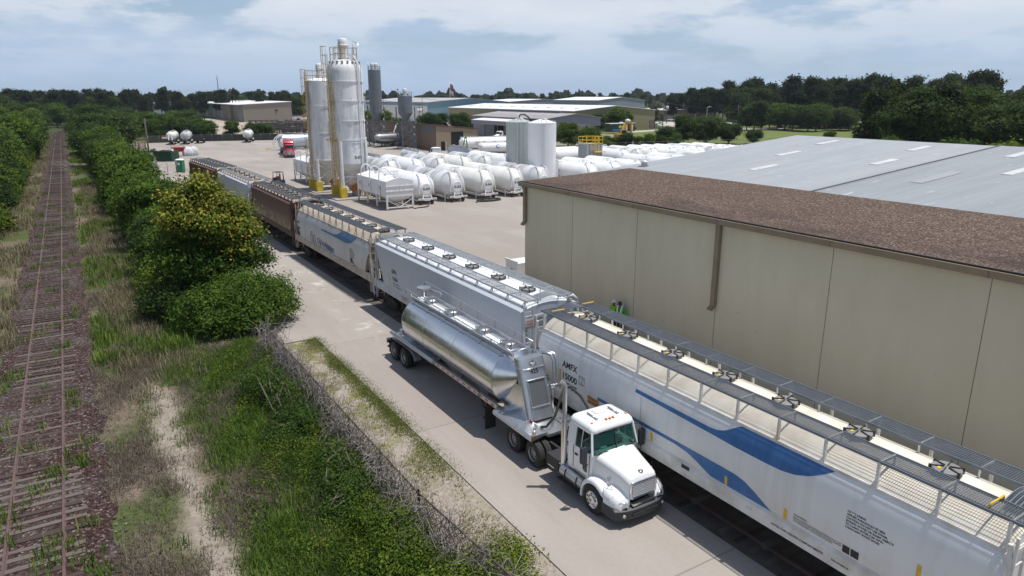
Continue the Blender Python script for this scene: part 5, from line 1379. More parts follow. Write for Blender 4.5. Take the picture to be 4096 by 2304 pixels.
for sx in (-1, 1):
    for sy in (-1, 1):
        x, y = sx * 1.72, sy * 1.68
        lg = MB().cyl((x, y, 1.2), (x, y, 7.6), 0.24, n=16).build('leg', M_wht, s1, smooth_angle=40)
        MB().box(x - 0.42, y - 0.42, 0, x + 0.42, y + 0.42, 1.5).build('plinth', M_yplinth, lg)
        mb = MB(); mb.bar((x, y, 4.2), (-x, y, 1.9), 0.1); mb.build('brace', M_wht, s1)
        mb = MB(); mb.bar((x, y, 4.2), (x, -y, 1.9), 0.1); mb.build('brace', M_wht, s1)
mb = MB(); q = 28
for i in range(q):
    a = 2 * PI * i / q; mb.bar((r * math.cos(a), r * math.sin(a), 7.45), (r * 1.06 * math.cos(a), r * 1.06 * math.sin(a), 7.95), 0.06)
mb.lathe([(r * 1.07, 7.4), (r * 1.07, 7.5)], (0, 0, 0), 48); mb.lathe([(r * 1.07, 7.9), (r * 1.07, 7.98)], (0, 0, 0), 48); mb.build('lattice_ring', M_wht, s1)
mb = MB(); rr_ = r + 0.012
def on_cyl(u, v, a0=-1.655): return (rr_ * math.cos(a0 + u / rr_), rr_ * math.sin(a0 + u / rr_), v)
put_text(mb, 'S-01', 0.52, lambda u, v: on_cyl(u, 5.3 + v, -1.60), width=1.0); mb.build('silo_lettering', M_blk, tk)
caged_ladder(s1, R(196), r, 0.6, 18.6, [(15.2, 19.5)], tang=-0.35); caged_ladder(s1, R(206), r + 0.1, 7.6, 15.2, [(8.0, 10.0), (10.6, 12.6), (13.0, 14.6)], tang=0.0); caged_ladder(s1, R(212), r + 0.1, 1.6, 7.6, [(2.2, 4.6), (5.0, 7.4)], tang=0.0)
mb = MB()
for z in (7.75, 12.7): mb.box(-r - 1.0, -1.4, z, -r + 0.3, -0.1, z + 0.06)
mb.build('rest_platform', M_ylad, s1)
top_rail(s1, 1.75, 17.75, 1.7, M_ylad, 12); top_rail(s1, 1.2, 18.0, 1.4, M_ylad, 5, R(150), R(260))
mb = MB()
for i in range(9):
    a = R(185 + 20 * i); mb.box(1.95 * math.cos(a) - 0.1, 1.95 * math.sin(a) - 0.1, 17.4, 1.95 * math.cos(a) + 0.1, 1.95 * math.sin(a) + 0.1, 17.75)
mb.build('roof_lug', M_rim, s1)
vent_filter(s1, 0, 0, 17.95, 0.62, 2.7, M_wht)
mb = MB(); mb.tube([(1.15, -0.5, 18.0), (1.15, -0.5, 20.2)], 0.04, 6); lp = mb.build('lamp_post', M_rim, s1)
MB().lathe([(0.08, 0.3), (0.12, 0.2), (0.30, -0.12), (0.32, -0.15)], (1.75, -0.6, 19.9), 16).build('lamp_shade', M_silver, lp)
MB().bar((1.15, -0.5, 20.2), (1.75, -0.6, 20.1), 0.06).build('lamp_arm', M_rim, lp)
for k, a in enumerate((R(-66), R(-60), R(-50))):
    x, y = (r + 0.14) * math.cos(a), (r + 0.14) * math.sin(a)
    mb = MB(); mb.tube([(x * 0.5, y * 0.5, 18.2 - 0.1 * k), (x * 0.75, y * 0.75, 18.4 - 0.3 * k), (x * 0.95, y * 0.95, 17.9 - 0.3 * k), (x, y, 17.2), (x, y, 10), (x, y, 2.4)], 0.075 if k < 2 else 0.035, 10); mb.build('fill_pipe', M_wht if k < 2 else M_rim, s1, smooth_angle=40)
s2 = thing('silo', 'second white stained silo, flat topped and shorter, left behind the tallest', 'silo', (31.5, 102.2, 0), 0, 'tall white silos by the spur')
r2 = 2.18
mb = MB(); mb.lathe([(r2, 4.4), (r2, 15.4), (r2 * 0.98, 15.45), (r2 * 0.5, 15.75), (0, 15.9)], (0, 0, 0), 48); tk = mb.build('silo_shell', M_silo, s2, smooth_angle=30)
for z in (4.5, 8.25, 11.8, 12.0): MB().lathe([(r2, z - 0.04), (r2 + 0.05, z - 0.04), (r2 + 0.05, z + 0.04), (r2, z + 0.04)], (0, 0, 0), 48, sm=False).build('stiffening_ring', M_silo, tk)
MB().lathe([(r2, 4.42), (1.5, 2.9), (0.9, 1.9), (0.4, 1.2), (0.3, 0.9)], (0, 0, 0), 40).build('silo_cone', M_cone, s2, smooth_angle=45)
for sx in (-1, 1):
    for sy in (-1, 1):
        x, y = sx * 1.68, sy * 1.72
        lg = MB().cyl((x, y, 1.2), (x, y, 4.6), 0.22, n=16).build('leg', M_wht, s2, smooth_angle=40)
        MB().box(x - 0.42, y - 0.42, 0, x + 0.42, y + 0.42, 1.5).build('plinth', M_yplinth, lg)
        MB().bar((x, y, 4.0), (-x, y, 1.8), 0.1).build('brace', M_wht, s2); MB().bar((x, y, 4.0), (x, -y, 1.8), 0.1).build('brace', M_wht, s2)
caged_ladder(s2, R(196), r2, 1.0, 15.8, [(2.0, 8.4)], tang=0.0); caged_ladder(s2, R(203), r2 + 0.05, 8.4, 16.6, [(9.0, 12.0), (12.4, 16.9)], tang=-0.2)
top_rail(s2, 2.05, 15.45, 1.35, M_ylad, 16); vent_filter(s2, 0.05, 0, 15.8, 0.52, 2.0, M_wht)
M_slab = mat('pad_concrete', (0.33, 0.31, 0.29), 0.85, 0, 0.2, 0.6)
for nm, x0, y0, x1, y1, lab in (('silo_pad', 29.0, 90.4, 35.6, 96.8, 'concrete pad under the tallest silo'), ('silo_pad', 28.7, 99.2, 35.2, 105.4, 'concrete pad under the second tall silo')):
    tag(MB().box(x0, y0, -0.1, x1, y1, 0.14).build(nm, M_slab), lab, 'concrete pad')
for x, y, lab in ((32.7, 95.6 - 2.6, 'orange blower box on a grey pedestal under the tallest silo'), (32.8, 102.6, 'orange blower box on a grey pedestal under the second silo')):
    t = thing('blower_box', lab, 'machine', (x, y, 0.14)); MB().box(-0.5, -0.4, 0, 0.5, 0.4, 0.75).build('pedestal', M_rim, t); b_ = MB().box(-0.62, -0.5, 0.75, 0.62, 0.5, 1.35).build('housing', M_orange, t)
    for u in (-0.25, 0.2): MB().cyl((u, -0.5, 1.05), (u, -0.52, 1.05), 0.11, n=10).build('gauge', M_under, b_)
for x, y, lab in ((34.4, 93.4, 'yellow valve stand beneath the cone of the tallest silo'), (35.6, 90.6, 'yellow guard post pair beside the tallest silo')):
    t = thing('valve_stand', lab, 'valve stand', (x, y, 0)); mb = MB(); mb.bar((-0.3, 0, 0), (-0.3, 0, 1.5), 0.12); mb.bar((0.3, 0, 0), (0.3, 0, 1.5), 0.12); mb.bar((-0.3, 0, 1.2), (0.3, 0, 1.2), 0.1); mb.build('frame', M_yel, t)
    MB().cyl((-0.2, 0, 0.6), (0.2, 0, 0.6), 0.2, n=10).build('valve', M_under, t)

# grey lattice-legged silos
M_gsilo = mat('slate_grey_silo', (0.155, 0.175, 0.195), 0.45, 0.1, 0.15, 0.8)
M_gleg = mat('slate_grey_steel', (0.12, 0.14, 0.16), 0.55, 0.1, 0.2, 2)
def grey_silo(loc, r, zt, zb, zc, label, m, nv=1):
    t = thing('silo', label, 'silo', loc, 0, 'grey silos on lattice legs')
    mb = MB(); mb.lathe([(r, zb), (r, zt), (r * 0.97, zt + 0.05), (0, zt + 0.25)], (0, 0, 0), 40); tk = mb.build('silo_shell', m, t, smooth_angle=30)
    MB().lathe([(r, zb + 0.02), (0.35, zc), (0.3, zc - 0.6)], (0, 0, 0), 32).build('silo_cone', m, t, smooth_angle=40)
    for i in range(4):
        a = PI / 4 + PI / 2 * i; x, y = (r + 0.12) * 1.3 * math.cos(a), (r + 0.12) * 1.3 * math.sin(a); a2 = a + PI / 2; x2, y2 = (r + 0.12) * 1.3 * math.cos(a2), (r + 0.12) * 1.3 * math.sin(a2)
        MB().bar((x, y, 0), (x, y, zb + 1.6), 0.22).build('leg', M_gleg, t)
        mb = MB(); nz = max(3, int(zc / 1.7))
        for k in range(nz):
            z0, z1 = zc * k / nz, zc * (k + 1) / nz
            mb.bar((x, y, z0), (x2, y2, z1), 0.08); mb.bar((x2, y2, z0), (x, y, z1), 0.08); mb.bar((x, y, z1), (x2, y2, z1), 0.1)
        mb.build('lattice', M_gleg, t)
    top_rail(t, r * 0.97, zt, 1.0, M_gleg, 14)
    for k in range(nv): vent_filter(t, -0.45 * (nv - 1) + 0.95 * k, 0, zt + 0.1, 0.52, 1.75, M_wht)
    mb = MB(); mb.tube([(-r * 0.95, 0, zt), (-r * 0.95, 0, zt + 1.5)], 0.05, 5); lp = mb.build('lamp_post', M_gleg, t); MB().lathe([(0.06, 0.2), (0.22, 0.0), (0.22, -0.15)], (-r * 1.05, 0, zt + 1.55), 12).build('lamp_shade', M_wht if nv == 2 else M_under, lp)
    for k in range(4): MB().bar((r * 1.1, -r * 0.9, zb - 0.6 - 1.9 * k), (r * 0.75, -r * 1.0, zb + 0.5 - 1.9 * k), 0.14).build('chute_pipe', M_wht, t)
    MB().box(-r * 1.5, -r * 1.5, -0.05, r * 1.5, r * 1.5, 0.2).build('base_slab', M_slab, t)
    return t, tk
grey_silo((72.2, 186, 0), 1.7, 20.0, 8.9, 6.4, 'tall slim slate grey silo on lattice legs beside the brown shed', M_gsilo, 2)
g2, tk = grey_silo((74.7, 172, 0), 1.83, 13.35, 9.1, 7.0, 'short slate grey silo on tall lattice legs before the brown shed', M_gsilo)
mb = MB(); n = 18
mb.add([((1.85) * math.cos(-1.25 + 0.62 / 1.85 * math.cos(2 * PI * i / n)), 1.85 * math.sin(-1.25 + 0.62 / 1.85 * math.cos(2 * PI * i / n)), 12.75 + 0.24 * math.sin(2 * PI * i / n)) for i in range(n)], [tuple(range(n))])
mb.build('blue_oval_badge', mat('blue_badge', (0.04, 0.10, 0.38), 0.4, 0, 0.2, 3), tk)
grey_silo((71.0, 195, 0), 1.6, 13.2, 9.3, 7.6, 'pale blue grey silo half hidden behind the tallest white silo', mat('pale_blue_silo', (0.36, 0.41, 0.45), 0.5, 0, 0.15, 1))

# twin white silos without legs
for loc, r, zt, m, lab in (((59.6, 87.4, 0), 2.08, 9.55, mat('bright_white_silo', (0.78, 0.80, 0.82), 0.3, 0, 0.06, 0.5), 'bright white flat bottomed silo, right one of the twin pair'), ((59.3, 93.4, 0), 1.95, 9.5, mat('grey_green_silo', (0.40, 0.445, 0.43), 0.4, 0, 0.12, 0.5), 'grey green silo, left one of the twin pair')):  # left silo is grey green all round, right one white
    t = thing('silo', lab, 'silo', loc, 0, 'twin silos among the tank rows')
    MB().lathe([(r, 0), (r, zt), (r * 1.01, zt + 0.03), (r * 0.5, zt + 0.38), (0.3, zt + 0.55), (0, zt + 0.55)], (0, 0, 0), 48).build('silo_shell', m, t, smooth_angle=30)
    a = R(240); ca, sa = math.cos(a), math.sin(a); tx, ty = -sa, ca
    mb = MB()
    for s in (-0.28, 0.28): mb.bar(((r + 0.16) * ca + tx * s, (r + 0.16) * sa + ty * s, 0.5), ((r + 0.16) * ca + tx * s, (r + 0.16) * sa + ty * s, zt + 0.9), 0.05)
    z = 0.8
    while z < zt: mb.bar(((r + 0.16) * ca - tx * 0.28, (r + 0.16) * sa - ty * 0.28, z), ((r + 0.16) * ca + tx * 0.28, (r + 0.16) * sa + ty * 0.28, z), 0.035); z += 0.36
    mb.build('ladder', M_wht, t)
    mb = MB()
    for k in range(7):
        b = R(150 + 35 * k); mb.bar((r * 0.9 * math.cos(b), r * 0.9 * math.sin(b), zt), (r * 0.9 * math.cos(b), r * 0.9 * math.sin(b), zt + 0.35), 0.06)
    mb.lathe([(0.3, 0), (0.35, 0.25), (0, 0.3)], (0, -0.6, zt + 0.4), 12); mb.build('roof_fitting', M_wht, t)
    if r < 2: 
        mb = MB(); mb.tube([(0, 0, zt + 0.5), (0.2, -0.1, zt + 1.1), (0.8, -0.4, zt + 1.15), (1.3, -0.8, zt + 0.7), (1.6, -1.1, zt + 0.0)], 0.11, 10); mb.build('black_fill_hose', M_rubber, t)
        mb = MB(); mb.tube([(-0.3, -0.4, zt + 0.2), (-0.3, -0.4, zt + 1.4)], 0.03, 5); mb.tube([(0.7, -0.4, zt + 0.2), (0.7, -0.4, zt + 1.4)], 0.03, 5); mb.build('mast', M_wht, t)
    else: MB().box(r - 0.3, -0.8, 0, r + 0.35, -0.2, 4.2).build('pipe_duct', M_wht, t)
# panel tower with yellow railing
t = thing('panel_tower', 'grey panel tower with bright yellow railings and ladder on top', 'tower', (77.8, 99.0, 0))
MB().box(-1.75, -1.2, 0, 1.75, 1.2, 5.3).build('tower_body', mat('grey_panel', (0.36, 0.39, 0.40), 0.5, 0.1, 0.15, 1), t)
for x in (-1.2, 0.55, 1.2): MB().box(x, -1.24, 0, x + 0.08, -1.2, 5.3).build('panel_rib', M_gleg, t)
M_yr = mat('bright_yellow_rail', (0.78, 0.50, 0.01), 0.5, 0, 0.12, 3)
mb = MB(); q = [(-1.75, -1.2), (-0.5, -1.2), (0.1, -1.2), (1.0, -1.2), (1.75, -1.2), (1.75, 0), (1.75, 1.2), (0, 1.2), (-1.75, 1.2), (-1.75, 0), (-1.75, -1.2)]
for x, y in q: mb.bar((x, y, 5.3), (x, y, 6.55), 0.07)
for z in (5.36, 5.95, 6.55):
    for a, b in zip(q, q[1:]): mb.bar((*a, z), (*b, z), 0.07)
for x in (-0.45, -0.2, 0.15, 0.4): mb.bar((x, -1.6, 5.2), (x, -1.6, 6.55), 0.05)
for z in (5.2, 5.9, 6.55): mb.bar((-0.45, -1.6, z), (0.4, -1.6, z), 0.05); mb.bar((-0.45, -1.6, z), (-0.45, -1.2, z), 0.05); mb.bar((0.4, -1.6, z), (0.4, -1.2, z), 0.05)
mb.build('yellow_railing', M_yr, t)
ladder_x(-1.35, -0.25, 0.2, 2.2, 5.3, 10).build('yellow_ladder', M_yr, t)
MB().box(-0.4, -1.9, 3.9, 1.9, -1.25, 4.0).build('step_platform', M_yr, t)

# ---------------------------------------------------------------- other trailers, trucks and yard goods
def simple_tanker(loc, rz, label, paint, L=11.0, r=1.15, lids=4, group='dry bulk tank trailers parked about the yard', text=None, legs=True, chutes=False):
    """dry bulk trailer: nose toward -y at local y = 0, wheels at the far end"""
    t = thing('tank_trailer', label, 'tank trailer', loc, rz, group)
    n = 30; za = 2.4
    def ring(y, rr, dz): return [(rr * math.cos(2 * PI * k / n), y, za + dz + rr * math.sin(2 * PI * k / n)) for k in range(n)]
    mb = MB(); mb.loft([ring(*p) for p in ((0.3, 0.35, 0.3), (0.35, 0.45, 0.3), (1.15, r * 0.98, 0), (1.3, r, 0), (L / 2, r, 0), (L - 1.3, r, 0), (L - 1.15, r * 0.98, 0), (L - 0.5, 0.5, 0.3), (L - 0.45, 0.4, 0.3))], 0, True); tk = mb.build('tank', paint, t, smooth_angle=30)
    for yc in (L * 0.27, L * 0.5, L * 0.73):
        r0 = [(r * 0.95 * math.cos(a), yc + L * 0.13 * math.sin(a), za - 0.25) for a in [2 * PI * k / 20 for k in range(20)]]; r1 = [(0.15 * math.cos(a), yc + 0.15 * math.sin(a), 0.75) for a in [2 * PI * k / 20 for k in range(20)]]
        mb = MB(); mb.loft([r0, r1], 0, True); mb.build('hopper_cone', paint, t, smooth_angle=40)
    mb = MB()
    for s in (-1, 1): mb.box(*sorted_box(s * 0.8, 0.3, 1.15, s * 0.98, L + 0.3, 1.35))
    mb.box(-1.1, 0.2, 1.12, 1.1, 2.2, 1.22); mb.box(-0.5, L - 2.6, 0.8, 0.5, L, 1.15); mb.build('frame', M_dark, t)
    for y in (L - 2.0, L - 0.7):
        for s in (-1, 1):
            w_ = MB().lathe([(0.28, -0.28), (0.47, -0.28), (0.5, -0.2), (0.5, 0.2), (0.47, 0.28), (0.28, 0.28)], (s * 0.92, y, 0.5), 20, axis='x').build('wheel', M_rubber, t, smooth_angle=40)
            MB().lathe([(0.0, 0.2), (0.28, 0.26), (0.3, 0.2)] if s > 0 else [(0.0, -0.2), (0.28, -0.26), (0.3, -0.2)], (s * 0.92, y, 0.5), 14, axis='x').build('rim', M_wht, w_)
    for s in (-1, 1):
        mb = MB(); q = [(L - 2.75, 0.7), (L - 2.5, 1.05), (L - 2.0, 1.14), (L - 0.7, 1.14), (L - 0.2, 1.05), (L + 0.05, 0.7)]
        mb.loft([[(s * 0.6, y, z), (s * 1.22, y, z)] for y, z in q], 0, False, False, False); mb.build('mudguard', M_alu, t)
        if legs: MB().box(*sorted_box(s * 0.7, 2.7, 0.0, s * 0.85, 2.85, 1.15)).build('landing_leg', M_dark, t)
    for k in range(lids):
        y = 1.8 + (L - 3.6) * k / max(1, lids - 1); MB().cyl((0, y, za + r - 0.05), (0, y, za + r + 0.2), 0.28, n=14).build('manhole_lid', M_rim, t)
    for s in (-1, 1): MB().box(*sorted_box(s * 0.42, 0.9, za + r - 0.05, s * 0.5, L - 0.8, za + r + 0.08)).build('catwalk_edge', M_alu if paint is not T_white else M_wht, t)
    if chutes:
        for s in (-1, 1): MB().bar((s * 0.45, -0.35, 1.35), (s * 0.38, 0.5, 3.0), 0.16).build('nose_chute', M_wht, t)
    else:
        mb = MB(); mb.bar((-0.4, 0.0, 1.2), (-0.4, 0.75, 3.2), 0.06); mb.bar((0.4, 0.0, 1.2), (0.4, 0.75, 3.2), 0.06); mb.bar((-0.4, 0.3, 2.0), (0.4, 0.3, 2.0), 0.05); mb.build('nose_frame', M_rim, t)
    if text:
        s_, m_, sz, side = text
        for i, ch in enumerate(s_):
            mb = MB(); put_text(mb, ch, sz, lambda u, v: (-math.sqrt(max(0.01, (r + 0.012) ** 2 - (v - 0.1) ** 2)), L * 0.62 - i * sz * 0.95 - u, za + v - 0.1)); mb.build('lettering', m_, t)
    return t
M_blu = mat('blue_lettering', (0.02, 0.10, 0.38), 0.5, 0, 0.2, 4)
M_pewter = mat('dull_silver_tank', (0.40, 0.42, 0.45), 0.38, 0.75, 0.2, 1.2)
simple_tanker((44.6, 114.5, 0), 0, 'dull silver tank trailer with four roof lids behind the second tank row', M_pewter)
simple_tanker((54.5, 118.5, 0), R(-6), 'white tank trailer with blue C T S letters on its flank', tank_paint('scuffed_white_tank', (0.66, 0.68, 0.71), (0.36, 0.38, 0.42), 0.7), 11, text=(['C', 'T', 'S'], M_blu, 0.95, -1))
simple_tanker((66.5, 121.5, 0), R(-4), 'silver tank trailer hitched to a white cab before the brown shed door', M_pewter, 11)
deb = simple_tanker((92.5, 149.0, 0), R(82), 'big white tank trailer with a gold and blue logo, green frame at its nose', T_white, 14, 1.45)
mb = MB(); put_text(mb, 'DEBUS', 0.75, lambda u, v: (-1.462 + 0.0, 6.8 - u, 2.25 + v), width=2.7); mb.build('blue_name_lettering', mat('navy_lettering', (0.03, 0.05, 0.16), 0.5, 0, 0.2, 4), deb)
mb = MB(); put_text(mb, 'USA', 0.75, lambda u, v: (-1.462, 8.6 - u, 2.25 + v), width=1.6); mb.build('gold_name_lettering', mat('gold_lettering', (0.65, 0.33, 0.05), 0.5, 0, 0.2, 4), deb)
mb = MB()
for a, b in (((9.9, 2.2), (9.9, 3.0)), ((9.9, 3.0), (9.0, 3.0)), ((9.0, 3.0), (9.0, 2.2)), ((9.0, 2.2), (9.9, 2.2)), ((9.7, 2.4), (9.3, 2.6)), ((9.3, 2.6), (9.7, 2.8))): mb.bar((-1.462, a[0], a[1]), (-1.462, b[0], b[1]), 0.07)
mb.build('arrow_logo', bpy.data.materials['gold_lettering'], deb)
gs = thing('green_frame', 'green steel stand at the nose of the big logo trailer', 'steel frame', (78.4, 147.0, 0)); mb = MB(); mb.bar((-0.8, 0, 0), (0.2, 0, 4.2), 0.2); mb.bar((1.0, 0, 0), (0.4, 0, 4.2), 0.2); mb.bar((-0.3, 0, 2.0), (0.8, 0, 2.0), 0.15); mb.build('frame', mat('green_steel', (0.03, 0.20, 0.07), 0.5, 0, 0.2, 2), gs)
simple_tanker((86.5, 134.0, 0), R(75), 'white tank trailer with a blue grey curved mark, just left of the twin silos', T_white, 11, text=(['C'], mat('slate_lettering', (0.10, 0.20, 0.30), 0.5, 0, 0.2, 4), 1.3, -1))
simple_tanker((24.6, 221.5, 0), R(-14), 'grey tank trailer with two white nose chutes parked by the far left fence', T_cream, 9.5, 1.25, 3, chutes=True)
simple_tanker((28.2, 221.0, 0), R(-14), 'grey tank trailer with an open nose frame parked by the far left fence', T_dirty, 9.5, 1.25, 3)
simple_tanker((44.8, 220.0, 0), R(-18), 'grey white tank trailer parked alone at the far fence between round trees', T_cream, 9.5, 1.2, 3)
simple_tanker((69.5, 181.5, 0), R(-75), 'silver tank trailer tail showing twin wheels beneath the slim grey silo', M_pewter, 11, 1.2, 3)
# long silver tank behind the red truck
t = thing('horizontal_tank', 'long silver storage tank on a skid with white end pipes, behind the red truck', 'tank', (59.0, 187.5, 0), R(100)); 
mb = MB(); mb.lathe([(0.0, -0.5), (0.8, -0.3), (1.6, 0.1), (1.75, 0.5), (1.75, 13), (1.6, 13.4), (0, 13.8)], (0, 0, 2.2), 36, axis='y'); mb.build('tank', mat('silver_blue_tank', (0.52, 0.58, 0.64), 0.3, 0.5, 0.1, 1), t, smooth_angle=35)
mb = MB(); mb.box(-1.2, 0.2, 0, 1.2, 13, 0.25); mb.build('skid', M_wht, t)
for y in (1.5, 6.5, 11.5): MB().box(-1.0, y - 0.2, 0.25, 1.0, y + 0.2, 0.8).build('saddle', M_wht, t)
MB().lathe([(1.752, -0.05), (1.762, -0.05), (1.762, 0.05), (1.752, 0.05)], (0, 10.2, 2.2), 36, axis='y').build('band', M_wht, t)
for s in (-0.7, 0.5):
    mb = MB(); mb.tube([(s, 12.0, 3.85), (s, 13.4, 3.8), (s, 14.6, 3.0), (s, 15.2, 1.8), (s, 15.0, 0.7), (s, 16.2, 0.5)], 0.12, 8); mb.build('end_pipe', M_wht, t)
MB().cyl((0.5, 16.2, 0.5), (0.5, 17.0, 0.5), 0.16, n=8).build('pipe_cap', M_yel, t)

# red sleeper truck pulling a tank
M_red = mat('crimson_truck_paint', (0.34, 0.018, 0.045), 0.3, 0, 0.06, 1, coat=0.5)
rt_ = thing('tractor_unit', 'crimson sleeper cab truck with chrome grille crossing the far yard', 'truck', (41.9, 162.0, 0), R(-11))
day_cab(rt_, M_red)
mb = MB(); mb.loft([[(x, y, z) for x, y in rr_box(-1.1, 1.1, y0, 3.5, 0.2)] for y0, z in ((1.55, 0.95), (1.55, 2.6), (1.0, 2.95), (0.75, 3.2), (1.2, 3.75), (1.7, 3.9))], 0, True); mb.build('sleeper_box', M_red, rt_, smooth_angle=40)
MB().hexa([(-0.55, 0.98, 3.22), (0.55, 0.98, 3.22), (-0.55, 1.1, 3.22), (0.55, 1.1, 3.22), (-0.55, 1.10, 3.38), (0.55, 1.10, 3.38), (-0.55, 1.2, 3.38), (0.55, 1.2, 3.38)]).build('roof_vent', M_dark, rt_)
mb = MB(); mb.box(-0.48, -0.9, 0.6, -0.38, 7.2, 0.9); mb.box(0.38, -0.9, 0.6, 0.48, 7.2, 0.9); mb.box(-0.48, 3.3, 0.62, 0.48, 7.2, 0.75); mb.build('chassis', M_dark, rt_)
for s in (-1, 1):
    wheel_parts(rt_, s * 1.0, 0, 0.51, 0.28, s, M_chrome, dual=False)
    for y in (5.0, 6.35): wheel_parts(rt_, s * 0.98, y, 0.505, 0.27, s, M_chrome)
    MB().box(*sorted_box(s * 0.6, 0.8, 0.45, s * 1.1, 3.3, 1.0)).build('side_fairing', M_red, rt_, bev=0.05)
simple_tanker((41.9 + 4.3 * math.sin(R(11)), 162.0 + 4.3 * math.cos(R(11)), 0), R(-11), 'dirty white tank trailer pulled by the crimson truck', T_cream, 11.5, 1.2, 4, legs=False)

# white cab before the brown shed, white truck at the grey shed
wc = thing('tractor_unit', 'white cab with roof lamps behind the silver tank trailer by the brown shed', 'truck', (66.0, 137.5, 0), R(176)); day_cab(wc, M_cab)
mb = MB(); mb.box(-0.48, -0.9, 0.6, 0.48, 5.5, 0.9); mb.build('chassis', M_dark, wc)
for s in (-1, 1):
    wheel_parts(wc, s * 1.0, 0, 0.51, 0.28, s, M_rim, dual=False); wheel_parts(wc, s * 0.98, 4.2, 0.505, 0.27, s, M_rim)
wt = thing('tractor_unit', 'white bonneted truck parked side on at the grey shed', 'truck', (112.5, 189.5, 0), R(-90)); wt.rotation_euler = (0, 0, R(-83))
day_cab(wt, M_cab); mb = MB(); mb.box(-0.48, -0.9, 0.6, 0.48, 6.5, 0.9); mb.box(-1.0, 2.2, 0.9, 1.0, 3.2, 1.6); mb.build('chassis', M_dark, wt)
for s in (-1, 1):
    wheel_parts(wt, s * 1.0, 0, 0.51, 0.28, s, M_rim, dual=False)
    for y in (4.6, 5.9): wheel_parts(wt, s * 0.98, y, 0.505, 0.27, s, M_rim)

# forklift, skip, toilet, hopper, bags, trailer
fk = thing('forklift', 'small dark forklift with a roof guard seen over the maroon wagon', 'forklift', (26.6, 110.5, 0), R(15))
mb = MB(); mb.box(-0.6, -0.9, 0.25, 0.6, 0.9, 1.0); mb.box(-0.55, 0.3, 1.0, 0.55, 0.95, 1.3); mb.build('body', mat('forklift_blue', (0.03, 0.06, 0.14), 0.5, 0, 0.2, 2), fk, bev=0.06)
mb = MB()
for x in (-0.55, 0.55):
    for y in (-0.6, 0.7): mb.bar((x, y, 1.0), (x * 0.9, y * 0.9, 2.15), 0.07)
mb.box(-0.52, -0.58, 2.13, 0.52, 0.66, 2.2); mb.build('roof_guard', M_dark, fk)
mb = MB(); mb.box(-0.3, -1.05, 0.1, -0.2, -0.95, 2.0); mb.box(0.2, -1.05, 0.1, 0.3, -0.95, 2.0); mb.box(-0.4, -2.0, 0.08, -0.28, -1.0, 0.13); mb.box(0.28, -2.0, 0.08, 0.4, -1.0, 0.13); mb.build('mast', M_dark, fk)
MB().box(-0.28, -0.05, 1.0, 0.28, 0.35, 1.5).build('seat', M_orange, fk, bev=0.05)
for x in (-0.55, 0.55):
    for y in (-0.55, 0.6): MB().lathe([(0.12, -0.1), (0.3, -0.1), (0.3, 0.1), (0.12, 0.1)], (x, y, 0.3), 14, axis='x').build('wheel', M_rubber, fk)
sk_ = thing('skip_container', 'dark green open skip heaped with scrap beside the yard entrance', 'skip', (16.5, 167.6, 0), R(-44))
M_grn = mat('dark_green_steel', (0.012, 0.062, 0.035), 0.6, 0, 0.3, 1.2)
mb = MB(); mb.box(-3.3, -1.2, 0.15, 3.3, -1.1, 2.15); mb.box(-3.3, 1.1, 0.15, 3.3, 1.2, 2.15); mb.box(-3.3, -1.1, 0.15, -3.2, 1.1, 2.15); mb.box(3.2, -1.1, 0.15, 3.3, 1.1, 2.15); mb.box(-3.3, -1.2, 0.05, 3.3, 1.2, 0.15)
for k in range(14): mb.box(-3.2 + 0.48 * k, -1.26, 0.2, -3.08 + 0.48 * k, -1.2, 2.1)
mb.build('skip_body', M_grn, sk_)
MB().box(-1.9, -1.29, 1.3, -1.1, -1.27, 1.85).build('white_notice', M_paper, sk_)
rk = thing('scrap_heap', 'heap of mixed grey and brown scrap filling the green skip', 'scrap', (16.5, 167.6, 0.15), R(-44)); rr = random.Random(9); mb = MB()
for k in range(60): 
    c = Vector((rr.uniform(-3.0, 3.0), rr.uniform(-0.9, 0.9), rr.uniform(1.2, 2.2))); mb.bar(c, c + Vector((rr.uniform(-0.8, 0.8), rr.uniform(-0.4, 0.4), rr.uniform(-0.3, 0.35))), rr.uniform(0.15, 0.5), rr.uniform(0.05, 0.3), rr.randrange(3))
o = mb.build('scrap', [M_paper, M_under, mat('brown_card', (0.25, 0.16, 0.09), 0.9, 0, 0.3, 2)], rk)
pt = thing('portable_toilet', 'green portable toilet with a white roof at the yard entrance', 'portable toilet', (16.7, 141.0, 0), R(-30))
mb = MB(); mb.box(-0.6, -0.6, 0.1, 0.6, 0.6, 2.15); bd = mb.build('cabin', mat('toilet_green', (0.012, 0.16, 0.07), 0.5, 0, 0.1, 2), pt, bev=0.04)
mb = MB(); mb.loft([[(x, y, z) for x, y in rr_box(-w_, w_, -w_, w_, 0.1)] for w_, z in ((0.64, 2.12), (0.64, 2.22), (0.4, 2.38))], 0, True); mb.build('roof', M_wht, pt, smooth_angle=30)
MB().box(-0.45, -0.62, 0.15, 0.45, -0.6, 2.05).build('door', mat('toilet_door', (0.02, 0.21, 0.10), 0.5, 0, 0.1, 2), pt); MB().box(-0.2, -0.64, 1.3, 0.22, -0.62, 1.75).build('white_notice', M_paper, pt); MB().box(-0.55, -0.55, 0.0, 0.55, 0.55, 0.1).build('skid', M_under, pt)
rh = thing('red_hopper', 'red steel loading hopper on legs beside the green skip', 'hopper', (21.4, 179.5, 0), R(-30)); mb = MB(); mb.hexa([(-0.5, -0.5, 1.0), (0.5, -0.5, 1.0), (-0.5, 0.5, 1.0), (0.5, 0.5, 1.0), (-1.5, -1.0, 2.0), (1.5, -1.0, 2.0), (-1.5, 1.0, 2.0), (1.5, 1.0, 2.0)]); mb.build('hopper', mat('red_steel', (0.36, 0.012, 0.03), 0.5, 0, 0.2, 2), rh)
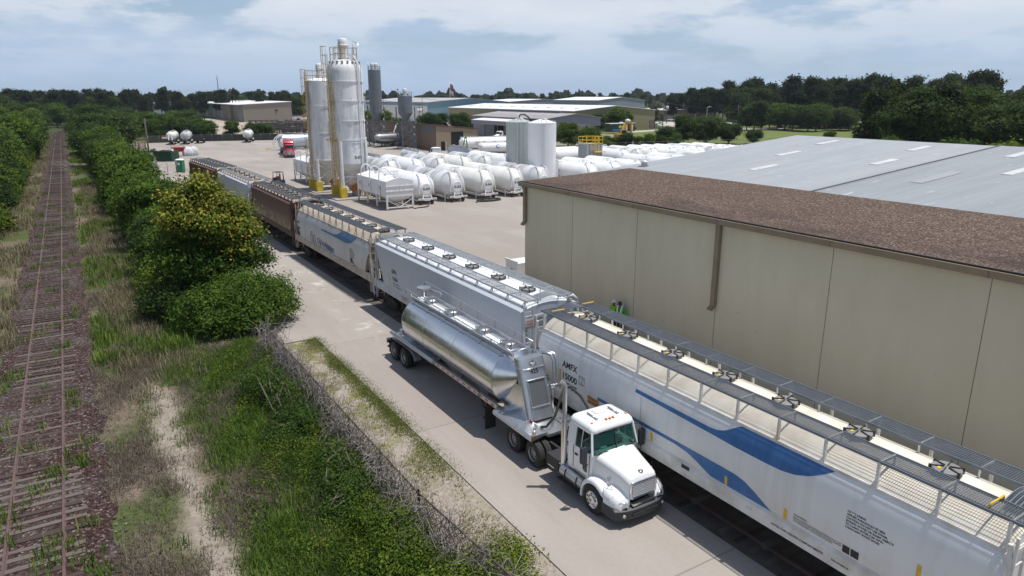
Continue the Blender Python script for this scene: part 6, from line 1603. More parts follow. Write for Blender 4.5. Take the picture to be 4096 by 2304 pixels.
mb = MB(); mb.tube([(-1.5, -1, 2.05), (-1.5, -1, 2.4), (1.5, -1, 2.4), (1.5, -1, 2.05)], 0.04, 5); mb.build('hoop_rail', bpy.data.materials['red_steel'], rh)
for x in (-1.2, 1.2):
    for y in (-0.8, 0.8): MB().bar((x, y, 0), (x, y, 1.9), 0.14).build('leg', bpy.data.materials['red_steel'], rh)
M_bag = mat('white_bulk_bag', (0.68, 0.69, 0.72), 0.8, 0, 0.3, 2, c2=(0.35, 0.36, 0.4), bmp=0.4)
for k, (x, y, w_) in enumerate(((23.2, 179.3, 1.1), (24.5, 179.6, 1.0))):
    rings = []; rr = random.Random(k)
    for z, s in ((0, 0.92), (0.3, 1.08), (0.9, 1.1), (1.5, 0.95), (1.9, 0.6), (2.1, 0.25)):
        rings.append([(s * w_ * px * rr.uniform(0.92, 1.08), s * w_ * py * rr.uniform(0.92, 1.08), z + rr.uniform(-0.06, 0.06)) for px, py in rr_box(-0.9, 0.9, -0.75, 0.75, 0.3)])
    mb = MB(); mb.loft(rings, 0, True); o = mb.build('bulk_bag', M_bag, None, (x, y, 0)); tag(o, ['grey crumpled bulk bag next to the red hopper', 'white crumpled bulk bag, outer one of the two beside the red hopper'][k], 'bulk bag', 'bulk bags by the red hopper')
fb = thing('flatbed_trailer', 'low dark flatbed trailer parked by the far fence', 'trailer', (32.3, 224.0, 0), R(-14)); mb = MB(); mb.box(-1.2, 0, 0.95, 1.2, 6.5, 1.15); mb.box(-1.2, 0, 1.15, 1.2, 0.15, 2.0); mb.build('deck', M_dark, fb)
for s in (-1, 1):
    for y in (4.4, 5.7): MB().lathe([(0.2, -0.25), (0.48, -0.25), (0.48, 0.25), (0.2, 0.25)], (s * 0.9, y, 0.48), 16, axis='x').build('wheel', M_rubber, fb)
    MB().box(*sorted_box(s * 0.6, 1.0, 0, s * 0.75, 1.15, 0.95)).build('landing_leg', M_dark, fb)
# hoses, cabinet by the wall, stand-pipe machine by the grey silos
mb = MB(); pts = []
for i in range(44):
    a = 2 * PI * 1.85 * i / 43; pts.append((46.2 + 1.75 * math.cos(a + 2.9), 80.0 + 0.85 * math.sin(a + 2.9) + i * 0.006, 0.07 + 0.0035 * i))
mb.tube([(43.9, 79.4, 0.07), (44.3, 79.6, 0.07)] + pts[2:], 0.065, 8); tag(mb.build('coiled_hose', M_rubber), 'black hose coiled on the concrete before the tank marked S-04', 'hose')
mb = MB(); mb.tube([(34.9, 78.8, 0.07), (35.5, 79.1, 0.07), (36.2, 79.15, 0.07), (37.0, 79.4, 0.08), (37.6, 80.2, 0.3)], 0.065, 8); tag(mb.build('loose_hose', M_rubber), 'black hose lying loose before the tank marked S-02', 'hose')
cb = thing('cabinet', 'white equipment cabinet standing past the warehouse corner', 'cabinet', (28.2, 44.0, 0)); MB().box(-0.9, -0.8, 0.15, 0.9, 0.8, 1.25).build('cabinet_body', M_wht, cb, bev=0.02); MB().box(-0.95, -0.85, 0, 0.95, 0.85, 0.15).build('skid', M_under, cb); MB().box(-0.95, -0.85, 1.25, -0.85, 0.85, 1.42).build('lip', M_wht, cb); MB().box(-0.92, -0.2, 0.55, -0.9, 0.1, 0.75).build('vent', M_rim, cb)
cy = thing('conveyor_machine', 'grey transfer machine with a slanting white pipe near the slim grey silo', 'machine', (75.2, 184.5, 0)); MB().box(-0.9, -0.8, 0, 0.9, 0.8, 2.6).build('housing', M_gleg, cy); mb = MB(); mb.tube([(-2.5, -0.5, 0.3), (-0.9, -0.9, 0.4), (-0.3, -0.9, 0.8), (1.2, -0.9, 4.5), (2.0, -0.8, 6.2)], 0.16, 8); mb.build('pipe', M_wht, cy); mb = MB(); mb.tube([(-2.6, -0.4, 0.2), (-2.6, -0.4, 1.5), (-1.9, -0.5, 1.8)], 0.22, 8); mb.build('intake_elbow', M_wht, cy)
# ---------------------------------------------------------------- cream warehouse with gravel roof, grey metal roofed warehouse
def wall_mat():
    m, nt, b = _nodes('cream_wall')
    v = coords(nt)
    n1 = noise(nt, coords(nt, (1, 0.6, 0.12)), 1.3, 5, 0.65); n2 = noise(nt, v, 0.12, 3); n3 = noise(nt, v, 12, 3, 0.7)
    c = ramp(nt, n1, [(0.3, (0.56, 0.51, 0.37)), (0.7, (0.63, 0.58, 0.435))])
    c = mixc(nt, ramp(nt, n2, [(0.4, 0.0), (0.7, 0.35)]), c, (0.46, 0.42, 0.30))
    sp = noise(nt, v, 3.2, 2); c = mixc(nt, ramp(nt, sp, [(0.73, 0.0), (0.76, 0.55)]), c, (0.20, 0.19, 0.16))
    c = mixc(nt, 0.1, c, mixc(nt, n3, (0.28, 0.25, 0.2), (0.6, 0.56, 0.46)))
    nt.links.new(c, b.inputs['Base Color']); b.inputs['Roughness'].default_value = 0.85; b.inputs['Specular IOR Level'].default_value = 0.2
    bump(nt, b, n3, 0.12, 0.02)
    return m
def gravel_mat():
    m, nt, b = _nodes('roof_gravel')
    v = coords(nt)
    vo = nt.nodes.new('ShaderNodeTexVoronoi'); vo.inputs['Scale'].default_value = 16; nt.links.new(v, vo.inputs[0])
    sp = nt.nodes.new('ShaderNodeSeparateXYZ'); nt.links.new(vo.outputs['Color'], sp.inputs[0])
    c = ramp(nt, sp.outputs[0], [(0.0, (0.05, 0.033, 0.026)), (0.5, (0.112, 0.079, 0.062)), (0.85, (0.165, 0.124, 0.098)), (1.0, (0.30, 0.245, 0.2))])
    s = nt.nodes.new('ShaderNodeSeparateXYZ'); nt.links.new(v, s.inputs[0])
    n = noise(nt, coords(nt, (1, 0.35, 1)), 0.5, 5, 0.6)
    k = math_(nt, 'MULTIPLY', ramp(nt, n, [(0.44, 0.0), (0.62, 0.75)]), ramp(nt, math_(nt, 'DIVIDE', s.outputs[0], 10), [(0.0, 0.6), (0.12, 1.0), (0.35, 0.0)]))
    c = mixc(nt, k, c, (0.045, 0.033, 0.032))
    n2 = noise(nt, v, 0.35, 4); c = mixc(nt, ramp(nt, n2, [(0.4, 0.0), (0.7, 0.3)]), c, (0.09, 0.062, 0.052))
    nt.links.new(c, b.inputs['Base Color']); b.inputs['Roughness'].default_value = 0.95; b.inputs['Specular IOR Level'].default_value = 0.15
    bump(nt, b, vo.outputs['Distance'], 0.9, 0.05)
    return m
M_trim = mat('tan_trim', (0.25, 0.195, 0.125), 0.6, 0, 0.2, 1.2)
M_seam = mat('dark_seam', (0.17, 0.15, 0.11), 0.9, 0, 0.3, 2)
wh = thing('warehouse', 'cream panel walled warehouse with a brown gravel roof beside the train', 'warehouse', (26.4, 0, 0))
MB().box(0, -14, -0.1, 9.8, 40.7, 7.45).build('wall', wall_mat(), wh)
mb = MB(); mb.prism([(-0.22, 7.46), (-0.22, 7.72), (9.6, 8.10), (9.9, 8.05), (9.9, 7.46)], -14.2, 40.95, 'y'); mb.build('roof', gravel_mat(), wh)
mb = MB(); mb.box(-0.36, -14.2, 7.40, -0.22, 41.0, 7.66); mb.box(-0.36, 40.95, 7.40, 9.9, 41.05, 7.7); fa = mb.build('gutter', M_trim, wh)
mb = MB(); mb.box(-0.26, -14.2, 7.70, -0.16, 40.95, 7.735); mb.build('roof_edge_seal', M_dark, fa)
for y in [35.2 - 6.03 * k for k in range(8)]:
    MB().box(-0.006, y - 0.011, 0, 0.0, y + 0.011, 7.42).build('panel_joint', M_seam, wh)
    MB().box(-0.37, y - 0.02, 7.40, -0.36, y + 0.02, 7.66).build('gutter_joint', M_seam, fa)
for y, zb in ((40.55, 4.95), (23.2, 3.3)):
    mb = MB(); mb.box(-0.22, y - 0.13, zb, -0.02, y + 0.13, 7.40); mb.hexa([(-0.22, y - 0.13, zb), (-0.02, y - 0.13, zb), (-0.22, y + 0.13, zb), (-0.02, y + 0.13, zb), (-0.45, y - 0.13, zb - 0.2), (-0.28, y - 0.13, zb - 0.28), (-0.45, y + 0.13, zb - 0.2), (-0.28, y + 0.13, zb - 0.28)]); mb.build('downspout', M_trim, wh)
def metal_roof_mat(name, c, dark, rib=0.3):
    m, nt, b = _nodes(name)
    v = coords(nt)
    s = nt.nodes.new('ShaderNodeSeparateXYZ'); nt.links.new(v, s.inputs[0])
    w_ = nt.nodes.new('ShaderNodeTexWave'); w_.wave_type = 'BANDS'; w_.bands_direction = 'Y'; w_.inputs['Scale'].default_value = 1.0 / rib / 3.1416 * 0.5; nt.links.new(v, w_.inputs[0])
    n = noise(nt, coords(nt, (0.12, 1, 1)), 0.8, 5, 0.6)
    o = ramp(nt, n, [(0.3, dark), (0.6, c)])
    spk = noise(nt, coords(nt, (0.25, 1, 1)), 2.0, 2); o = mixc(nt, ramp(nt, spk, [(0.68, 0.0), (0.74, 0.5)]), o, (0.62, 0.64, 0.66))
    lap = math_(nt, 'FRACT', math_(nt, 'DIVIDE', s.outputs[0], 6.2)); o = mixc(nt, ramp(nt, lap, [(0.0, 0.35), (0.012, 0.35), (0.02, 0.0)]), o, (0.25, 0.27, 0.29))
    nt.links.new(o, b.inputs['Base Color']); b.inputs['Roughness'].default_value = 0.42; b.inputs['Metallic'].default_value = 0.25
    bump(nt, b, w_.outputs['Fac'], 0.35, 0.05)
    return m
M_roofg = metal_roof_mat('pale_grey_metal_roof', (0.385, 0.40, 0.41), (0.335, 0.352, 0.365))
M_roofg2 = metal_roof_mat('older_grey_metal_roof', (0.32, 0.335, 0.345), (0.275, 0.29, 0.30))
gw = thing('warehouse', 'wide warehouse with a pale grey ribbed metal roof and white skylights', 'warehouse', (58.3, 0, 0))
MB().box(-21.8, -14, -0.1, 25, 42.7, 7.3).build('wall', mat('grey_metal_wall', (0.36, 0.37, 0.38), 0.6, 0, 0.2, 1), gw)
def slope(y0, y1, dz, m, nm):
    mb = MB()
    for x0, z0, x1, z1 in ((-22.05, 7.93, 0, 9.82), (0, 9.82, 25.4, 7.5)):
        mb.add([(x0, y0, z0 + dz), (x1, y0, z1 + dz), (x1, y1, z1 + dz), (x0, y1, z0 + dz), (x0, y0, z0 + dz - 0.12), (x1, y0, z1 + dz - 0.12), (x1, y1, z1 + dz - 0.12), (x0, y1, z0 + dz - 0.12)], [(0, 1, 2, 3), (7, 6, 5, 4), (0, 4, 5, 1), (1, 5, 6, 2), (2, 6, 7, 3), (3, 7, 4, 0)])
    return mb.build(nm, m, gw)
slope(25.6, 43.0, 0.0, M_roofg, 'roof'); slope(-14.2, 25.55, 0.03, M_roofg2, 'roof')
mb = MB(); mb.add([(-24.8, 41.05, 7.68), (-22.0, 41.05, 7.92), (-22.0, 43.0, 7.92), (-24.8, 43.0, 7.68), (-24.8, 41.05, 7.5), (-22.0, 41.05, 7.74), (-22.0, 43.0, 7.74), (-24.8, 43.0, 7.5)], [(0, 1, 2, 3), (7, 6, 5, 4), (0, 4, 5, 1), (1, 5, 6, 2), (2, 6, 7, 3), (3, 7, 4, 0)]); mb.build('eave_overhang', M_roofg, gw)
MB().box(-24.6, 41.3, 0, -21.8, 42.7, 7.4).build('wall', bpy.data.materials['grey_metal_wall'], gw)
M_skyl = mat('white_skylight', (0.58, 0.585, 0.60), 0.5, 0, 0.25, 1.5)
def sky_z(x): return 9.82 + x * 1.89 / 22.05
for x, y in ((-3.2, 37.5), (-3.4, 29.6), (-3.6, 22.8), (-9.8, 36.3), (-10.2, 28.2), (-10.0, 20.0), (-3.4, 15.0), (-16.2, 33.5), (-10, 12.5), (-3.4, 8.0)):
    L = 2.7
    dz = 0.035 if y > 25.6 else 0.065
    mb = MB(); mb.add([(x - L / 2, y - 0.3, sky_z(x - L / 2) + dz), (x + L / 2, y - 0.3, sky_z(x + L / 2) + dz), (x + L / 2, y + 0.3, sky_z(x + L / 2) + dz), (x - L / 2, y + 0.3, sky_z(x - L / 2) + dz), (x - L / 2, y - 0.3, sky_z(x - L / 2)), (x + L / 2, y - 0.3, sky_z(x + L / 2)), (x + L / 2, y + 0.3, sky_z(x + L / 2)), (x - L / 2, y + 0.3, sky_z(x - L / 2))], [(0, 1, 2, 3), (0, 4, 5, 1), (1, 5, 6, 2), (2, 6, 7, 3), (3, 7, 4, 0)]); mb.build('skylight', M_skyl, gw)
for x, y, L, wd in ((-14.0, 22.6, 4.5, 0.8), (-15.6, 15.5, 4.8, 1.0)):
    mb = MB(); mb.add([(x - L / 2, y - wd / 2, sky_z(x - L / 2) + 0.05), (x + L / 2, y - wd / 2, sky_z(x + L / 2) + 0.05), (x + L / 2, y + wd / 2, sky_z(x + L / 2) + 0.05), (x - L / 2, y + wd / 2, sky_z(x - L / 2) + 0.05)], [(0, 1, 2, 3)]); mb.build('roof_patch', M_roofg, gw)
mb = MB(); mb.bar((-22, 25.57, 7.99), (0, 25.57, 9.88), 0.1, 0.06); mb.build('roof_seam', M_gleg, gw)
MB().lathe([(0.25, 0), (0.25, 0.35), (0.45, 0.4), (0, 0.55)], (-20.2, 41.6, 8.0), 12).build('roof_vent', M_silver, gw)

# ---------------------------------------------------------------- people by the wall
def skinned(name, verts, edges, m, parent, sub=2, ro=0):
    """one continuous surface grown round a skeleton; verts: (x, y, z, radius)"""
    me = bpy.data.meshes.new(name); me.from_pydata([v[:3] for v in verts], edges, [])
    o = bpy.data.objects.new(name, me); col.objects.link(o)
    md = o.modifiers.new('skin', 'SKIN')
    for i, v in enumerate(verts):
        r_ = v[3] if isinstance(v[3], tuple) else (v[3], v[3])
        me.skin_vertices[0].data[i].radius = r_
    me.skin_vertices[0].data[ro].use_root = True
    s = o.modifiers.new('sub', 'SUBSURF'); s.levels = sub; s.render_levels = sub
    dg = bpy.context.evaluated_depsgraph_get()
    me2 = bpy.data.meshes.new_from_object(o.evaluated_get(dg))
    bpy.data.objects.remove(o); me2.name = name
    me2.materials.clear(); me2.materials.append(m)
    me2.polygons.foreach_set('use_smooth', [True] * len(me2.polygons))
    q = bpy.data.objects.new(name, me2); col.objects.link(q); q.parent = parent
    return q
M_skin = mat('brown_skin', (0.12, 0.06, 0.04), 0.55, 0, 0.15, 8)
M_boot = mat('work_boot', (0.06, 0.04, 0.025), 0.8, 0, 0.3, 6)
M_jean = mat('dark_work_trousers', (0.025, 0.03, 0.045), 0.9, 0, 0.2, 6)
def person(loc, rz, label, shirt, hat, towel=False, tilt=0.0):
    """standing figure facing -y in its own frame"""
    t = thing('person', label, 'person', loc, rz, 'two workers by the cream wall')
    H = []; E = []
    def add(*v): H.append(v); return len(H) - 1
    pel = add(0, 0, 0.95, (0.14, 0.10)); sp = add(0, 0.01, 1.15, (0.135, 0.095)); ch = add(0, 0.0, 1.36, (0.15, 0.10)); nk = add(0, 0.0, 1.50, 0.058); hb = add(tilt * 0.03, -0.015, 1.60, (0.072, 0.082)); ht = add(tilt * 0.06, -0.01, 1.72, (0.074, 0.092)); cr = add(tilt * 0.07, 0.0, 1.79, (0.045, 0.055))
    E += [(pel, sp), (sp, ch), (ch, nk), (nk, hb), (hb, ht), (ht, cr)]
    arms = []
    for s in (-1, 1):
        sh = add(s * 0.19, 0.0, 1.42, 0.058); el = add(s * 0.26, 0.02, 1.14, 0.043); wr = add(s * 0.235, -0.10, 0.90, 0.03); pm = add(s * 0.225, -0.125, 0.83, (0.036, 0.02))
        E += [(ch, sh), (sh, el), (el, wr), (wr, pm)]
        for k, (L, dx) in enumerate(((0.075, -0.028), (0.085, -0.009), (0.08, 0.010), (0.06, 0.028))):
            a = add(s * 0.225 + dx * 0.4, -0.14 + dx, 0.80, 0.0095); b = add(s * 0.222 + dx * 0.4, -0.15 + dx, 0.80 - L * 0.55, 0.0088); c = add(s * 0.216 + dx * 0.4, -0.148 + dx, 0.80 - L, 0.008); E += [(pm, a), (a, b), (b, c)]
        th_ = add(s * 0.215, -0.165, 0.845, 0.011); tt = add(s * 0.205, -0.185, 0.80, 0.0095); E += [(wr, th_), (th_, tt)]
        hp = add(s * 0.10, 0.0, 0.88, 0.085); kn = add(s * 0.115, -0.03, 0.49, 0.058); an = add(s * 0.12, 0.0, 0.09, 0.042); to = add(s * 0.14, -0.16, 0.045, (0.042, 0.03)); E += [(pel, hp), (hp, kn), (kn, an), (an, to)]
    skinned('body', H, E, M_skin, t, 1)
    # shirt
    V = [(0, 0, 0.90, (0.165, 0.125)), (0, 0.01, 1.15, (0.165, 0.125)), (0, 0, 1.36, (0.175, 0.13)), (0, 0, 1.475, (0.085, 0.085))]; E2 = [(0, 1), (1, 2), (2, 3)]
    for s in (-1, 1):
        i = len(V); V += [(s * 0.195, 0, 1.425, 0.078), (s * 0.262, 0.02, 1.14, 0.062), (s * 0.238, -0.09, 0.925, 0.045)]; E2 += [(2, i), (i, i + 1), (i + 1, i + 2)]
    skinned('shirt', V, E2, shirt, t, 2)
    V = [(0, 0, 0.96, (0.155, 0.115))]; E2 = []
    for s in (-1, 1):
        i = len(V); V += [(s * 0.10, 0, 0.86, 0.1), (s * 0.115, -0.03, 0.49, 0.078), (s * 0.12, 0.0, 0.12, 0.066)]; E2 += [(0, i), (i, i + 1), (i + 1, i + 2)]
    skinned('trousers', V, E2, M_jean, t, 2)
    for s in (-1, 1): skinned('boot', [(s * 0.12, 0.02, 0.13, 0.062), (s * 0.12, 0.01, 0.05, 0.055), (s * 0.14, -0.17, 0.05, (0.052, 0.042))], [(0, 1), (1, 2)], M_boot, t, 1)
    hx = tilt * 0.05
    mb = MB(); mb.lathe([(0.022, -0.0), (0.014, -0.02), (0.0, -0.035)], (hx, -0.085, 1.665), 8, axis='y'); mb.build('nose', M_skin, t)
    for s in (-1, 1):
        MB().lathe([(0, 0.012), (0.013, 0.004), (0.012, -0.006)], (hx + s * 0.03, -0.10, 1.695), 8, axis='y').build('eye', M_paper, t); MB().lathe([(0, 0.02), (0.022, 0.0), (0, -0.02)], (hx + s * 0.078, 0.0, 1.67), 8, axis='x').build('ear', M_skin, t)
    MB().box(hx - 0.028, -0.10, 1.605, hx + 0.028, -0.088, 1.615).build('mouth', M_under, t)
    mb = MB(); mb.lathe([(0.118, 0.0), (0.114, 0.05), (0.098, 0.10), (0.06, 0.14), (0, 0.152)], (hx + tilt * 0.02, 0.0, 1.715), 20); mb.lathe([(0.118, 0.004), (0.15, -0.004), (0.15, -0.012), (0.115, -0.004)], (hx + tilt * 0.02, -0.02, 1.715), 20); mb.build('hard_hat', hat, t, smooth_angle=40)
    if towel:
        for s in (-1, 1):
            mb = MB(); rows = []
            for y, z, x in ((0.08, 1.74, 0.105), (-0.02, 1.62, 0.125), (-0.11, 1.52, 0.14), (-0.155, 1.40, 0.13), (-0.165, 1.28, 0.115), (-0.16, 1.16, 0.10)):
                rows.append([(hx + s * (x - 0.055), y - 0.03, z), (hx + s * x, y - 0.01, z + 0.02), (hx + s * (x + 0.05), y + 0.035, z - 0.01)])
            mb.loft(rows, 0, True, False, False); q = mb.build('towel', M_paper, t); q.modifiers.new('th', 'SOLIDIFY').thickness = 0.012
    return t
person((25.95, 30.35, 0), R(-75), 'person in a lime green shirt and white hard hat standing against the cream wall', mat('lime_shirt', (0.20, 0.50, 0.02), 0.85, 0, 0.25, 4), mat('white_hat', (0.75, 0.76, 0.78), 0.35, 0, 0.05, 4))
person((26.0, 29.78, 0), R(-60), 'person in a bright green shirt, dark hard hat and white towel over the shoulders', mat('green_shirt', (0.03, 0.46, 0.03), 0.85, 0, 0.25, 4), mat('dark_hat', (0.02, 0.022, 0.028), 0.4, 0, 0.05, 4), True, -1)

# ---------------------------------------------------------------- buildings beyond the yard
def ribbed(name, c, rib=0.5, vert=True, axis='X', dark=0.8):
    m, nt, b = _nodes(name)
    v = coords(nt); s = nt.nodes.new('ShaderNodeSeparateXYZ'); nt.links.new(v, s.inputs[0])
    u = math_(nt, 'ADD', s.outputs[0], s.outputs[1])
    fr = math_(nt, 'FRACT', math_(nt, 'DIVIDE', u, rib))
    n = noise(nt, v, 0.25, 4)
    o = mixc(nt, ramp(nt, fr, [(0.0, 1.0), (0.12, 0.0), (0.88, 0.0), (1.0, 1.0)]), c, tuple(x * dark for x in c))
    o = mixc(nt, math_(nt, 'MULTIPLY', n, 0.35), o, tuple(x * 0.7 for x in c))
    nt.links.new(o, b.inputs['Base Color']); b.inputs['Roughness'].default_value = 0.6; b.inputs['Specular IOR Level'].default_value = 0.3
    return m
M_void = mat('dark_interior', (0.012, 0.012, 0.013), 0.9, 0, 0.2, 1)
def gable_building(name, label, x0, x1, y0, y1, ze, zr, xr, mw, mr, ov=0.4, ze2=None, cat='warehouse', mgable=None):
    """walls to the eaves, gable ends at y0 and y1, ridge along y at xr"""
    t = thing(name, label, cat, ((x0 + x1) / 2, y0, 0)); cx = (x0 + x1) / 2; ze2 = ze2 or ze; L = y1 - y0
    mb = MB(); mb.prism([(x0 - cx, -0.05), (x0 - cx, ze), (xr - cx, zr), (x1 - cx, ze2), (x1 - cx, -0.05)], 0, L, 'y'); mb.build('wall', mw, t)
    th = 0.22
    mb = MB(); mb.prism([(x0 - cx - ov, ze + 0.02), (xr - cx, zr + 0.06), (x1 - cx + ov, ze2 + 0.02), (x1 - cx + ov, ze2 + 0.02 + th), (xr - cx, zr + th + 0.06), (x0 - cx - ov, ze + 0.02 + th)], -ov, L + ov, 'y'); mb.build('roof', mr, t)
    return t, cx
M_wroof = mat('white_membrane_roof', (0.72, 0.74, 0.76), 0.6, 0, 0.2, 0.1, c2=(0.58, 0.60, 0.62))
M_tanw = ribbed('tan_ribbed_wall', (0.20, 0.145, 0.105), 0.55)
M_tanw2 = ribbed('sand_ribbed_wall', (0.31, 0.24, 0.165), 0.55, dark=0.72)
t, cx = gable_building('storage_shed', 'brown ribbed metal shed with a big dark doorway and maroon roof edge', 78.2, 90.2, 162.0, 216, 6.2, 5.65, 84.2, M_tanw, mat('maroon_trim_roof', (0.12, 0.05, 0.045), 0.6, 0, 0.2, 0.5), 0.25, 5.1, 'shed')
MB().prism([(-5.98, 0.0), (-5.98, 6.1), (5.98, 5.05), (5.98, 0.0)], -0.03, -0.005, 'y').build('front_cladding', M_tanw2, t)
MB().box(-1.65, -0.06, 0, 1.85, -0.035, 4.6).build('doorway', M_void, t)
MB().box(-4.5, -0.06, 0, -3.45, -0.035, 2.25).build('side_doorway', M_void, t); MB().box(-3.42, -0.75, 0.05, -3.36, -0.04, 2.25).build('door', M_wht, t)
MB().box(-6.03, -0.05, 0, -5.9, 0.05, 6.2).build('corner_trim', M_blk, t)
mb = MB(); mb.box(-6.04, 1.5, 4.4, -6.0, 7.5, 5.9); mb.build('wall_vent', M_gleg, t)
# grey open shed with white canopy
M_lilac = ribbed('lilac_grey_wall', (0.30, 0.29, 0.33), 1.2)
sh = thing('open_shed', 'grey roofed open sided shed with white skylight strips and a white canopy', 'shed', (131, 175, 0))
M_shedroof = mat('grey_shed_roof', (0.30, 0.285, 0.285), 0.65, 0, 0.2, 0.2)
mb = MB(); mb.prism([(-10.8, 6.6), (0.7, 8.0), (10.5, 6.75), (10.5, 6.95), (0.7, 8.22), (-10.8, 6.82)], -0.4, 45, 'y'); rf = mb.build('roof', M_shedroof, sh)
MB().prism([(-10.4, 4.55), (-10.4, 6.55), (0.7, 7.95), (10.2, 6.7), (10.2, 4.45)], 0, 0.15, 'y').build('gable_panel', ribbed('blue_grey_gable', (0.24, 0.265, 0.31), 0.6), sh)
MB().box(-10.4, 10, 0, -10.2, 44.5, 6.55).build('wall', M_lilac, sh)
MB().box(10.0, 0.5, 4.4, 10.2, 44, 6.7).build('wall', M_lilac, sh)
for x in (-10.2, 0.7, 5.2, 10.0): MB().box(x - 0.25, 0.15, 0, x + 0.25, 0.6, 4.6).build('column', M_blk, sh)
for k in range(9):
    for s in (0, 1):
        y = 3.5 + 4.6 * k + 1.6 * s
        mb = MB(); mb.add([(-4.4, y, 7.38 + 0.22), (-1.3, y, 7.757 + 0.22), (-1.3, y + 0.55, 7.757 + 0.22), (-4.4, y + 0.55, 7.38 + 0.22)], [(0, 1, 2, 3)]); mb.build('skylight', M_skyl, rf)
MB().box(0.2, 8, 8.05, 1.2, 44, 8.75).build('ridge_vent', M_gleg, rf)
mb = MB(); mb.add([(-15.2, 12, 5.75), (-10.5, 12, 6.3), (-10.5, 37, 6.3), (-15.2, 37, 5.75), (-15.2, 12, 5.55), (-10.5, 12, 6.1), (-10.5, 37, 6.1), (-15.2, 37, 5.55)], [(0, 1, 2, 3), (7, 6, 5, 4), (0, 4, 5, 1), (1, 5, 6, 2), (2, 6, 7, 3), (3, 7, 4, 0)]); mb.build('canopy', M_wroof, sh)
MB().box(-15.25, 12, 4.4, -15.1, 37, 5.6).build('canopy_fascia', M_lilac, sh)
for y in (12.2, 20, 28, 36.8): MB().box(-15.2, y - 0.1, 0, -15.0, y + 0.1, 4.5).build('canopy_post', M_gleg, sh)
for y0, y1 in ((15, 22), (24, 30)): MB().box(-10.43, y0, 0, -10.41, y1, 4.6).build('doorway', M_void, sh)
# long beige hall with white roof
M_beige = ribbed('olive_beige_wall', (0.28, 0.255, 0.15), 0.9, dark=0.88)
t, cx = gable_building('warehouse', 'long olive beige hall with a bright white low roof', 170.3, 213.3, 228, 336, 7.4, 9.3, 191.7, M_beige, M_wroof, 0.4, 7.5)
MB().box(18.6, -0.1, 0, 21.4, -0.03, 3.6).build('end_door', mat('brown_grey_door', (0.17, 0.14, 0.12), 0.7, 0, 0.2, 1), t)
mb = MB(); mb.tube([(-2.8, -0.1, 0), (-2.2, -0.1, 4.2), (-2.0, -0.6, 4.4)], 0.08, 5); mb.build('wall_pipe', M_gleg, t)
for k in range(10): MB().box(-14 + 0.0, 8 + 10 * k, 8.05, -8, 9.4 + 10 * k, 8.62).build('skylight', mat('grey_skylight', (0.5, 0.5, 0.52), 0.6, 0, 0.2, 1), t)
# blue warehouse
M_blue = ribbed('pale_blue_wall', (0.20, 0.33, 0.42), 1.1, dark=0.92)
t, cx = gable_building('warehouse', 'pale blue gabled warehouse with a low grey roof in the distance', 162.5, 213, 345, 440, 9.9, 12.0, 188, M_blue, mat('weathered_grey_roof', (0.42, 0.41, 0.42), 0.6, 0, 0.25, 0.08), 0.5)
MB().box(-25.36, 0.3, 0, -25.27, 95, 8.2).build('white_side_cladding', M_wht, t); MB().box(-25.42, 26, 0, -25.37, 31, 5.2).build('dock_door', M_void, t); MB().box(-25.42, 60, 0, -25.37, 66, 5.2).build('dock_door', M_void, t)
# tan hall at left
M_tanL = ribbed('putty_wall', (0.25, 0.225, 0.19), 2.0, dark=0.95)
t = thing('warehouse', 'putty coloured hall with a slanting white roof beyond the steel yard', 'warehouse', (92.5, 395, 0))
mb = MB(); mb.prism([(-12.5, 0), (-12.5, 8.75), (12.7, 10.1), (12.7, 0)], 0, 145, 'y'); mb.build('wall', M_tanL, t)
mb = MB(); mb.prism([(-15.5, 8.72), (13.0, 10.2), (13.0, 10.5), (-15.5, 9.0)], -0.4, 146, 'y'); rf = mb.build('roof', M_wroof, t)
for k in range(5): MB().box(-12.62, 3 + 26 * k, 0.5, -12.52, 12 + 26 * k, 8.2).build('bay_panel', mat('glass_bay', (0.22, 0.25, 0.28), 0.35, 0, 0.2, 0.5), t)
MB().box(-14.2, 26, 0, -12.5, 30, 8.6).build('stair_tower', M_tanL, t)
MB().box(4, -0.3, 5.6, 5.2, -0.02, 6.4).build('wall_lamp', M_dark, t)
for k in range(6): MB().box(-6 + 3.4 * k, 60 + 8 * k, 9.4 + 0.17 * k, -5.5 + 3.4 * k, 60.6 + 8 * k, 10.9 + 0.17 * k).build('roof_vent', M_gleg, rf)
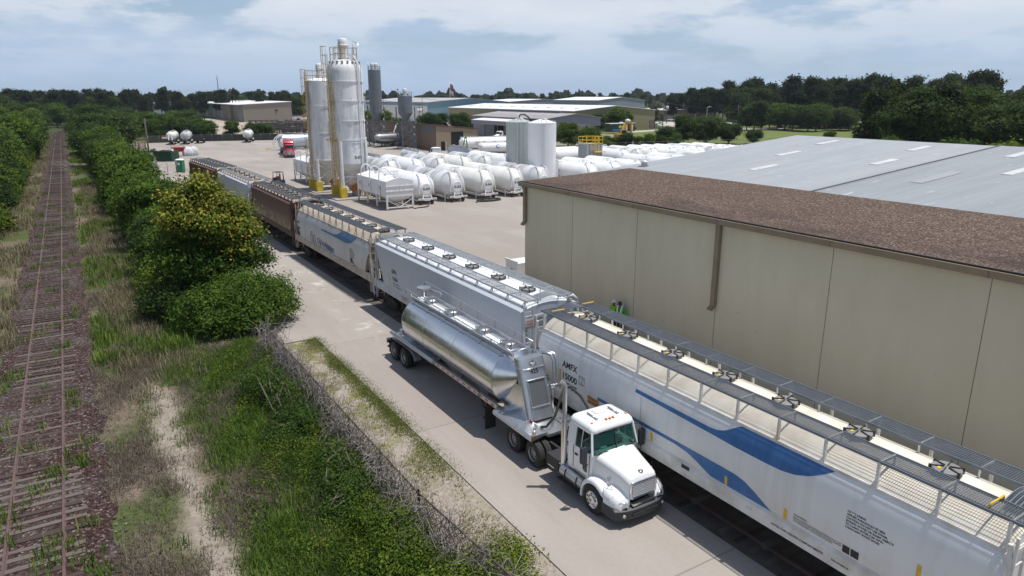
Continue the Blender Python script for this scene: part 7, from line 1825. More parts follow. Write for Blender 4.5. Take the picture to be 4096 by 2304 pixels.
# other distant buildings
for (lab, x0, x1, y0, y1, ze, zr, mw, mr) in (
    ('long low warehouse with a grey blue roof behind dark trees at left', 52, 98, 560, 600, 8, 9.6, mat('blue_white_wall', (0.42, 0.46, 0.52), 0.6, 0, 0.1, 0.1), mat('blue_grey_roof', (0.26, 0.30, 0.37), 0.6, 0, 0.1, 0.1)),
    ('dark grey flat roofed hall right behind the putty coloured hall', 112, 150, 470, 520, 7.5, 8.6, mat('dark_grey_wall', (0.20, 0.22, 0.25), 0.6, 0, 0.1, 0.1), mat('slate_roof', (0.20, 0.23, 0.28), 0.6, 0, 0.1, 0.1)),
    ('far white roofed low warehouse above the olive beige hall', 345, 420, 560, 620, 8.0, 10.2, M_lilac, M_wroof),
    ('far grey gabled warehouse beside the dark pines', 352, 400, 440, 500, 9.8, 12.2, mat('far_grey_wall', (0.28, 0.31, 0.33), 0.6, 0, 0.1, 0.1), M_wroof),
    ('low lilac brown building with roof units behind the pole line', 288, 330, 300, 330, 5.4, 5.9, mat('lilac_brown_wall', (0.25, 0.21, 0.20), 0.7, 0, 0.2, 0.2), M_wroof),
    ('pale house like building between trees at far left', 150, 170, 800, 815, 9, 14, M_wht, M_wroof)):
    t, cx = gable_building('warehouse', lab, x0, x1, y0, y1, ze, zr, (x0 + x1) / 2, mw, mr)
    if 'roof units' in lab:
        for k in range(5): MB().box(-14 + 8 * k, 4, 5.9, -10 + 8 * k, 8, 7.0).build('roof_unit', M_silver, t)
        MB().box(4, -0.1, 0, 8, -0.02, 3).build('doorway', M_void, t)
t = thing('gatehouse', 'small white cabin with one window beside the putty coloured hall', 'cabin', (101.5, 372, 0)); MB().box(-2, -2, 0, 2, 2, 3.3).build('wall', M_wht, t); MB().box(-2.3, -2.3, 3.3, 2.3, 2.3, 3.55).build('roof', bpy.data.materials['maroon_trim_roof'], t); MB().box(-0.8, -2.05, 1.4, 0.8, -2.01, 2.3).build('window', M_void, t)
# steel racks in the yard at left
M_rack = mat('dark_rack_steel', (0.05, 0.045, 0.045), 0.7, 0, 0.4, 1)
rr = random.Random(12); racks = []
def rack(label, w_, n):
    t = thing('steel_rack', label, 'rack', (0, 0, 0), 0, 'dark steel stock racks in the yard')
    for k in range(n + 1):
        for y in (0, 2.5): MB().bar((w_ * k / n, y, 0), (w_ * k / n, y, 2.6), 0.22).build('post', M_rack, t)
    for z in (0.9, 1.8, 2.5): 
        mb = MB()
        for j in range(5): mb.bar((-0.5, 0.3 + 0.5 * j, z), (w_ + 0.5, 0.3 + 0.5 * j, z + rr.uniform(-0.05, 0.05)), 0.28)
        mb.build('stock_bar', M_rack, t)
    return t
rk0 = rack('dark steel stock rack laden with long bars', 12, 5)
k = 0
for y in (250, 262, 275, 290, 306, 322, 340):
    for x in (62, 76, 90):
        xx, yy = x + (y - 250) * 0.12 + rr.uniform(-1.5, 1.5), y + rr.uniform(-2, 2)
        if k == 0: rk0.location = (xx, yy, 0)
        else: dup(rk0, (xx, yy, 0), R(rr.uniform(-6, 6)))
        k += 1
# small vehicles
def car(loc, rz, label, paint, pick=False, group='cars parked near far buildings'):
    t = thing('parked_car', label, 'car', loc, rz, group)
    mb = MB(); st = [(-2.2, 0.45, 0.75, 0.8), (-2.1, 0.35, 0.85, 0.85), (-1.1, 0.32, 0.95, 0.88), (0, 0.3, 0.98, 0.9), (1.6, 0.32, 0.98, 0.88), (2.2, 0.4, 0.9, 0.8)]
    mb.loft([[(-w_, y, zb), (-w_, y, zt - 0.12), (-w_ * 0.93, y, zt), (w_ * 0.93, y, zt), (w_, y, zt - 0.12), (w_, y, zb)] for y, zb, zt, w_ in st], 0, True); mb.build('body', paint, t, smooth_angle=40)
    mb = MB(); mb.loft([[(x, y, z) for x, y in rr_box(-w_, w_, a, b, 0.15)] for w_, a, b, z in ((0.82, -1.05, 0.4 if pick else 2.0, 0.95), (0.66, -0.45, 0.25 if pick else 1.6, 1.5), (0.6, -0.3, 0.15 if pick else 1.4, 1.56))], 0, True); cb_ = mb.build('cabin', M_glass2, t, smooth_angle=40)
    mb = MB(); mb.loft([[(x, y, z) for x, y in rr_box(-0.68, 0.68, -0.48, 0.27 if pick else 1.65, 0.12)] for z in (1.5, 1.58)], 0, True); mb.build('roof', paint, t)
    for y in (-1.4, 1.4):
        for s in (-1, 1): MB().lathe([(0.0, -0.1), (0.33, -0.1), (0.33, 0.1), (0.0, 0.1)], (s * 0.8, y, 0.33), 14, axis='x').build('wheel', M_rubber, t)
    return t
car((284.5, 291, 0), R(60), 'white car parked before the low lilac brown building', M_cab); car((288.5, 288.5, 0), R(60), 'dark pickup parked beside the white car at the low lilac brown building', M_dark, True)
car((240, 253, 0), R(40), 'silver pickup at the corner of the olive beige hall', M_silver, True)
car((88.5, 352, 0), R(80), 'white car parked in front of the putty coloured hall', M_cab)
car((50, 330, 0), R(80), 'white car parked among the far left trees', M_cab); car((55, 334, 0), R(70), 'silver car next to the white one among the far left trees', M_silver)
t = thing('tarpaulin_shelter', 'orange tarpaulin shelter among the far left trees', 'shelter', (44, 352, 0)); MB().prism([(-9, 0), (-9, 3.2), (0, 4.2), (9, 3.2), (9, 0)], 0, 6, 'y').build('cover', M_orange, t); MB().box(-8, -0.3, 0, -7.6, 0, 3.4).build('post', M_gleg, t)
t = thing('red_canopy', 'small red pop up canopy under the grey shed roof', 'canopy', (148, 190, 0)); MB().lathe([(2.2, 2.3), (0, 3.4)], (0, 0, 0), 4, sm=False).build('canopy_top', mat('red_canvas', (0.5, 0.02, 0.03), 0.7, 0, 0.1, 1), t)
for x in (-1.4, 1.4):
    for y in (-1.4, 1.4): MB().bar((x, y, 0), (x, y, 2.4), 0.08).build('post', M_dark, t)
for k, (x, y, lab) in enumerate(((136, 183, 'dark scrap heap under the open shed, nearer one'), (143, 188, 'dark scrap heap under the open shed beside the red canopy'), (139, 196, 'dark scrap heap deep under the open shed'))):
    mb = MB(); r3 = random.Random(k)
    for j in range(50): c = Vector((r3.uniform(-5, 5), r3.uniform(-2.5, 2.5), r3.uniform(0, 2.2))); mb.bar(c, c + Vector((r3.uniform(-2, 2), r3.uniform(-1, 1), r3.uniform(-0.3, 0.5))), r3.uniform(0.2, 0.9), 0.3, 0 if r3.random() < 0.9 else 1)
    o = mb.build('scrap_heap', [M_rack, M_paper], None, (x, y, 0)); tag(o, lab, 'scrap', 'scrap heaps under the open shed')
# dark event trailer on the field, excavator arm
et = thing('event_trailer', 'long dark green enclosed trailer with arrow graphics and two white doors on the field', 'trailer', (174.5, 204.5, 0), R(3)); MB().box(-6.5, -1.25, 0.6, 6.3, 1.25, 3.6).build('body', mat('dark_green_trailer', (0.012, 0.03, 0.028), 0.35, 0, 0.1, 1), et, bev=0.08)
mb = MB(); mb.box(-6.5, -1.28, 3.45, 6.3, 1.28, 3.7); mb.build('roof', M_wht, et); MB().box(-0.4, -0.4, 3.7, 0.8, 0.4, 4.05).build('roof_unit', M_wht, et)
for x in (1.6, 4.5): MB().box(x, -1.30, 0.75, x + 0.7, -1.26, 3.1).build('white_door', M_wht, et)
MB().box(2.3, -1.29, 0.9, 4.5, -1.26, 3.0).build('open_side', M_void, et)
mb = MB(); mb.prism([(-2.2, 2.4), (-1.2, 3.2), (-1.2, 2.75), (1.5, 2.75), (1.5, 2.1), (-1.2, 2.1), (-1.2, 1.6)], -1.285, -1.262, 'y'); mb.build('yellow_arrow', mat('yellow_graphic', (0.55, 0.55, 0.08), 0.5, 0, 0.1, 1), et)
mb = MB(); mb.prism([(-5.0, 1.0), (-5.0, 1.5), (-1.5, 1.5), (-1.5, 2.0), (-0.2, 1.2), (-1.5, 0.7), (-1.5, 1.0)], -1.288, -1.262, 'y'); mb.build('blue_arrow', mat('blue_graphic', (0.05, 0.22, 0.5), 0.5, 0, 0.1, 1), et)
MB().box(4.6, -1.285, 2.55, 6.2, -1.262, 2.85).build('orange_stripe', M_orange, et)
for x in (-1.0, 0.0, 1.0): MB().lathe([(0, -0.12), (0.4, -0.12), (0.4, 0.12), (0, 0.12)], (x, -1.15, 0.42), 14, axis='y').build('wheel', M_rubber, et)
MB().box(6.3, -0.6, 1.2, 7.6, 0.6, 1.9).build('gooseneck', M_blk, et)
ex = thing('excavator', 'yellow excavator with a folded boom and grab under the shed edge', 'excavator', (141, 163, 0), R(20)); M_cat = mat('machine_yellow', (0.50, 0.28, 0.03), 0.5, 0, 0.3, 1)
mb = MB(); mb.bar((-2.5, 0, 1.8), (0.0, 0, 5.4), 0.7, 0.9); mb.bar((0.0, 0, 5.4), (3.0, 0, 5.9), 0.6, 0.7); mb.build('boom', M_cat, ex); MB().bar((3.0, 0, 5.9), (3.6, 0, 2.6), 0.5, 0.6).build('stick', M_cat, ex)
MB().box(-4.5, -1.3, 1.0, -1.8, 1.3, 2.6).build('house', M_cat, ex, bev=0.1); MB().box(-2.6, -1.3, 2.6, -1.4, -0.2, 3.6).build('cab', M_glass2, ex)
for s in (-1.3, 1.3): MB().box(-5, s - 0.3, 0, -1, s + 0.3, 0.95).build('crawler', M_dark, ex, bev=0.15)
MB().lathe([(0, -0.6), (0.8, -0.3), (0.8, 0.3), (0, 0.6)], (0.9, -0.2, 6.2), 12).build('hydraulic_tank', M_wht, ex)
# ---------------------------------------------------------------- poles, mast, flag, fences
M_pole = mat('weathered_pole', (0.10, 0.085, 0.075), 0.9, 0, 0.3, 1)
def pole(loc, h, label, arm=True, trans=False, lamp=False, group='utility poles along the roads'):
    t = thing('utility_pole', label, 'utility pole', loc, 0, group)
    MB().cyl((0, 0, 0), (0, 0, h), 0.17, 0.11, 8).build('pole', M_pole, t)
    if arm:
        for z in (h - 0.6, h - 1.6): MB().bar((-1.2, 0.3, z), (1.2, -0.3, z), 0.12).build('crossarm', M_pole, t)
    if trans:
        for s in (-0.5, 0.5): MB().cyl((s, -0.2, h - 3.2), (s, -0.2, h - 2.0), 0.3, n=10).build('transformer', M_silver, t)
    if lamp:
        mb = MB(); mb.tube([(0, 0, h - 2.5), (-1.6, 0.3, h - 2.2)], 0.05, 5); mb.box(-2.2, 0.2, h - 2.3, -1.5, 0.5, h - 2.1); mb.build('lamp_arm', M_silver, t)
    return t
pole((218.6, 228.5, 0), 10.1, 'dark utility pole by the corner of the olive beige hall', False)
pole((248.5, 213.8, 0), 9.6, 'utility pole with crossarms before the dark forest, left one', True); pole((255.9, 195, 0), 9.7, 'utility pole with crossarms and a side lamp before the dark forest', True, True, True)
pole((253, 262, 0), 10.5, 'utility pole carrying white transformers before the low lilac brown building', True, True); pole((270, 268, 0), 10, 'plain utility pole right of the transformer pole', True); pole((322, 300, 0), 10, 'thin utility pole seen against the forest edge beyond the pole line', True)
pole((106, 232, 0), 11, 'utility pole with twin white transformers between the dark oaks', True, True); pole((120, 300, 0), 12, 'utility pole in front of the pale blue gable, leftmost', True); pole((141, 305, 0), 13, 'tall bare utility pole in front of the pale blue gable', False); pole((186, 335, 0), 12, 'utility pole before the right half of the pale blue gable', True); pole((84, 262, 0), 9.5, 'utility pole between the two grey silos', True)
pole((12.2, 144.5, 0), 9.5, 'dark bare utility pole rising from the trees at the yard entrance', False)
for (x, y, h, lab) in ((294.5, 213.5, 7.2, 'curved arm street lamp before the forest right of the poles'), (281, 262, 8, 'curved arm street lamp near the low lilac brown building')):
    t = thing('street_lamp', lab, 'street lamp', (x, y, 0), 0, 'curved street lamps by the road'); mb = MB(); mb.tube([(0, 0, 0), (0, 0, h - 1), (0.3, 0, h - 0.3), (1.0, -0.2, h), (1.8, -0.3, h)], 0.09, 6); mb.build('post', M_silver, t); MB().box(1.6, -0.5, h - 0.1, 2.4, -0.1, h + 0.08).build('lamp_head', M_silver, t)
def wires(pts, name, lab):
    mb = MB()
    for a, b in zip(pts, pts[1:]):
        for o in (-0.9, 0, 0.9):
            q = []
            for i in range(9):
                u = i / 8; p = Vector(a).lerp(Vector(b), u); p.z -= 1.2 * 4 * u * (1 - u); p.y += o * 0.4; p.x += o; q.append(p)
            mb.tube(q, 0.025, 3)
    o = mb.build(name, M_blk); tag(o, lab, 'power line', 'overhead power lines')
wires([(253, 262, 10), (248.5, 213.8, 9.0), (255.9, 195, 9.1), (300, 120, 9)], 'power_line', 'overhead power line strung along the poles before the forest')
wires([(120, 300, 11.5), (141, 305, 12.5), (186, 335, 11.5)], 'power_line', 'overhead power line crossing before the pale blue gable')
ms = thing('radio_mast', 'slim lattice radio mast standing above the far tree line', 'radio mast', (104.6, 600, 0)); mb = MB()
for k in range(3):
    a = 2 * PI * k / 3; mb.bar((0.9 * math.cos(a), 0.9 * math.sin(a), 0), (0.2 * math.cos(a), 0.2 * math.sin(a), 27.5), 0.12)
for z in range(0, 27, 2):
    w0, w1 = 0.9 - 0.7 * z / 27.5, 0.9 - 0.7 * (z + 2) / 27.5
    for k in range(3): a, b = 2 * PI * k / 3, 2 * PI * (k + 1) / 3; mb.bar((w0 * math.cos(a), w0 * math.sin(a), z), (w1 * math.cos(b), w1 * math.sin(b), z + 2), 0.08)
mb.build('lattice', M_gleg, ms); MB().bar((0, 0, 27), (0, 0, 30), 0.07).build('whip', M_gleg, ms)
fl = thing('flagpole', 'flagpole with two drooping flags above the pale blue warehouse', 'flagpole', (214, 420, 0)); MB().cyl((0, 0, 0), (0, 0, 22), 0.14, 0.08, 8).build('pole', M_silver, fl)
for z, m_ in ((18.2, mat('red_white_blue_flag', (0.35, 0.06, 0.09), 0.8, 0, 0.6, 1.2, c2=(0.10, 0.10, 0.25))), (14.0, mat('blue_white_red_flag', (0.45, 0.40, 0.45), 0.8, 0, 0.6, 0.8, c2=(0.2, 0.05, 0.12)))):
    mb = MB(); mb.loft([[(0.1 + 0.5 * i, 0.3 * math.sin(i * 1.3), z + 3.2 - 0.38 * i - j * 0.55 * 1.0) for j in range(6)] for i in range(6)], 0, True, False, False); q = mb.build('flag', m_, fl); q.modifiers.new('th', 'SOLIDIFY').thickness = 0.05
wt_ = thing('water_tower', 'tiny white water tower head peeking over the far left forest', 'water tower', (66.3, 1500, 0)); MB().lathe([(0, 20), (4, 19.5), (7, 17), (5, 14.5), (1.2, 13), (1.2, 0)], (0, 0, 0), 16).build('tank', M_wht, wt_, smooth_angle=50); MB().cyl((0, 0, 20), (0, 0, 21), 0.3, n=6).build('beacon', M_dark, wt_)
def chain_fence(label, pts, h, m, screen=None, sp=3.0, name='chain_link_fence', mesh_step=None):
    x0, y0 = pts[0]; t = thing(name, label, 'fence', (x0, y0, 0))
    for (xa, ya), (xb, yb) in zip(pts, pts[1:]):
        L = math.hypot(xb - xa, yb - ya); n = max(1, round(L / sp))
        for k in range(n + 1):
            u = k / n; x, y = xa + (xb - xa) * u - x0, ya + (yb - ya) * u - y0
            MB().cyl((x, y, -0.05), (x, y, h + 0.1), 0.045, n=6).build('post', m, t)
        MB().cyl((xa - x0, ya - y0, h), (xb - x0, yb - y0, h), 0.03, n=5).build('top_rail', m, t)
        d = Vector((xb - xa, yb - ya, 0)).normalized(); nn = Vector((-d.y, d.x, 0))
        if screen:
            a = Vector((xa - x0, ya - y0, 0)); b = Vector((xb - x0, yb - y0, 0))
            mb = MB(); mb.hexa([a - nn * .02, a + nn * .02, b - nn * .02, b + nn * .02, a - nn * .02 + Vector((0, 0, h * .97)), a + nn * .02 + Vector((0, 0, h * .97)), b - nn * .02 + Vector((0, 0, h * .97)), b + nn * .02 + Vector((0, 0, h * .97))]); mb.build('screen', screen, t)
        elif mesh_step:
            mb = MB(); k = -h
            while k < L:
                for sgn in (0, 1):
                    u0, u1 = (k, k + h); z0, z1 = (0, h) if sgn == 0 else (h, 0)
                    if u0 < 0: z0 = z0 + (z1 - z0) * (0 - u0) / h; u0 = 0
                    if u1 > L: z1 = z0 + (z1 - z0) * (L - u0) / (u1 - u0); u1 = L
                    mb.bar((xa - x0 + d.x * u0, ya - y0 + d.y * u0, z0), (xa - x0 + d.x * u1, ya - y0 + d.y * u1, z1), 0.012)
                k += mesh_step
            mb.build('wire_mesh', m, t)
    return t
M_oldf = mat('rusty_old_fence', (0.085, 0.07, 0.06), 0.8, 0.2, 0.4, 3)
M_galv = mat('dull_galvanised', (0.22, 0.23, 0.23), 0.6, 0.4, 0.3, 3)
chain_fence('dark screened fence along the far left edge of the yard', [(20, 234), (32, 236), (46, 232.5), (62, 228)], 2.0, M_galv, mat('dark_fence_screen', (0.045, 0.055, 0.045), 0.9, 0, 0.5, 0.4))
chain_fence('chain link fence overgrown with dead vines beside the sandy strip', [(8.3, 11), (7.75, 18), (7.62, 37)], 1.45, M_oldf, None, 3.0, mesh_step=0.22)
chain_fence('short chain link gate fence at the yard entrance by the green toilet', [(12.6, 137.2), (15.6, 136.6)], 2.3, M_galv, None, 1.5, mesh_step=0.4); chain_fence('chain link fence stretch behind the short gate fence', [(12.6, 137.2), (13.4, 150)], 2.3, M_galv, None, 3, mesh_step=0.5)
chain_fence('chain link fence between the tank rows and the field', [(112, 140), (165, 130), (186, 122)], 2.0, M_galv, None, 4, mesh_step=0.8)
chain_fence('long chain link fence along the far side of the field road', [(240, 212), (262, 190), (330, 158)], 2.0, M_galv, None, 5, mesh_step=1.0)
for x, y, lab in ((24.3, 233.2, 'white and red warning sign on the screened fence, left one'), (29.6, 233.8, 'white and red warning sign on the screened fence, right one')):
    t = thing('warning_sign', lab, 'sign', (x, y, 0), R(-5), 'warning signs on the screened fence'); MB().box(-0.7, -0.03, 1.2, 0.7, 0, 1.9).build('plate', M_paper, t); MB().box(-0.68, -0.04, 1.65, 0.68, -0.03, 1.88).build('red_band', M_redrf, t)
ps = thing('pallet_stack', 'stack of pale wooden pallets behind the trees at the yard edge', 'pallet stack', (15.2, 205, 0), R(10)); M_pal = mat('pallet_wood', (0.42, 0.31, 0.2), 0.9, 0, 0.4, 2)
for k in range(12):
    mb = MB(); z = 0.17 * k; o_ = random.uniform(-0.08, 0.08)
    for j in range(5): mb.box(-1.6 + o_, -0.6 + 0.28 * j, z + 0.11, 1.6 + o_, -0.44 + 0.28 * j, z + 0.14)
    for x in (-1.5, 0, 1.5): mb.box(x + o_, -0.6, z, x + 0.1 + o_, 0.68, z + 0.11)
    mb.build('pallet', M_pal, ps)
# ---------------------------------------------------------------- vegetation
def unit(n):
    v = rng.normal(size=(n, 3)); return v / np.linalg.norm(v, axis=1, keepdims=True)
def crown_quads(blobs, n, size, spray=14, fill=0.55, droop=0.0, spr=0.0):
    """leaves gathered in sprays on and inside overlapping clumps: (x, y, z, rx, ry, rz)"""
    B = np.array(blobs, float); wts = (B[:, 3] * B[:, 4] * B[:, 5]) ** 0.667; wts /= wts.sum()
    ns = max(8, n // spray)
    bi = rng.choice(len(B), ns, p=wts); d = unit(ns)
    rad = fill + (1.04 - fill) * rng.random(ns) ** 0.6
    rad *= 1 + 0.2 * np.sin(d[:, 0] * 7 + bi) * np.cos(d[:, 1] * 6 + bi * 2) + 0.15 * rng.normal(size=ns)
    out_ = rng.random(ns) < 0.08; rad = np.where(out_, rad * (1.1 + 0.35 * rng.random(ns)), rad)
    sc_ = B[bi, :3] + d * B[bi, 3:] * rad[:, None]
    keep = np.ones(ns, bool)
    for b in B:                                          # drop sprays buried deep in another clump
        q = ((sc_ - b[:3]) / b[3:]); keep &= (np.sum(q * q, axis=1) > (fill * 0.8) ** 2)
    sc_, d, bi = sc_[keep], d[keep], bi[keep]; ns = len(sc_)
    s_ = spr or size * 1.1
    c = np.repeat(sc_, spray, axis=0) + rng.normal(size=(ns * spray, 3)) * s_ * np.array([1, 1, 0.6])
    c[:, 2] -= droop * rng.random(len(c))
    nr = np.repeat(d, spray, axis=0) * 0.75 + unit(len(c)) * 0.75 + np.array([0, 0, 0.55])
    nr /= np.linalg.norm(nr, axis=1, keepdims=True)
    sz = size * (0.6 + 0.8 * rng.random(len(c)))
    tint = np.clip(np.repeat(rng.random(ns), spray) * 0.6 + 0.4 * rng.random(len(c)), 0, 1)
    return leaf_quads(c, nr, sz), tint
def trunk_mb(h, r, blobs, rr, lean=0.0, mb=None, roots=1):
    mb = mb or MB()
    top = Vector((lean, 0, h)); mid = Vector((lean * 0.4 + rr.uniform(-.1, .1) * h * 0.1, rr.uniform(-.1, .1) * h * 0.1, h * 0.5))
    mb.tube([(0, 0, -0.15), (0.02, 0, 0.25), mid, top], [r * 1.35, r, r * 0.8, r * 0.45], 7)
    for b in blobs:
        e = Vector(b[:3]); s = mid.lerp(top, rr.uniform(0.0, 0.9)); m = s.lerp(e, 0.5) + Vector((0, 0, rr.uniform(-0.05, 0.12) * h))
        mb.tube([s, m, e], [r * 0.42, r * 0.28, r * 0.12], 5)
    return mb
M_bark = mat('grey_brown_bark', (0.12, 0.095, 0.075), 0.95, 0, 0.4, 3, streak=(1, 1, 0.2))
M_twig = mat('pale_dead_twig', (0.24, 0.21, 0.20), 0.9, 0, 0.35, 3)
L_mid = leaf_mat('mid_green_leaf', (0.016, 0.045, 0.006), (0.048, 0.105, 0.011), (0.125, 0.19, 0.02))
L_dark = leaf_mat('dark_green_leaf', (0.010, 0.028, 0.008), (0.026, 0.06, 0.012), (0.065, 0.105, 0.018))
L_mid2 = leaf_mat('deep_green_leaf', (0.012, 0.034, 0.007), (0.033, 0.076, 0.011), (0.085, 0.135, 0.018))
L_pine = leaf_mat('pine_needle', (0.006, 0.014, 0.008), (0.012, 0.026, 0.013), (0.028, 0.046, 0.018))
L_lime = leaf_mat('yellow_green_leaf', (0.028, 0.06, 0.006), (0.085, 0.14, 0.012), (0.22, 0.26, 0.028))
L_gold = leaf_mat('golden_leaf', (0.055, 0.10, 0.008), (0.17, 0.18, 0.02), (0.36, 0.31, 0.05), clump=0.5)
L_grey = leaf_mat('grey_green_leaf', (0.07, 0.075, 0.06), (0.12, 0.125, 0.10), (0.17, 0.18, 0.13))

def tree(name, label, loc, blobs, n, size, m, h=None, r=0.2, cat='tree', group=None, spray=14, seed=1, trunk=True, **kw):
    rr = random.Random(seed)
    t = thing(name, label, cat, loc, 0, group)
    q, ti = crown_quads(blobs, n, size, spray, **kw)
    quads_obj('crown', q, m, ti, t)
    if trunk: trunk_mb(h or max(b[2] for b in blobs) * 0.75, r, blobs, rr).build('trunk', M_bark, t)
    return t
def blob_crown(rr, R_, z0, z1, n, flat=0.75):
    out = []
    for k in range(n):
        a = 2 * PI * k / n * 2.4 + rr.uniform(-0.5, 0.5); u = rr.random(); zz = z0 + (z1 - z0) * (0.15 + 0.8 * u)
        d = R_ * (0.72 * math.sqrt(rr.random())) * (1.0 - 0.55 * max(0, u - 0.4)); s = R_ * rr.uniform(0.22, 0.52)
        out.append((d * math.cos(a), d * math.sin(a), zz, s, s, s * flat))
    return out
# prototypes, kept at their first planting place
def family(specs, labels):
    """specs: list of (make, height); returns planter that copies a random prototype"""
    return specs
P = {}
def plant(kind, x, y, h, label, group, rz=None, sxy=1.0, cat=None):
    """first planting builds the prototype, later ones copy it and its parts"""
    mk, h0, name, ct = KIND[kind]
    if kind not in P:
        P[kind] = mk(name, label, (x, y, 0), ct, group); t = P[kind]
        s = h / h0; t.scale = (s * sxy, s * sxy, s); t.rotation_euler = (0, 0, rz if rz is not None else random.uniform(0, 6.28)); t['label'] = label
        return t
    s = h / h0
    return dup(P[kind], (x, y, -0.05), rz if rz is not None else random.uniform(0, 6.28), label, group, (s * sxy, s * sxy, s))
def mk_round(seed, m, n=15000, size=0.36, R_=3.4, z0=1.6, z1=7.4, nb=16):
    return lambda name, label, loc, ct, group: tree(name, label, loc, blob_crown(random.Random(seed), R_, z0, z1, nb), n, size, m, 5.5, 0.22, ct, group, seed=seed)
def mk_bushy(seed, m, n=12000, size=0.27, R_=2.6, z1=4.4, nb=13):
    return lambda name, label, loc, ct, group: tree(name, label, loc, blob_crown(random.Random(seed), R_, 0.2, z1, nb, 0.8), n, size, m, 2.6, 0.12, ct, group, seed=seed)
def mk_pine(seed, n=8000, size=0.75):
    def f(name, label, loc, ct, group):
        rr = random.Random(seed); bl = []
        for k in range(11):
            u = k / 10; z = 6.0 + 9.5 * u; a = rr.uniform(0, 6.28); d = (1 - 0.6 * u) * rr.uniform(0.8, 2.7); s = rr.uniform(1.2, 2.1) * (1.0 - 0.35 * u)
            bl.append((d * math.cos(a), d * math.sin(a), z, s, s, s * 0.62))
        return tree(name, label, loc, bl, n, size, L_pine, 14.5, 0.28, ct, group, seed=seed, fill=0.35)
    return f
KIND = {'r1': (mk_round(1, L_mid), 8.6, 'broadleaf_tree', 'tree'), 'r2': (mk_round(2, L_mid, R_=3.9, z1=6.6, nb=17), 8.0, 'broadleaf_tree', 'tree'), 'r3': (mk_round(3, L_lime, R_=3.2, z1=7.8), 9.0, 'broadleaf_tree', 'tree'), 'd1': (mk_round(4, L_dark, 15000, 0.42, 4.2, 1.4, 7.0, 18), 8.4, 'oak_tree', 'tree'), 'd2': (mk_round(5, L_dark, 15000, 0.42, 3.6, 1.2, 8.0, 16), 9.2, 'oak_tree', 'tree'),
        'p1': (mk_pine(6), 17.0, 'pine_tree', 'pine tree'), 'p2': (mk_pine(7), 17.0, 'pine_tree', 'pine tree'), 'p3': (mk_pine(8), 17.0, 'pine_tree', 'pine tree'), 'b1': (mk_bushy(9, L_mid), 4.8, 'bush', 'bush'), 'b2': (mk_bushy(10, L_lime, R_=2.4), 4.8, 'bush', 'bush'), 'b3': (mk_bushy(11, L_dark, R_=2.7), 4.8, 'bush', 'bush')}
KIND['f1'] = (lambda name, label, loc, ct, group: tree(name, label, loc, blob_crown(random.Random(31), 5.0, 1.5, 12.2, 30, 0.85), 26000, 0.44, L_dark, 9.5, 0.25, ct, group, seed=31), 14.0, 'tall_broadleaf_tree', 'tree')
KIND['f2'] = (lambda name, label, loc, ct, group: tree(name, label, loc, blob_crown(random.Random(32), 4.2, 2.0, 12.6, 26, 0.95), 24000, 0.42, L_mid2, 10, 0.25, ct, group, seed=32), 14.0, 'tall_broadleaf_tree', 'tree')
rr = random.Random(21)
# belt between the railway and the yard
G1_ = 'leafy trees in the belt between railway and yard'
LB = {'r1': 'mid green leafy tree crowded into the belt between railway and yard', 'r2': 'broad mid green leafy tree crowded into the belt between railway and yard', 'r3': 'yellowish green leafy tree crowded into the belt between railway and yard', 'b1': 'mid green bush at the foot of the belt between railway and yard', 'b2': 'yellowish green bush at the foot of the belt between railway and yard', 'b3': 'dark green bush at the foot of the belt between railway and yard', 'd1': 'dark green leafy tree crowded into the belt between railway and yard', 'd2': 'tall dark green leafy tree crowded into the belt between railway and yard'}
y = 54.0
while y < 330:
    lim = 8.3 if y < 120 else 10.5
    hh = 5.6 if y < 66 else (6.8 if y < 92 else 7.8 if y < 140 else 9.0 if y < 175 else 10.6)
    k = rr.choice(['r1', 'r2', 'r3', 'r1', 'd1'] if y < 140 else ['r1', 'r2', 'd1', 'd2', 'r1'])
    plant(k, rr.uniform(4.9, 6.0) if y < 175 else rr.uniform(5.0, 9.0), y, hh * rr.uniform(0.82, 1.08), LB[k], G1_, sxy=0.85 if y < 175 else 1.1)
    k = rr.choice(['b1', 'b2', 'b3', 'b1'])
    plant(k, rr.uniform(4.2, 5.2) + (0.4 if y < 90 else 0), y + rr.uniform(0, 3), rr.uniform(2.6, 4.2) * (1 if y < 150 else 1.4), LB[k], G1_ + ', low growth')
    if rr.random() < 0.7:
        k = rr.choice(['b1', 'b3', 'b2']); plant(k, rr.uniform(6.6, lim - 0.9), y + rr.uniform(0, 3), rr.uniform(2.5, 4.0), LB[k], G1_ + ', low growth')
    y += rr.uniform(4.2, 5.6) if y < 150 else rr.uniform(7, 10)
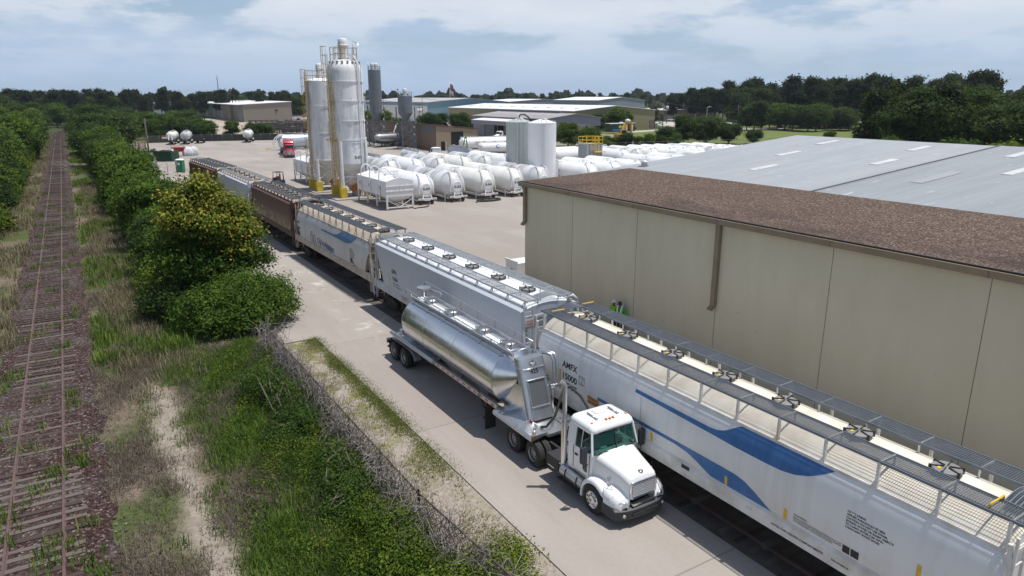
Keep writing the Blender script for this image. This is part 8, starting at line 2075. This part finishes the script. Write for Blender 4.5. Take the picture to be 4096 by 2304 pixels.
# thicket left of the railway
G2_ = 'dense leafy thicket left of the railway'
LT = {'r1': 'mid green tree in the dense thicket left of the railway', 'r2': 'broad mid green tree in the dense thicket left of the railway', 'r3': 'yellow green tree in the dense thicket left of the railway', 'd1': 'dark tree in the dense thicket left of the railway', 'd2': 'tall dark tree in the dense thicket left of the railway', 'b1': 'mid green bush fringing the thicket left of the railway', 'b2': 'yellow green bush fringing the thicket left of the railway', 'b3': 'dark green bush fringing the thicket left of the railway'}
y = 78.0
while y < 330:
    for x in ([-11.5, -17] if y < 180 else [-10.5, -17, -25]):
        k = rr.choice(['r1', 'r2', 'r3', 'r2', 'd1'] if y < 230 else ['r1', 'd2', 'd1', 'r3']); plant(k, x + rr.uniform(-1.5, 1.0), y + rr.uniform(-2, 2), (8.2 if y < 150 else 9.8) * rr.uniform(0.8, 1.1), LT[k], G2_)
    k = rr.choice(['b1', 'b2', 'b3']); plant(k, -8.4 + rr.uniform(-0.6, 0.4), y + rr.uniform(-2, 3), rr.uniform(3.2, 4.8), LT[k], G2_ + ', low growth')
    k = rr.choice(['b1', 'b2', 'b3']); plant(k, -9.0 + rr.uniform(-0.6, 0.4), y + rr.uniform(2, 5), rr.uniform(3.2, 5.2), LT[k], G2_ + ', low growth')
    y += 6.5 if y < 180 else 10
# closing the clearing at the far bend, and the woods behind
for k_, (x, y) in enumerate([(-3, 372), (6, 366), (14, 352), (-9, 352), (16, 335), (-14, 340), (22, 360), (-2, 395), (10, 390)]):
    k = rr.choice(['r1', 'd1', 'd2', 'r2']); plant(k, x, y, rr.uniform(8.5, 11.5), 'leafy tree closing the clearing at the far bend of the railway', 'trees at the far bend')
# round trees along the far fence
for (x, y, h, k, lab) in ((44.2, 238.5, 6.6, 'r1', 'rounded green tree behind the fence just left of the lone parked tank trailer'), (50.8, 237.0, 6.2, 'd1', 'rounded tree behind the fence right of the lone parked tank trailer'), (53.8, 236.5, 5.4, 'r2', 'second rounded tree behind the fence right of the lone parked tank trailer'), (37.5, 240, 6.6, 'r2', 'rounded tree behind the fence above the flatbed trailer'), (33.5, 240.5, 6.3, 'd1', 'rounded tree behind the fence between flatbed and tank trailers')):
    plant(k, x, y, h, lab, 'rounded trees along the screened fence')
for i in range(34):
    x = rr.uniform(12, 38); y = rr.uniform(243, 330); k = rr.choice(['r1', 'd1', 'd2', 'r2']); plant(k, x + (y - 243) * 0.06, y, rr.uniform(6.5, 9.0), 'green tree in the grove behind the screened fence', 'grove behind the screened fence')
# dark oaks behind the brown shed, green ones by the silos
for (x, y, h, k, lab) in ((112.0, 236, 8.8, 'd1', 'dark oak behind the brown shed, left of the pair'), (124, 236, 8.8, 'd1', 'dark oak behind the brown shed, right of the pair'), (118, 240, 7.6, 'd2', 'smaller dark oak between the pair behind the brown shed'), (93, 226, 7.2, 'r1', 'green tree behind the brown shed between the grey silos'), (97, 228, 6.6, 'r2', 'rounded green tree behind the brown shed between the grey silos'), (83.8, 226, 9.2, 'r3', 'yellow green tree left behind the slim grey silo'), (90.5, 228, 9.3, 'r3', 'yellow green tree right behind the slim grey silo'), (104, 232, 5.6, 'd1', 'low dark tree just right of the short grey silo'),
                          (131, 240, 6.2, 'd1', 'dark tree at the left end of the grey shed'), (176, 218, 7.0, 'd2', 'green tree poking over the grey shed roof'), (187, 222, 9.6, 'r2', 'leafy tree rising above the grey shed ridge'), (193, 224, 8.8, 'r1', 'second leafy tree rising above the grey shed ridge')):
    plant(k, x, y, h, lab, 'trees around the sheds')
for (x, y, h, k, lab) in ((112, 152, 7.6, 'r1', 'bushy tree just right of the twin silos'), (117, 149, 6.0, 'r2', 'lower bushy tree right of the twin silos'), (157, 146, 9.4, 'd1', 'big dark tree in the clump before the field, tallest'), (149, 147, 8.6, 'd2', 'big dark tree in the clump before the field, left of the tallest'), (162, 142, 7.0, 'd1', 'dark tree at the right of the clump before the field'), (142.5, 147, 6.2, 'd1', 'lower dark tree at the left of the clump before the field'), (153, 143, 7.4, 'd2', 'dark tree in the front of the clump before the field'), (168, 138, 4.8, 'd1', 'small dark tree right of the clump before the field')):
    plant(k, x, y, h, lab, 'trees before the field')
for i in range(16):
    x = 117 + i * 1.7; plant(rr.choice(['b1', 'b2', 'b3']), x, 148 - i * 0.25 + rr.uniform(-1, 1), rr.uniform(2.4, 3.8), 'bush in the hedge behind the second tank row', 'hedge bushes behind the second tank row')
for (x, y, h, k, lab) in ((246, 199, 6.2, 'r1', 'small round tree standing alone on the field road'), (254, 196, 3.0, 'r3', 'tiny yellowish tree on the far verge'), (221, 236, 12, 'g1', 'pale grey half bare tree beside the olive beige hall'), (226, 242, 9.0, 'g1', 'smaller pale grey tree beside the olive beige hall'), (188, 118, 5.2, 'b2', 'yellow green bush at the right end of the field'), (196, 114, 6.4, 'r3', 'yellow green tree at the right end of the field'), (203, 118, 7.4, 'r1', 'green tree at the right end of the field'), (209, 124, 8.0, 'r2', 'broad green tree at the right end of the field'), (180, 122, 4.2, 'b2', 'low yellow green bush before the field edge')):
    if k == 'g1' and 'g1' not in KIND: KIND['g1'] = (mk_round(15, L_grey, 6000, 0.34, 3.2, 2.5, 8.5, 14), 10.0, 'bare_tree', 'tree')
    plant(k, x, y, h, lab, 'single trees about the field')
# forest on the right
G3_ = 'dark forest pines beyond the field'
for i in range(105):
    u = rr.random(); a = R(48.5 + 17 * u); d = rr.uniform(345, 430) - 40 * u
    k = rr.choice(['p1', 'p2', 'p3', 'p1', 'd2']); plant(k, d * math.sin(a), d * math.cos(a), rr.uniform(17.0, 22.5) if k != 'd2' else rr.uniform(14, 18), 'tall dark pine in the forest wall beyond the field' if k != 'd2' else 'dark leafy tree in the forest wall beyond the field', G3_ if k != 'd2' else 'dark leafy trees beyond the field')
for i in range(16):
    a = R(44.2 + 4.6 * i / 15); d = rr.uniform(400, 450); k = rr.choice(['p1', 'p2', 'p3']); plant(k, d * math.sin(a), d * math.cos(a), rr.uniform(15, 18.8) * (0.8 if i < 2 else 1), 'dark pine in the clump right of the far grey gabled warehouse', 'pines right of the far grey warehouse')
for i in range(14):
    a = R(50 + 7.0 * i / 13); d = rr.uniform(300, 330); plant(rr.choice(['d1', 'd2', 'r2']), d * math.sin(a), d * math.cos(a), rr.uniform(8, 12), 'dark green tree at the forest foot behind the poles', 'trees at the forest foot')
# nearer trees behind the grey roofed warehouse
G4_ = 'trees close behind the grey roofed warehouse'
for i in range(62):
    a = R(58.5 + 18.5 * (i + rr.random()) / 62); d = rr.uniform(145, 215)
    k = rr.choice(['f1', 'f2', 'f1', 'p1', 'f2']); plant(k, d * math.sin(a), d * math.cos(a), rr.uniform(11.0, 16.2), 'tall leafy tree close behind the grey roofed warehouse', G4_)
for i in range(30):
    a = R(60 + 17 * (i + rr.random()) / 30); d = rr.uniform(108, 140)
    k = rr.choice(['r3', 'b1', 'f2', 'b2', 'b1', 'b2']); plant(k, d * math.sin(a), d * math.cos(a), rr.uniform(4.5, 7.5), 'lower green tree right behind the grey roof ridge', G4_ + ', lower front')
# dark woods across the far left and middle
for i in range(96):
    a = R(-5 + 23 * (i + rr.random()) / 96); d = rr.uniform(440, 640) if a > R(4) else rr.uniform(400, 520)
    k = rr.choice(['p1', 'p2', 'p3', 'd2']); plant(k, d * math.sin(a), d * math.cos(a), rr.uniform(13.5, 18.0) if k != 'd2' else rr.uniform(11, 14), 'dark pine in the woods across the far left' if k != 'd2' else 'dark leafy tree in the woods across the far left', 'dark woods across the far left')
for i in range(40):
    a = R(16 + 32 * (i + rr.random()) / 40); d = rr.uniform(700, 900)
    k = rr.choice(['p1', 'p2', 'p3']); plant(k, d * math.sin(a), d * math.cos(a), rr.uniform(12.5, 17.5), 'pine in the thin far tree line along the horizon', 'far tree line along the horizon')
# far woods: one uncountable mass
n = 42000
a = R(-8) + R(92) * rng.random(n); d = 950 + 2200 * rng.random(n) ** 1.6
lob = 1 + 0.28 * np.sin(a * 71) + 0.2 * np.sin(a * 173 + 1) + 0.15 * np.sin(a * 397 + 2)
z = (13.8 + d * 0.0006) * lob * rng.random(n) ** 0.55
c = np.stack([d * np.sin(a), d * np.cos(a), z], axis=1); nr = unit(n) + np.array([-0.3, -0.5, 0.5]); nr /= np.linalg.norm(nr, axis=1, keepdims=True)
tag(quads_obj('far_woods', leaf_quads(c, nr, 5.0 + 5 * rng.random(n), 0.8), L_pine, rng.random(n)), 'band of distant woods along the horizon', 'woods', kind='stuff')

# ---- big near plants
yt = thing('golden_tree', 'yellow and green leaved tree with a leaning top standing over the fence line', 'tree', (6.3, 46.5, 0))
bl = [(0.2, 0, 8.0, 0.9, 0.9, 0.8), (-0.6, 0.2, 7.2, 1.2, 1.2, 0.8), (0.9, -0.2, 7.0, 1.25, 1.2, 0.8), (1.9, 0.3, 6.4, 1.1, 1.1, 0.75), (-1.2, -0.3, 6.3, 1.1, 1.1, 0.7), (0.2, -0.9, 6.2, 1.3, 1.1, 0.75), (1.4, -0.8, 5.6, 1.2, 1.1, 0.7), (2.5, -0.2, 5.3, 0.9, 0.9, 0.6), (-0.4, 0.9, 5.6, 1.3, 1.2, 0.8), (0.6, 0.3, 5.0, 1.2, 1.1, 0.7), (2.0, -0.8, 4.3, 0.9, 0.9, 0.5)]
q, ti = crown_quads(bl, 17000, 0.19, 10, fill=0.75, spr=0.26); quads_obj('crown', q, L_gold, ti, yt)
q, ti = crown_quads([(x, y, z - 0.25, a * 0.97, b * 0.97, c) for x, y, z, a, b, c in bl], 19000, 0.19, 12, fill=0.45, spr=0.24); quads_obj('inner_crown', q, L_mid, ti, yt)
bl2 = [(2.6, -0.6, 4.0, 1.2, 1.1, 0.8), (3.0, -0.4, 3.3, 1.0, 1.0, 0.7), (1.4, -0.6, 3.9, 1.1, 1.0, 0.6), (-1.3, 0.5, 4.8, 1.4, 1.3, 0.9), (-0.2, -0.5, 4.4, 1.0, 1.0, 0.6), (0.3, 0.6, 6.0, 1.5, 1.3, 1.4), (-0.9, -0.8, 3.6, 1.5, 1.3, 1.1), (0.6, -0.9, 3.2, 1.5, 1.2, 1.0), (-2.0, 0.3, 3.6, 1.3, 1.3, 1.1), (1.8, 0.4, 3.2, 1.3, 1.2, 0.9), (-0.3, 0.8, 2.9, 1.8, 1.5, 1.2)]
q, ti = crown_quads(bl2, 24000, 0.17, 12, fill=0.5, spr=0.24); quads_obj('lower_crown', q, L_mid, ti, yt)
trunk_mb(6.0, 0.15, bl + bl2, random.Random(4), 0.4).build('trunk', M_bark, yt)
def big_bush(label, loc, blobs, n, size, m, seed, name='bush'):
    t = thing(name, label, 'bush', loc, 0, 'large bushes along the fence')
    q, ti = crown_quads(blobs, n, size, 8, fill=0.55, spr=size * 1.5, droop=0.25); quads_obj('crown', q, m, ti, t)
    rr = random.Random(seed); mb = MB()
    for k in range(9):
        b = rr.choice(blobs); e = Vector(b[:3]) + Vector((rr.uniform(-.5, .5), rr.uniform(-.5, .5), b[5] * 0.8)); s = Vector((rr.uniform(-0.6, 0.6), rr.uniform(-0.6, 0.6), -0.1)); m_ = s.lerp(e, 0.55) + Vector((rr.uniform(-.4, .4), rr.uniform(-.4, .4), 0.3)); mb.tube([s, m_, e], [0.05, 0.035, 0.012], 5)
    mb.build('stem', M_bark, t)
    return t
big_bush('huge dark bush spilling over the fence onto the concrete below the golden tree', (7.4, 42.4, 0), [(0, 0, 1.6, 1.7, 1.6, 1.2), (1.3, 0.3, 2.3, 1.4, 1.4, 0.9), (2.2, 0.6, 1.9, 1.0, 1.0, 0.8), (-1.4, 0.3, 1.8, 1.5, 1.5, 1.1), (-2.5, 0.6, 1.3, 1.2, 1.3, 1.0), (0.2, -1.3, 1.2, 1.4, 1.1, 0.9), (1.5, -1.0, 1.6, 1.2, 1.0, 0.8), (-1.6, -1.0, 1.1, 1.3, 1.1, 0.8), (0.3, 1.3, 2.5, 1.5, 1.3, 0.9), (2.6, 0.0, 1.2, 0.7, 0.7, 0.6)], 30000, 0.15, L_mid, 1)
big_bush('rounded dark green bush in the shade left of the golden tree', (4.4, 46.2, 0), [(0, 0, 1.5, 1.8, 1.8, 1.4), (-0.9, 0.6, 1.1, 1.3, 1.3, 1.0), (0.8, -0.9, 1.2, 1.4, 1.2, 1.0), (0.3, 1.2, 1.8, 1.4, 1.3, 1.0)], 16000, 0.16, L_dark, 2)
big_bush('bright green bush behind the golden tree facing the railway', (4.6, 51.0, 0), [(0, 0, 1.6, 1.5, 1.6, 1.2), (-0.9, 0.9, 1.2, 1.1, 1.1, 0.9), (1.0, 0.6, 2.2, 1.4, 1.3, 1.2), (0.4, 1.6, 1.9, 1.5, 1.3, 1.2)], 15000, 0.18, L_lime, 3)
big_bush('mid green bush farther behind the golden tree facing the railway', (5.2, 56.0, 0), [(0, 0, 2.2, 1.7, 1.8, 1.6), (-0.9, 0.8, 1.4, 1.2, 1.2, 1.0), (1.4, 0.4, 3.0, 1.5, 1.5, 1.5), (2.6, -0.5, 2.2, 1.2, 1.2, 1.2)], 17000, 0.2, L_mid, 4)
big_bush('low green bush by the bottom edge with a sprig reaching over the sand', (8.2, 14.6, 0), [(0, 0, 0.7, 1.3, 0.9, 0.55), (0.9, 0.3, 0.8, 0.7, 0.6, 0.4), (-1.2, 0.2, 0.6, 1.0, 0.9, 0.5), (-0.4, -1.2, 0.7, 1.4, 1.0, 0.6)], 14000, 0.085, L_lime, 5)
big_bush('low yellow green bush against the vine covered fence, lower right', (6.9, 17.6, 0), [(0, 0, 0.7, 0.9, 1.2, 0.6), (-0.5, -1.0, 0.6, 0.9, 0.9, 0.5), (-0.3, 1.1, 0.6, 0.7, 0.9, 0.5)], 12000, 0.085, L_lime, 6)
big_bush('dark bush in front of the vine covered fence, middle', (6.5, 21.5, 0), [(0, 0, 0.6, 0.8, 1.3, 0.55), (0.3, 1.8, 0.6, 0.7, 1.0, 0.5), (-0.6, -1.3, 0.4, 0.8, 0.8, 0.35)], 9000, 0.09, L_mid2, 7)
big_bush('dark bush in front of the vine covered fence, upper', (6.5, 27.5, 0), [(0, 0, 0.7, 0.8, 1.6, 0.6), (0.2, 2.2, 0.75, 0.8, 1.3, 0.6), (-0.9, -1.0, 0.4, 0.7, 0.9, 0.35), (-0.4, 3.8, 0.8, 1.1, 1.2, 0.7)], 14000, 0.10, L_mid2, 8)

# ---- grass, weeds, brambles, dead vines
def blades(n, region, dens, hgt, wid, m, name, label, per=9, spread=0.22, flop=0.55, zoff=-0.06):
    """tufts of bent blades inside region(x, y) -> probability"""
    x0, x1, y0, y1 = region; out = []; tn = []
    k = 0
    X = rng.uniform(x0, x1, n * 3); Y = y0 + (y1 - y0) * rng.random(n * 3) ** 1.7
    keep = rng.random(n * 3) < dens(X, Y); X, Y = X[keep][:n], Y[keep][:n]; nt_ = len(X)
    cx = np.repeat(X, per) + rng.normal(size=nt_ * per) * spread; cy = np.repeat(Y, per) + rng.normal(size=nt_ * per) * spread
    hh = hgt * (0.5 + rng.random(nt_ * per)) * np.repeat(0.6 + 0.8 * rng.random(nt_), per); aa = rng.random(nt_ * per) * 6.283
    fx, fy = np.cos(aa) * hh * flop * rng.random(len(aa)), np.sin(aa) * hh * flop * rng.random(len(aa))
    ww = wid * (0.6 + 0.8 * rng.random(len(aa))); px, py = -np.sin(aa) * ww, np.cos(aa) * ww
    z0 = np.full_like(cx, zoff)
    b0 = np.stack([cx - px, cy - py, z0], 1); b1 = np.stack([cx + px, cy + py, z0], 1)
    t1 = np.stack([cx + fx + px * 0.35, cy + fy + py * 0.35, z0 + hh], 1); t0 = np.stack([cx + fx - px * 0.35, cy + fy - py * 0.35, z0 + hh], 1)
    q = np.stack([b0, b1, t1, t0], 1)
    o = quads_obj(name, q, m, np.repeat(rng.random(nt_), per) * 0.7 + 0.3 * rng.random(len(aa)))
    return tag(o, label, 'grass', kind='stuff')
def fbm(X, Y, s, seed=0):
    return (np.sin(X * s + seed) * np.cos(Y * s * 0.8 + seed * 2) + 0.6 * np.sin(X * s * 2.3 - Y * s * 1.1 + seed) + 0.4 * np.cos(X * s * 4.7 + Y * s * 3.9 + seed * 3)) / 2.0
L_grass = leaf_mat('green_grass_blade', (0.04, 0.085, 0.012), (0.10, 0.185, 0.026), (0.22, 0.29, 0.06), clump=0.8)
L_straw = leaf_mat('dry_grass_blade', (0.16, 0.13, 0.09), (0.27, 0.23, 0.155), (0.38, 0.33, 0.21), clump=0.8)
L_dgrass = leaf_mat('grey_brown_weed', (0.10, 0.075, 0.063), (0.18, 0.145, 0.125), (0.27, 0.23, 0.20), clump=0.8)
edge = lambda Y: np.where(Y < 40, 7.4, np.where(Y < 56, 3.0, 3.9))
blades(17000, (0.9, 8.3, 13, 60), lambda X, Y: np.clip(0.25 + 0.9 * fbm(X, Y, 0.9, 1), 0, 1) * (X < edge(Y)) * np.clip((X - 1.6) / 3, 0.12, 1) * np.where(Y < 36, np.clip((np.abs(X - 2.0 + 0.35 * np.sin(Y * 0.9) + 0.2 * np.sin(Y * 2.7)) - 0.3) * 2 + 0.5 * fbm(X, Y, 2.2, 8), 0.02, 1), 1), 0.24, 0.013, L_grass, 'green_grass', 'green grass clumps between the railway and the fence', flop=0.9)
blades(15000, (-0.6, 7.4, 12, 75), lambda X, Y: np.clip(0.4 - 0.8 * fbm(X, Y, 0.9, 1), 0.05, 1) * (X < edge(Y)) * np.where(Y < 36, np.clip((np.abs(X - 2.0 + 0.35 * np.sin(Y * 0.9) + 0.2 * np.sin(Y * 2.7)) - 0.25) * 2 + 0.4 * fbm(X, Y, 1.7, 3), 0.02, 1), 1), 0.15, 0.010, L_dgrass, 'dry_weeds', 'grey brown dry weeds beside the ballast', flop=1.3)
blades(5200, (0.3, 4.2, 31, 130), lambda X, Y: np.clip(0.55 + 0.7 * fbm(X, Y, 0.5, 4), 0, 1) * np.clip((Y - 36 + 3.5 * fbm(X, Y, 1.3, 9)) / 5, 0, 1) * (X < edge(Y)) * np.clip((X + 0.2) / 1.5, 0.1, 1), 0.34, 0.02, L_straw, 'straw_grass', 'straw coloured tall grass at the foot of the bushes', flop=0.8)
blades(4200, (-0.2, 4.0, 40, 300), lambda X, Y: np.clip(0.1 + 0.9 * fbm(X, Y, 0.35, 7), 0, 1), 0.42, 0.035, L_grass, 'far_green_grass', 'green grass patches farther along the railway')
blades(3600, (-8.6, -4.4, 45, 300), lambda X, Y: np.clip(0.35 + 0.9 * fbm(X, Y, 0.35, 9), 0, 1), 0.36, 0.03, L_straw, 'verge_grass', 'dry pale grass on the left verge of the railway')
# green weeds growing in the track
blades(420, (-4.3, -0.7, 17, 120), lambda X, Y: np.clip(fbm(X, Y, 1.1, 3) * 1.4, 0, 1), 0.26, 0.02, L_grass, 'track_weeds', 'green weeds sprouting between the sleepers', per=16, spread=0.16, zoff=-0.02)
# lawn edge along the slab
blades(9000, (8.6, 10.55, 19, 38.2), lambda X, Y: np.clip((X - 9.95) * 1.5 + 0.05 + 0.6 * fbm(X, Y, 1.4, 2), 0, 1) * np.clip((Y - 20) / 8, 0, 1), 0.055, 0.012, leaf_mat('lawn_blade', (0.08, 0.105, 0.02), (0.15, 0.18, 0.045), (0.24, 0.25, 0.08)), 'lawn_edge', 'short green grass fringe along the concrete edge', zoff=-0.03, flop=1.4)
blades(1800, (7.8, 10.2, 11, 38), lambda X, Y: np.clip(0.25 + fbm(X, Y, 1.6, 5), 0, 1), 0.07, 0.012, leaf_mat('pale_sand_grass', (0.15, 0.14, 0.06), (0.22, 0.21, 0.09), (0.30, 0.28, 0.14)), 'sand_grass', 'sparse dry grass on the sandy strip', zoff=-0.03, flop=1.6)
# bramble carpet
def carpet(name, label, n, region, dens, hfun, size, m):
    x0, x1, y0, y1 = region
    X = rng.uniform(x0, x1, n * 3); Y = y0 + (y1 - y0) * rng.random(n * 3) ** 1.3; k = rng.random(n * 3) < dens(X, Y); X, Y = X[k][:n], Y[k][:n]
    Z = hfun(X, Y) * (0.25 + 0.8 * rng.random(len(X)) ** 0.7); c = np.stack([X, Y, Z], 1)
    nr = unit(len(X)) + np.array([0, 0, 0.9]); nr /= np.linalg.norm(nr, axis=1, keepdims=True)
    tag(quads_obj(name, leaf_quads(c, nr, size * (0.6 + 0.8 * rng.random(len(X)))), m, np.clip(0.5 + 0.5 * fbm(X, Y, 2.0, 2) + 0.25 * rng.normal(size=len(X)), 0, 1)), label, 'brambles', kind='stuff')
hb = lambda X, Y: np.clip(0.22 + 0.28 * fbm(X, Y, 1.1, 6) + 0.16 * np.clip(X - 4.3, 0, 3), 0.05, 0.9)
carpet('bramble_carpet', 'tangle of green brambles along the fence', 42000, (2.6, 7.8, 11.5, 43), lambda X, Y: np.clip((X - 2.8) / 2.2, 0, 1) * np.clip((41.5 - Y + 3 * fbm(X, Y, 1.2, 3)) / 5, 0, 1) * np.clip(0.35 + 0.8 * fbm(X, Y, 0.8, 6), 0, 1), hb, 0.085, L_mid2)
carpet('bramble_shoots', 'lighter yellow green bramble shoots', 34000, (2.8, 7.9, 11.5, 38), lambda X, Y: np.clip((X - 2.8) / 2.2, 0, 1) * np.clip(0.2 + 0.9 * fbm(X, Y, 1.3, 11), 0, 1), lambda X, Y: hb(X, Y) + 0.12, 0.075, L_lime)
# dead vines over the fence
mb = MB(); r5 = random.Random(77)
def fx_(y): return 7.64 if y > 18 else 7.75 + (18 - y) * 0.08
for k in range(1700):
    y = 11.5 + 26.5 * r5.random(); x = fx_(y); p = Vector((x + r5.uniform(-0.5, 0.3), y, r5.uniform(0.1, 1.5))); q = [p]; d = Vector((r5.uniform(-1, 1), r5.uniform(-1, 1), r5.uniform(-0.3, 0.9)))
    for j in range(5):
        d = (d + Vector((r5.uniform(-.7, .7), r5.uniform(-.7, .7), r5.uniform(-.75, .35)))).normalized(); q.append(q[-1] + d * r5.uniform(0.12, 0.3))
    mb.tube(q, [0.011, 0.010, 0.009, 0.007, 0.006, 0.004], 3)
for k in range(420):
    y = 11.5 + 26 * r5.random(); x = fx_(y); mb.tube([(x + r5.uniform(-.1, .1), y, 0), (x + r5.uniform(-.2, .2), y + r5.uniform(-.3, .3), 0.9), (x + r5.uniform(-.3, .3), y + r5.uniform(-.5, .5), r5.uniform(1.3, 2.1))], [0.012, 0.01, 0.005], 3)
tag(mb.build('dead_vines', M_twig), 'grey dead vines tangled over the chain link fence', 'vines', kind='stuff')
mb = MB(); rb = random.Random(8)
for k in range(900):                                     # loose stones on the ballast shoulders
    x = rb.uniform(-4.9, -0.1); y = 14 + 60 * rb.random() ** 1.6; s = rb.uniform(0.018, 0.05)
    mb.hexa([(x + a * s * rb.uniform(.6, 1.2), y + b * s * rb.uniform(.6, 1.2), -0.03 + c * s * rb.uniform(.5, 1)) for c in (0, 1) for b in (-1, 1) for a in (-1, 1)], rb.randrange(3))
tag(mb.build('loose_stones', [mat('pale_stone', (0.22, 0.2, 0.195), 0.9, 0, 0.2, 5), mat('maroon_stone', (0.10, 0.05, 0.045), 0.9, 0, 0.2, 5), mat('dark_stone', (0.07, 0.06, 0.06), 0.9, 0, 0.2, 5)]), 'loose ballast stones', 'stones', kind='stuff')
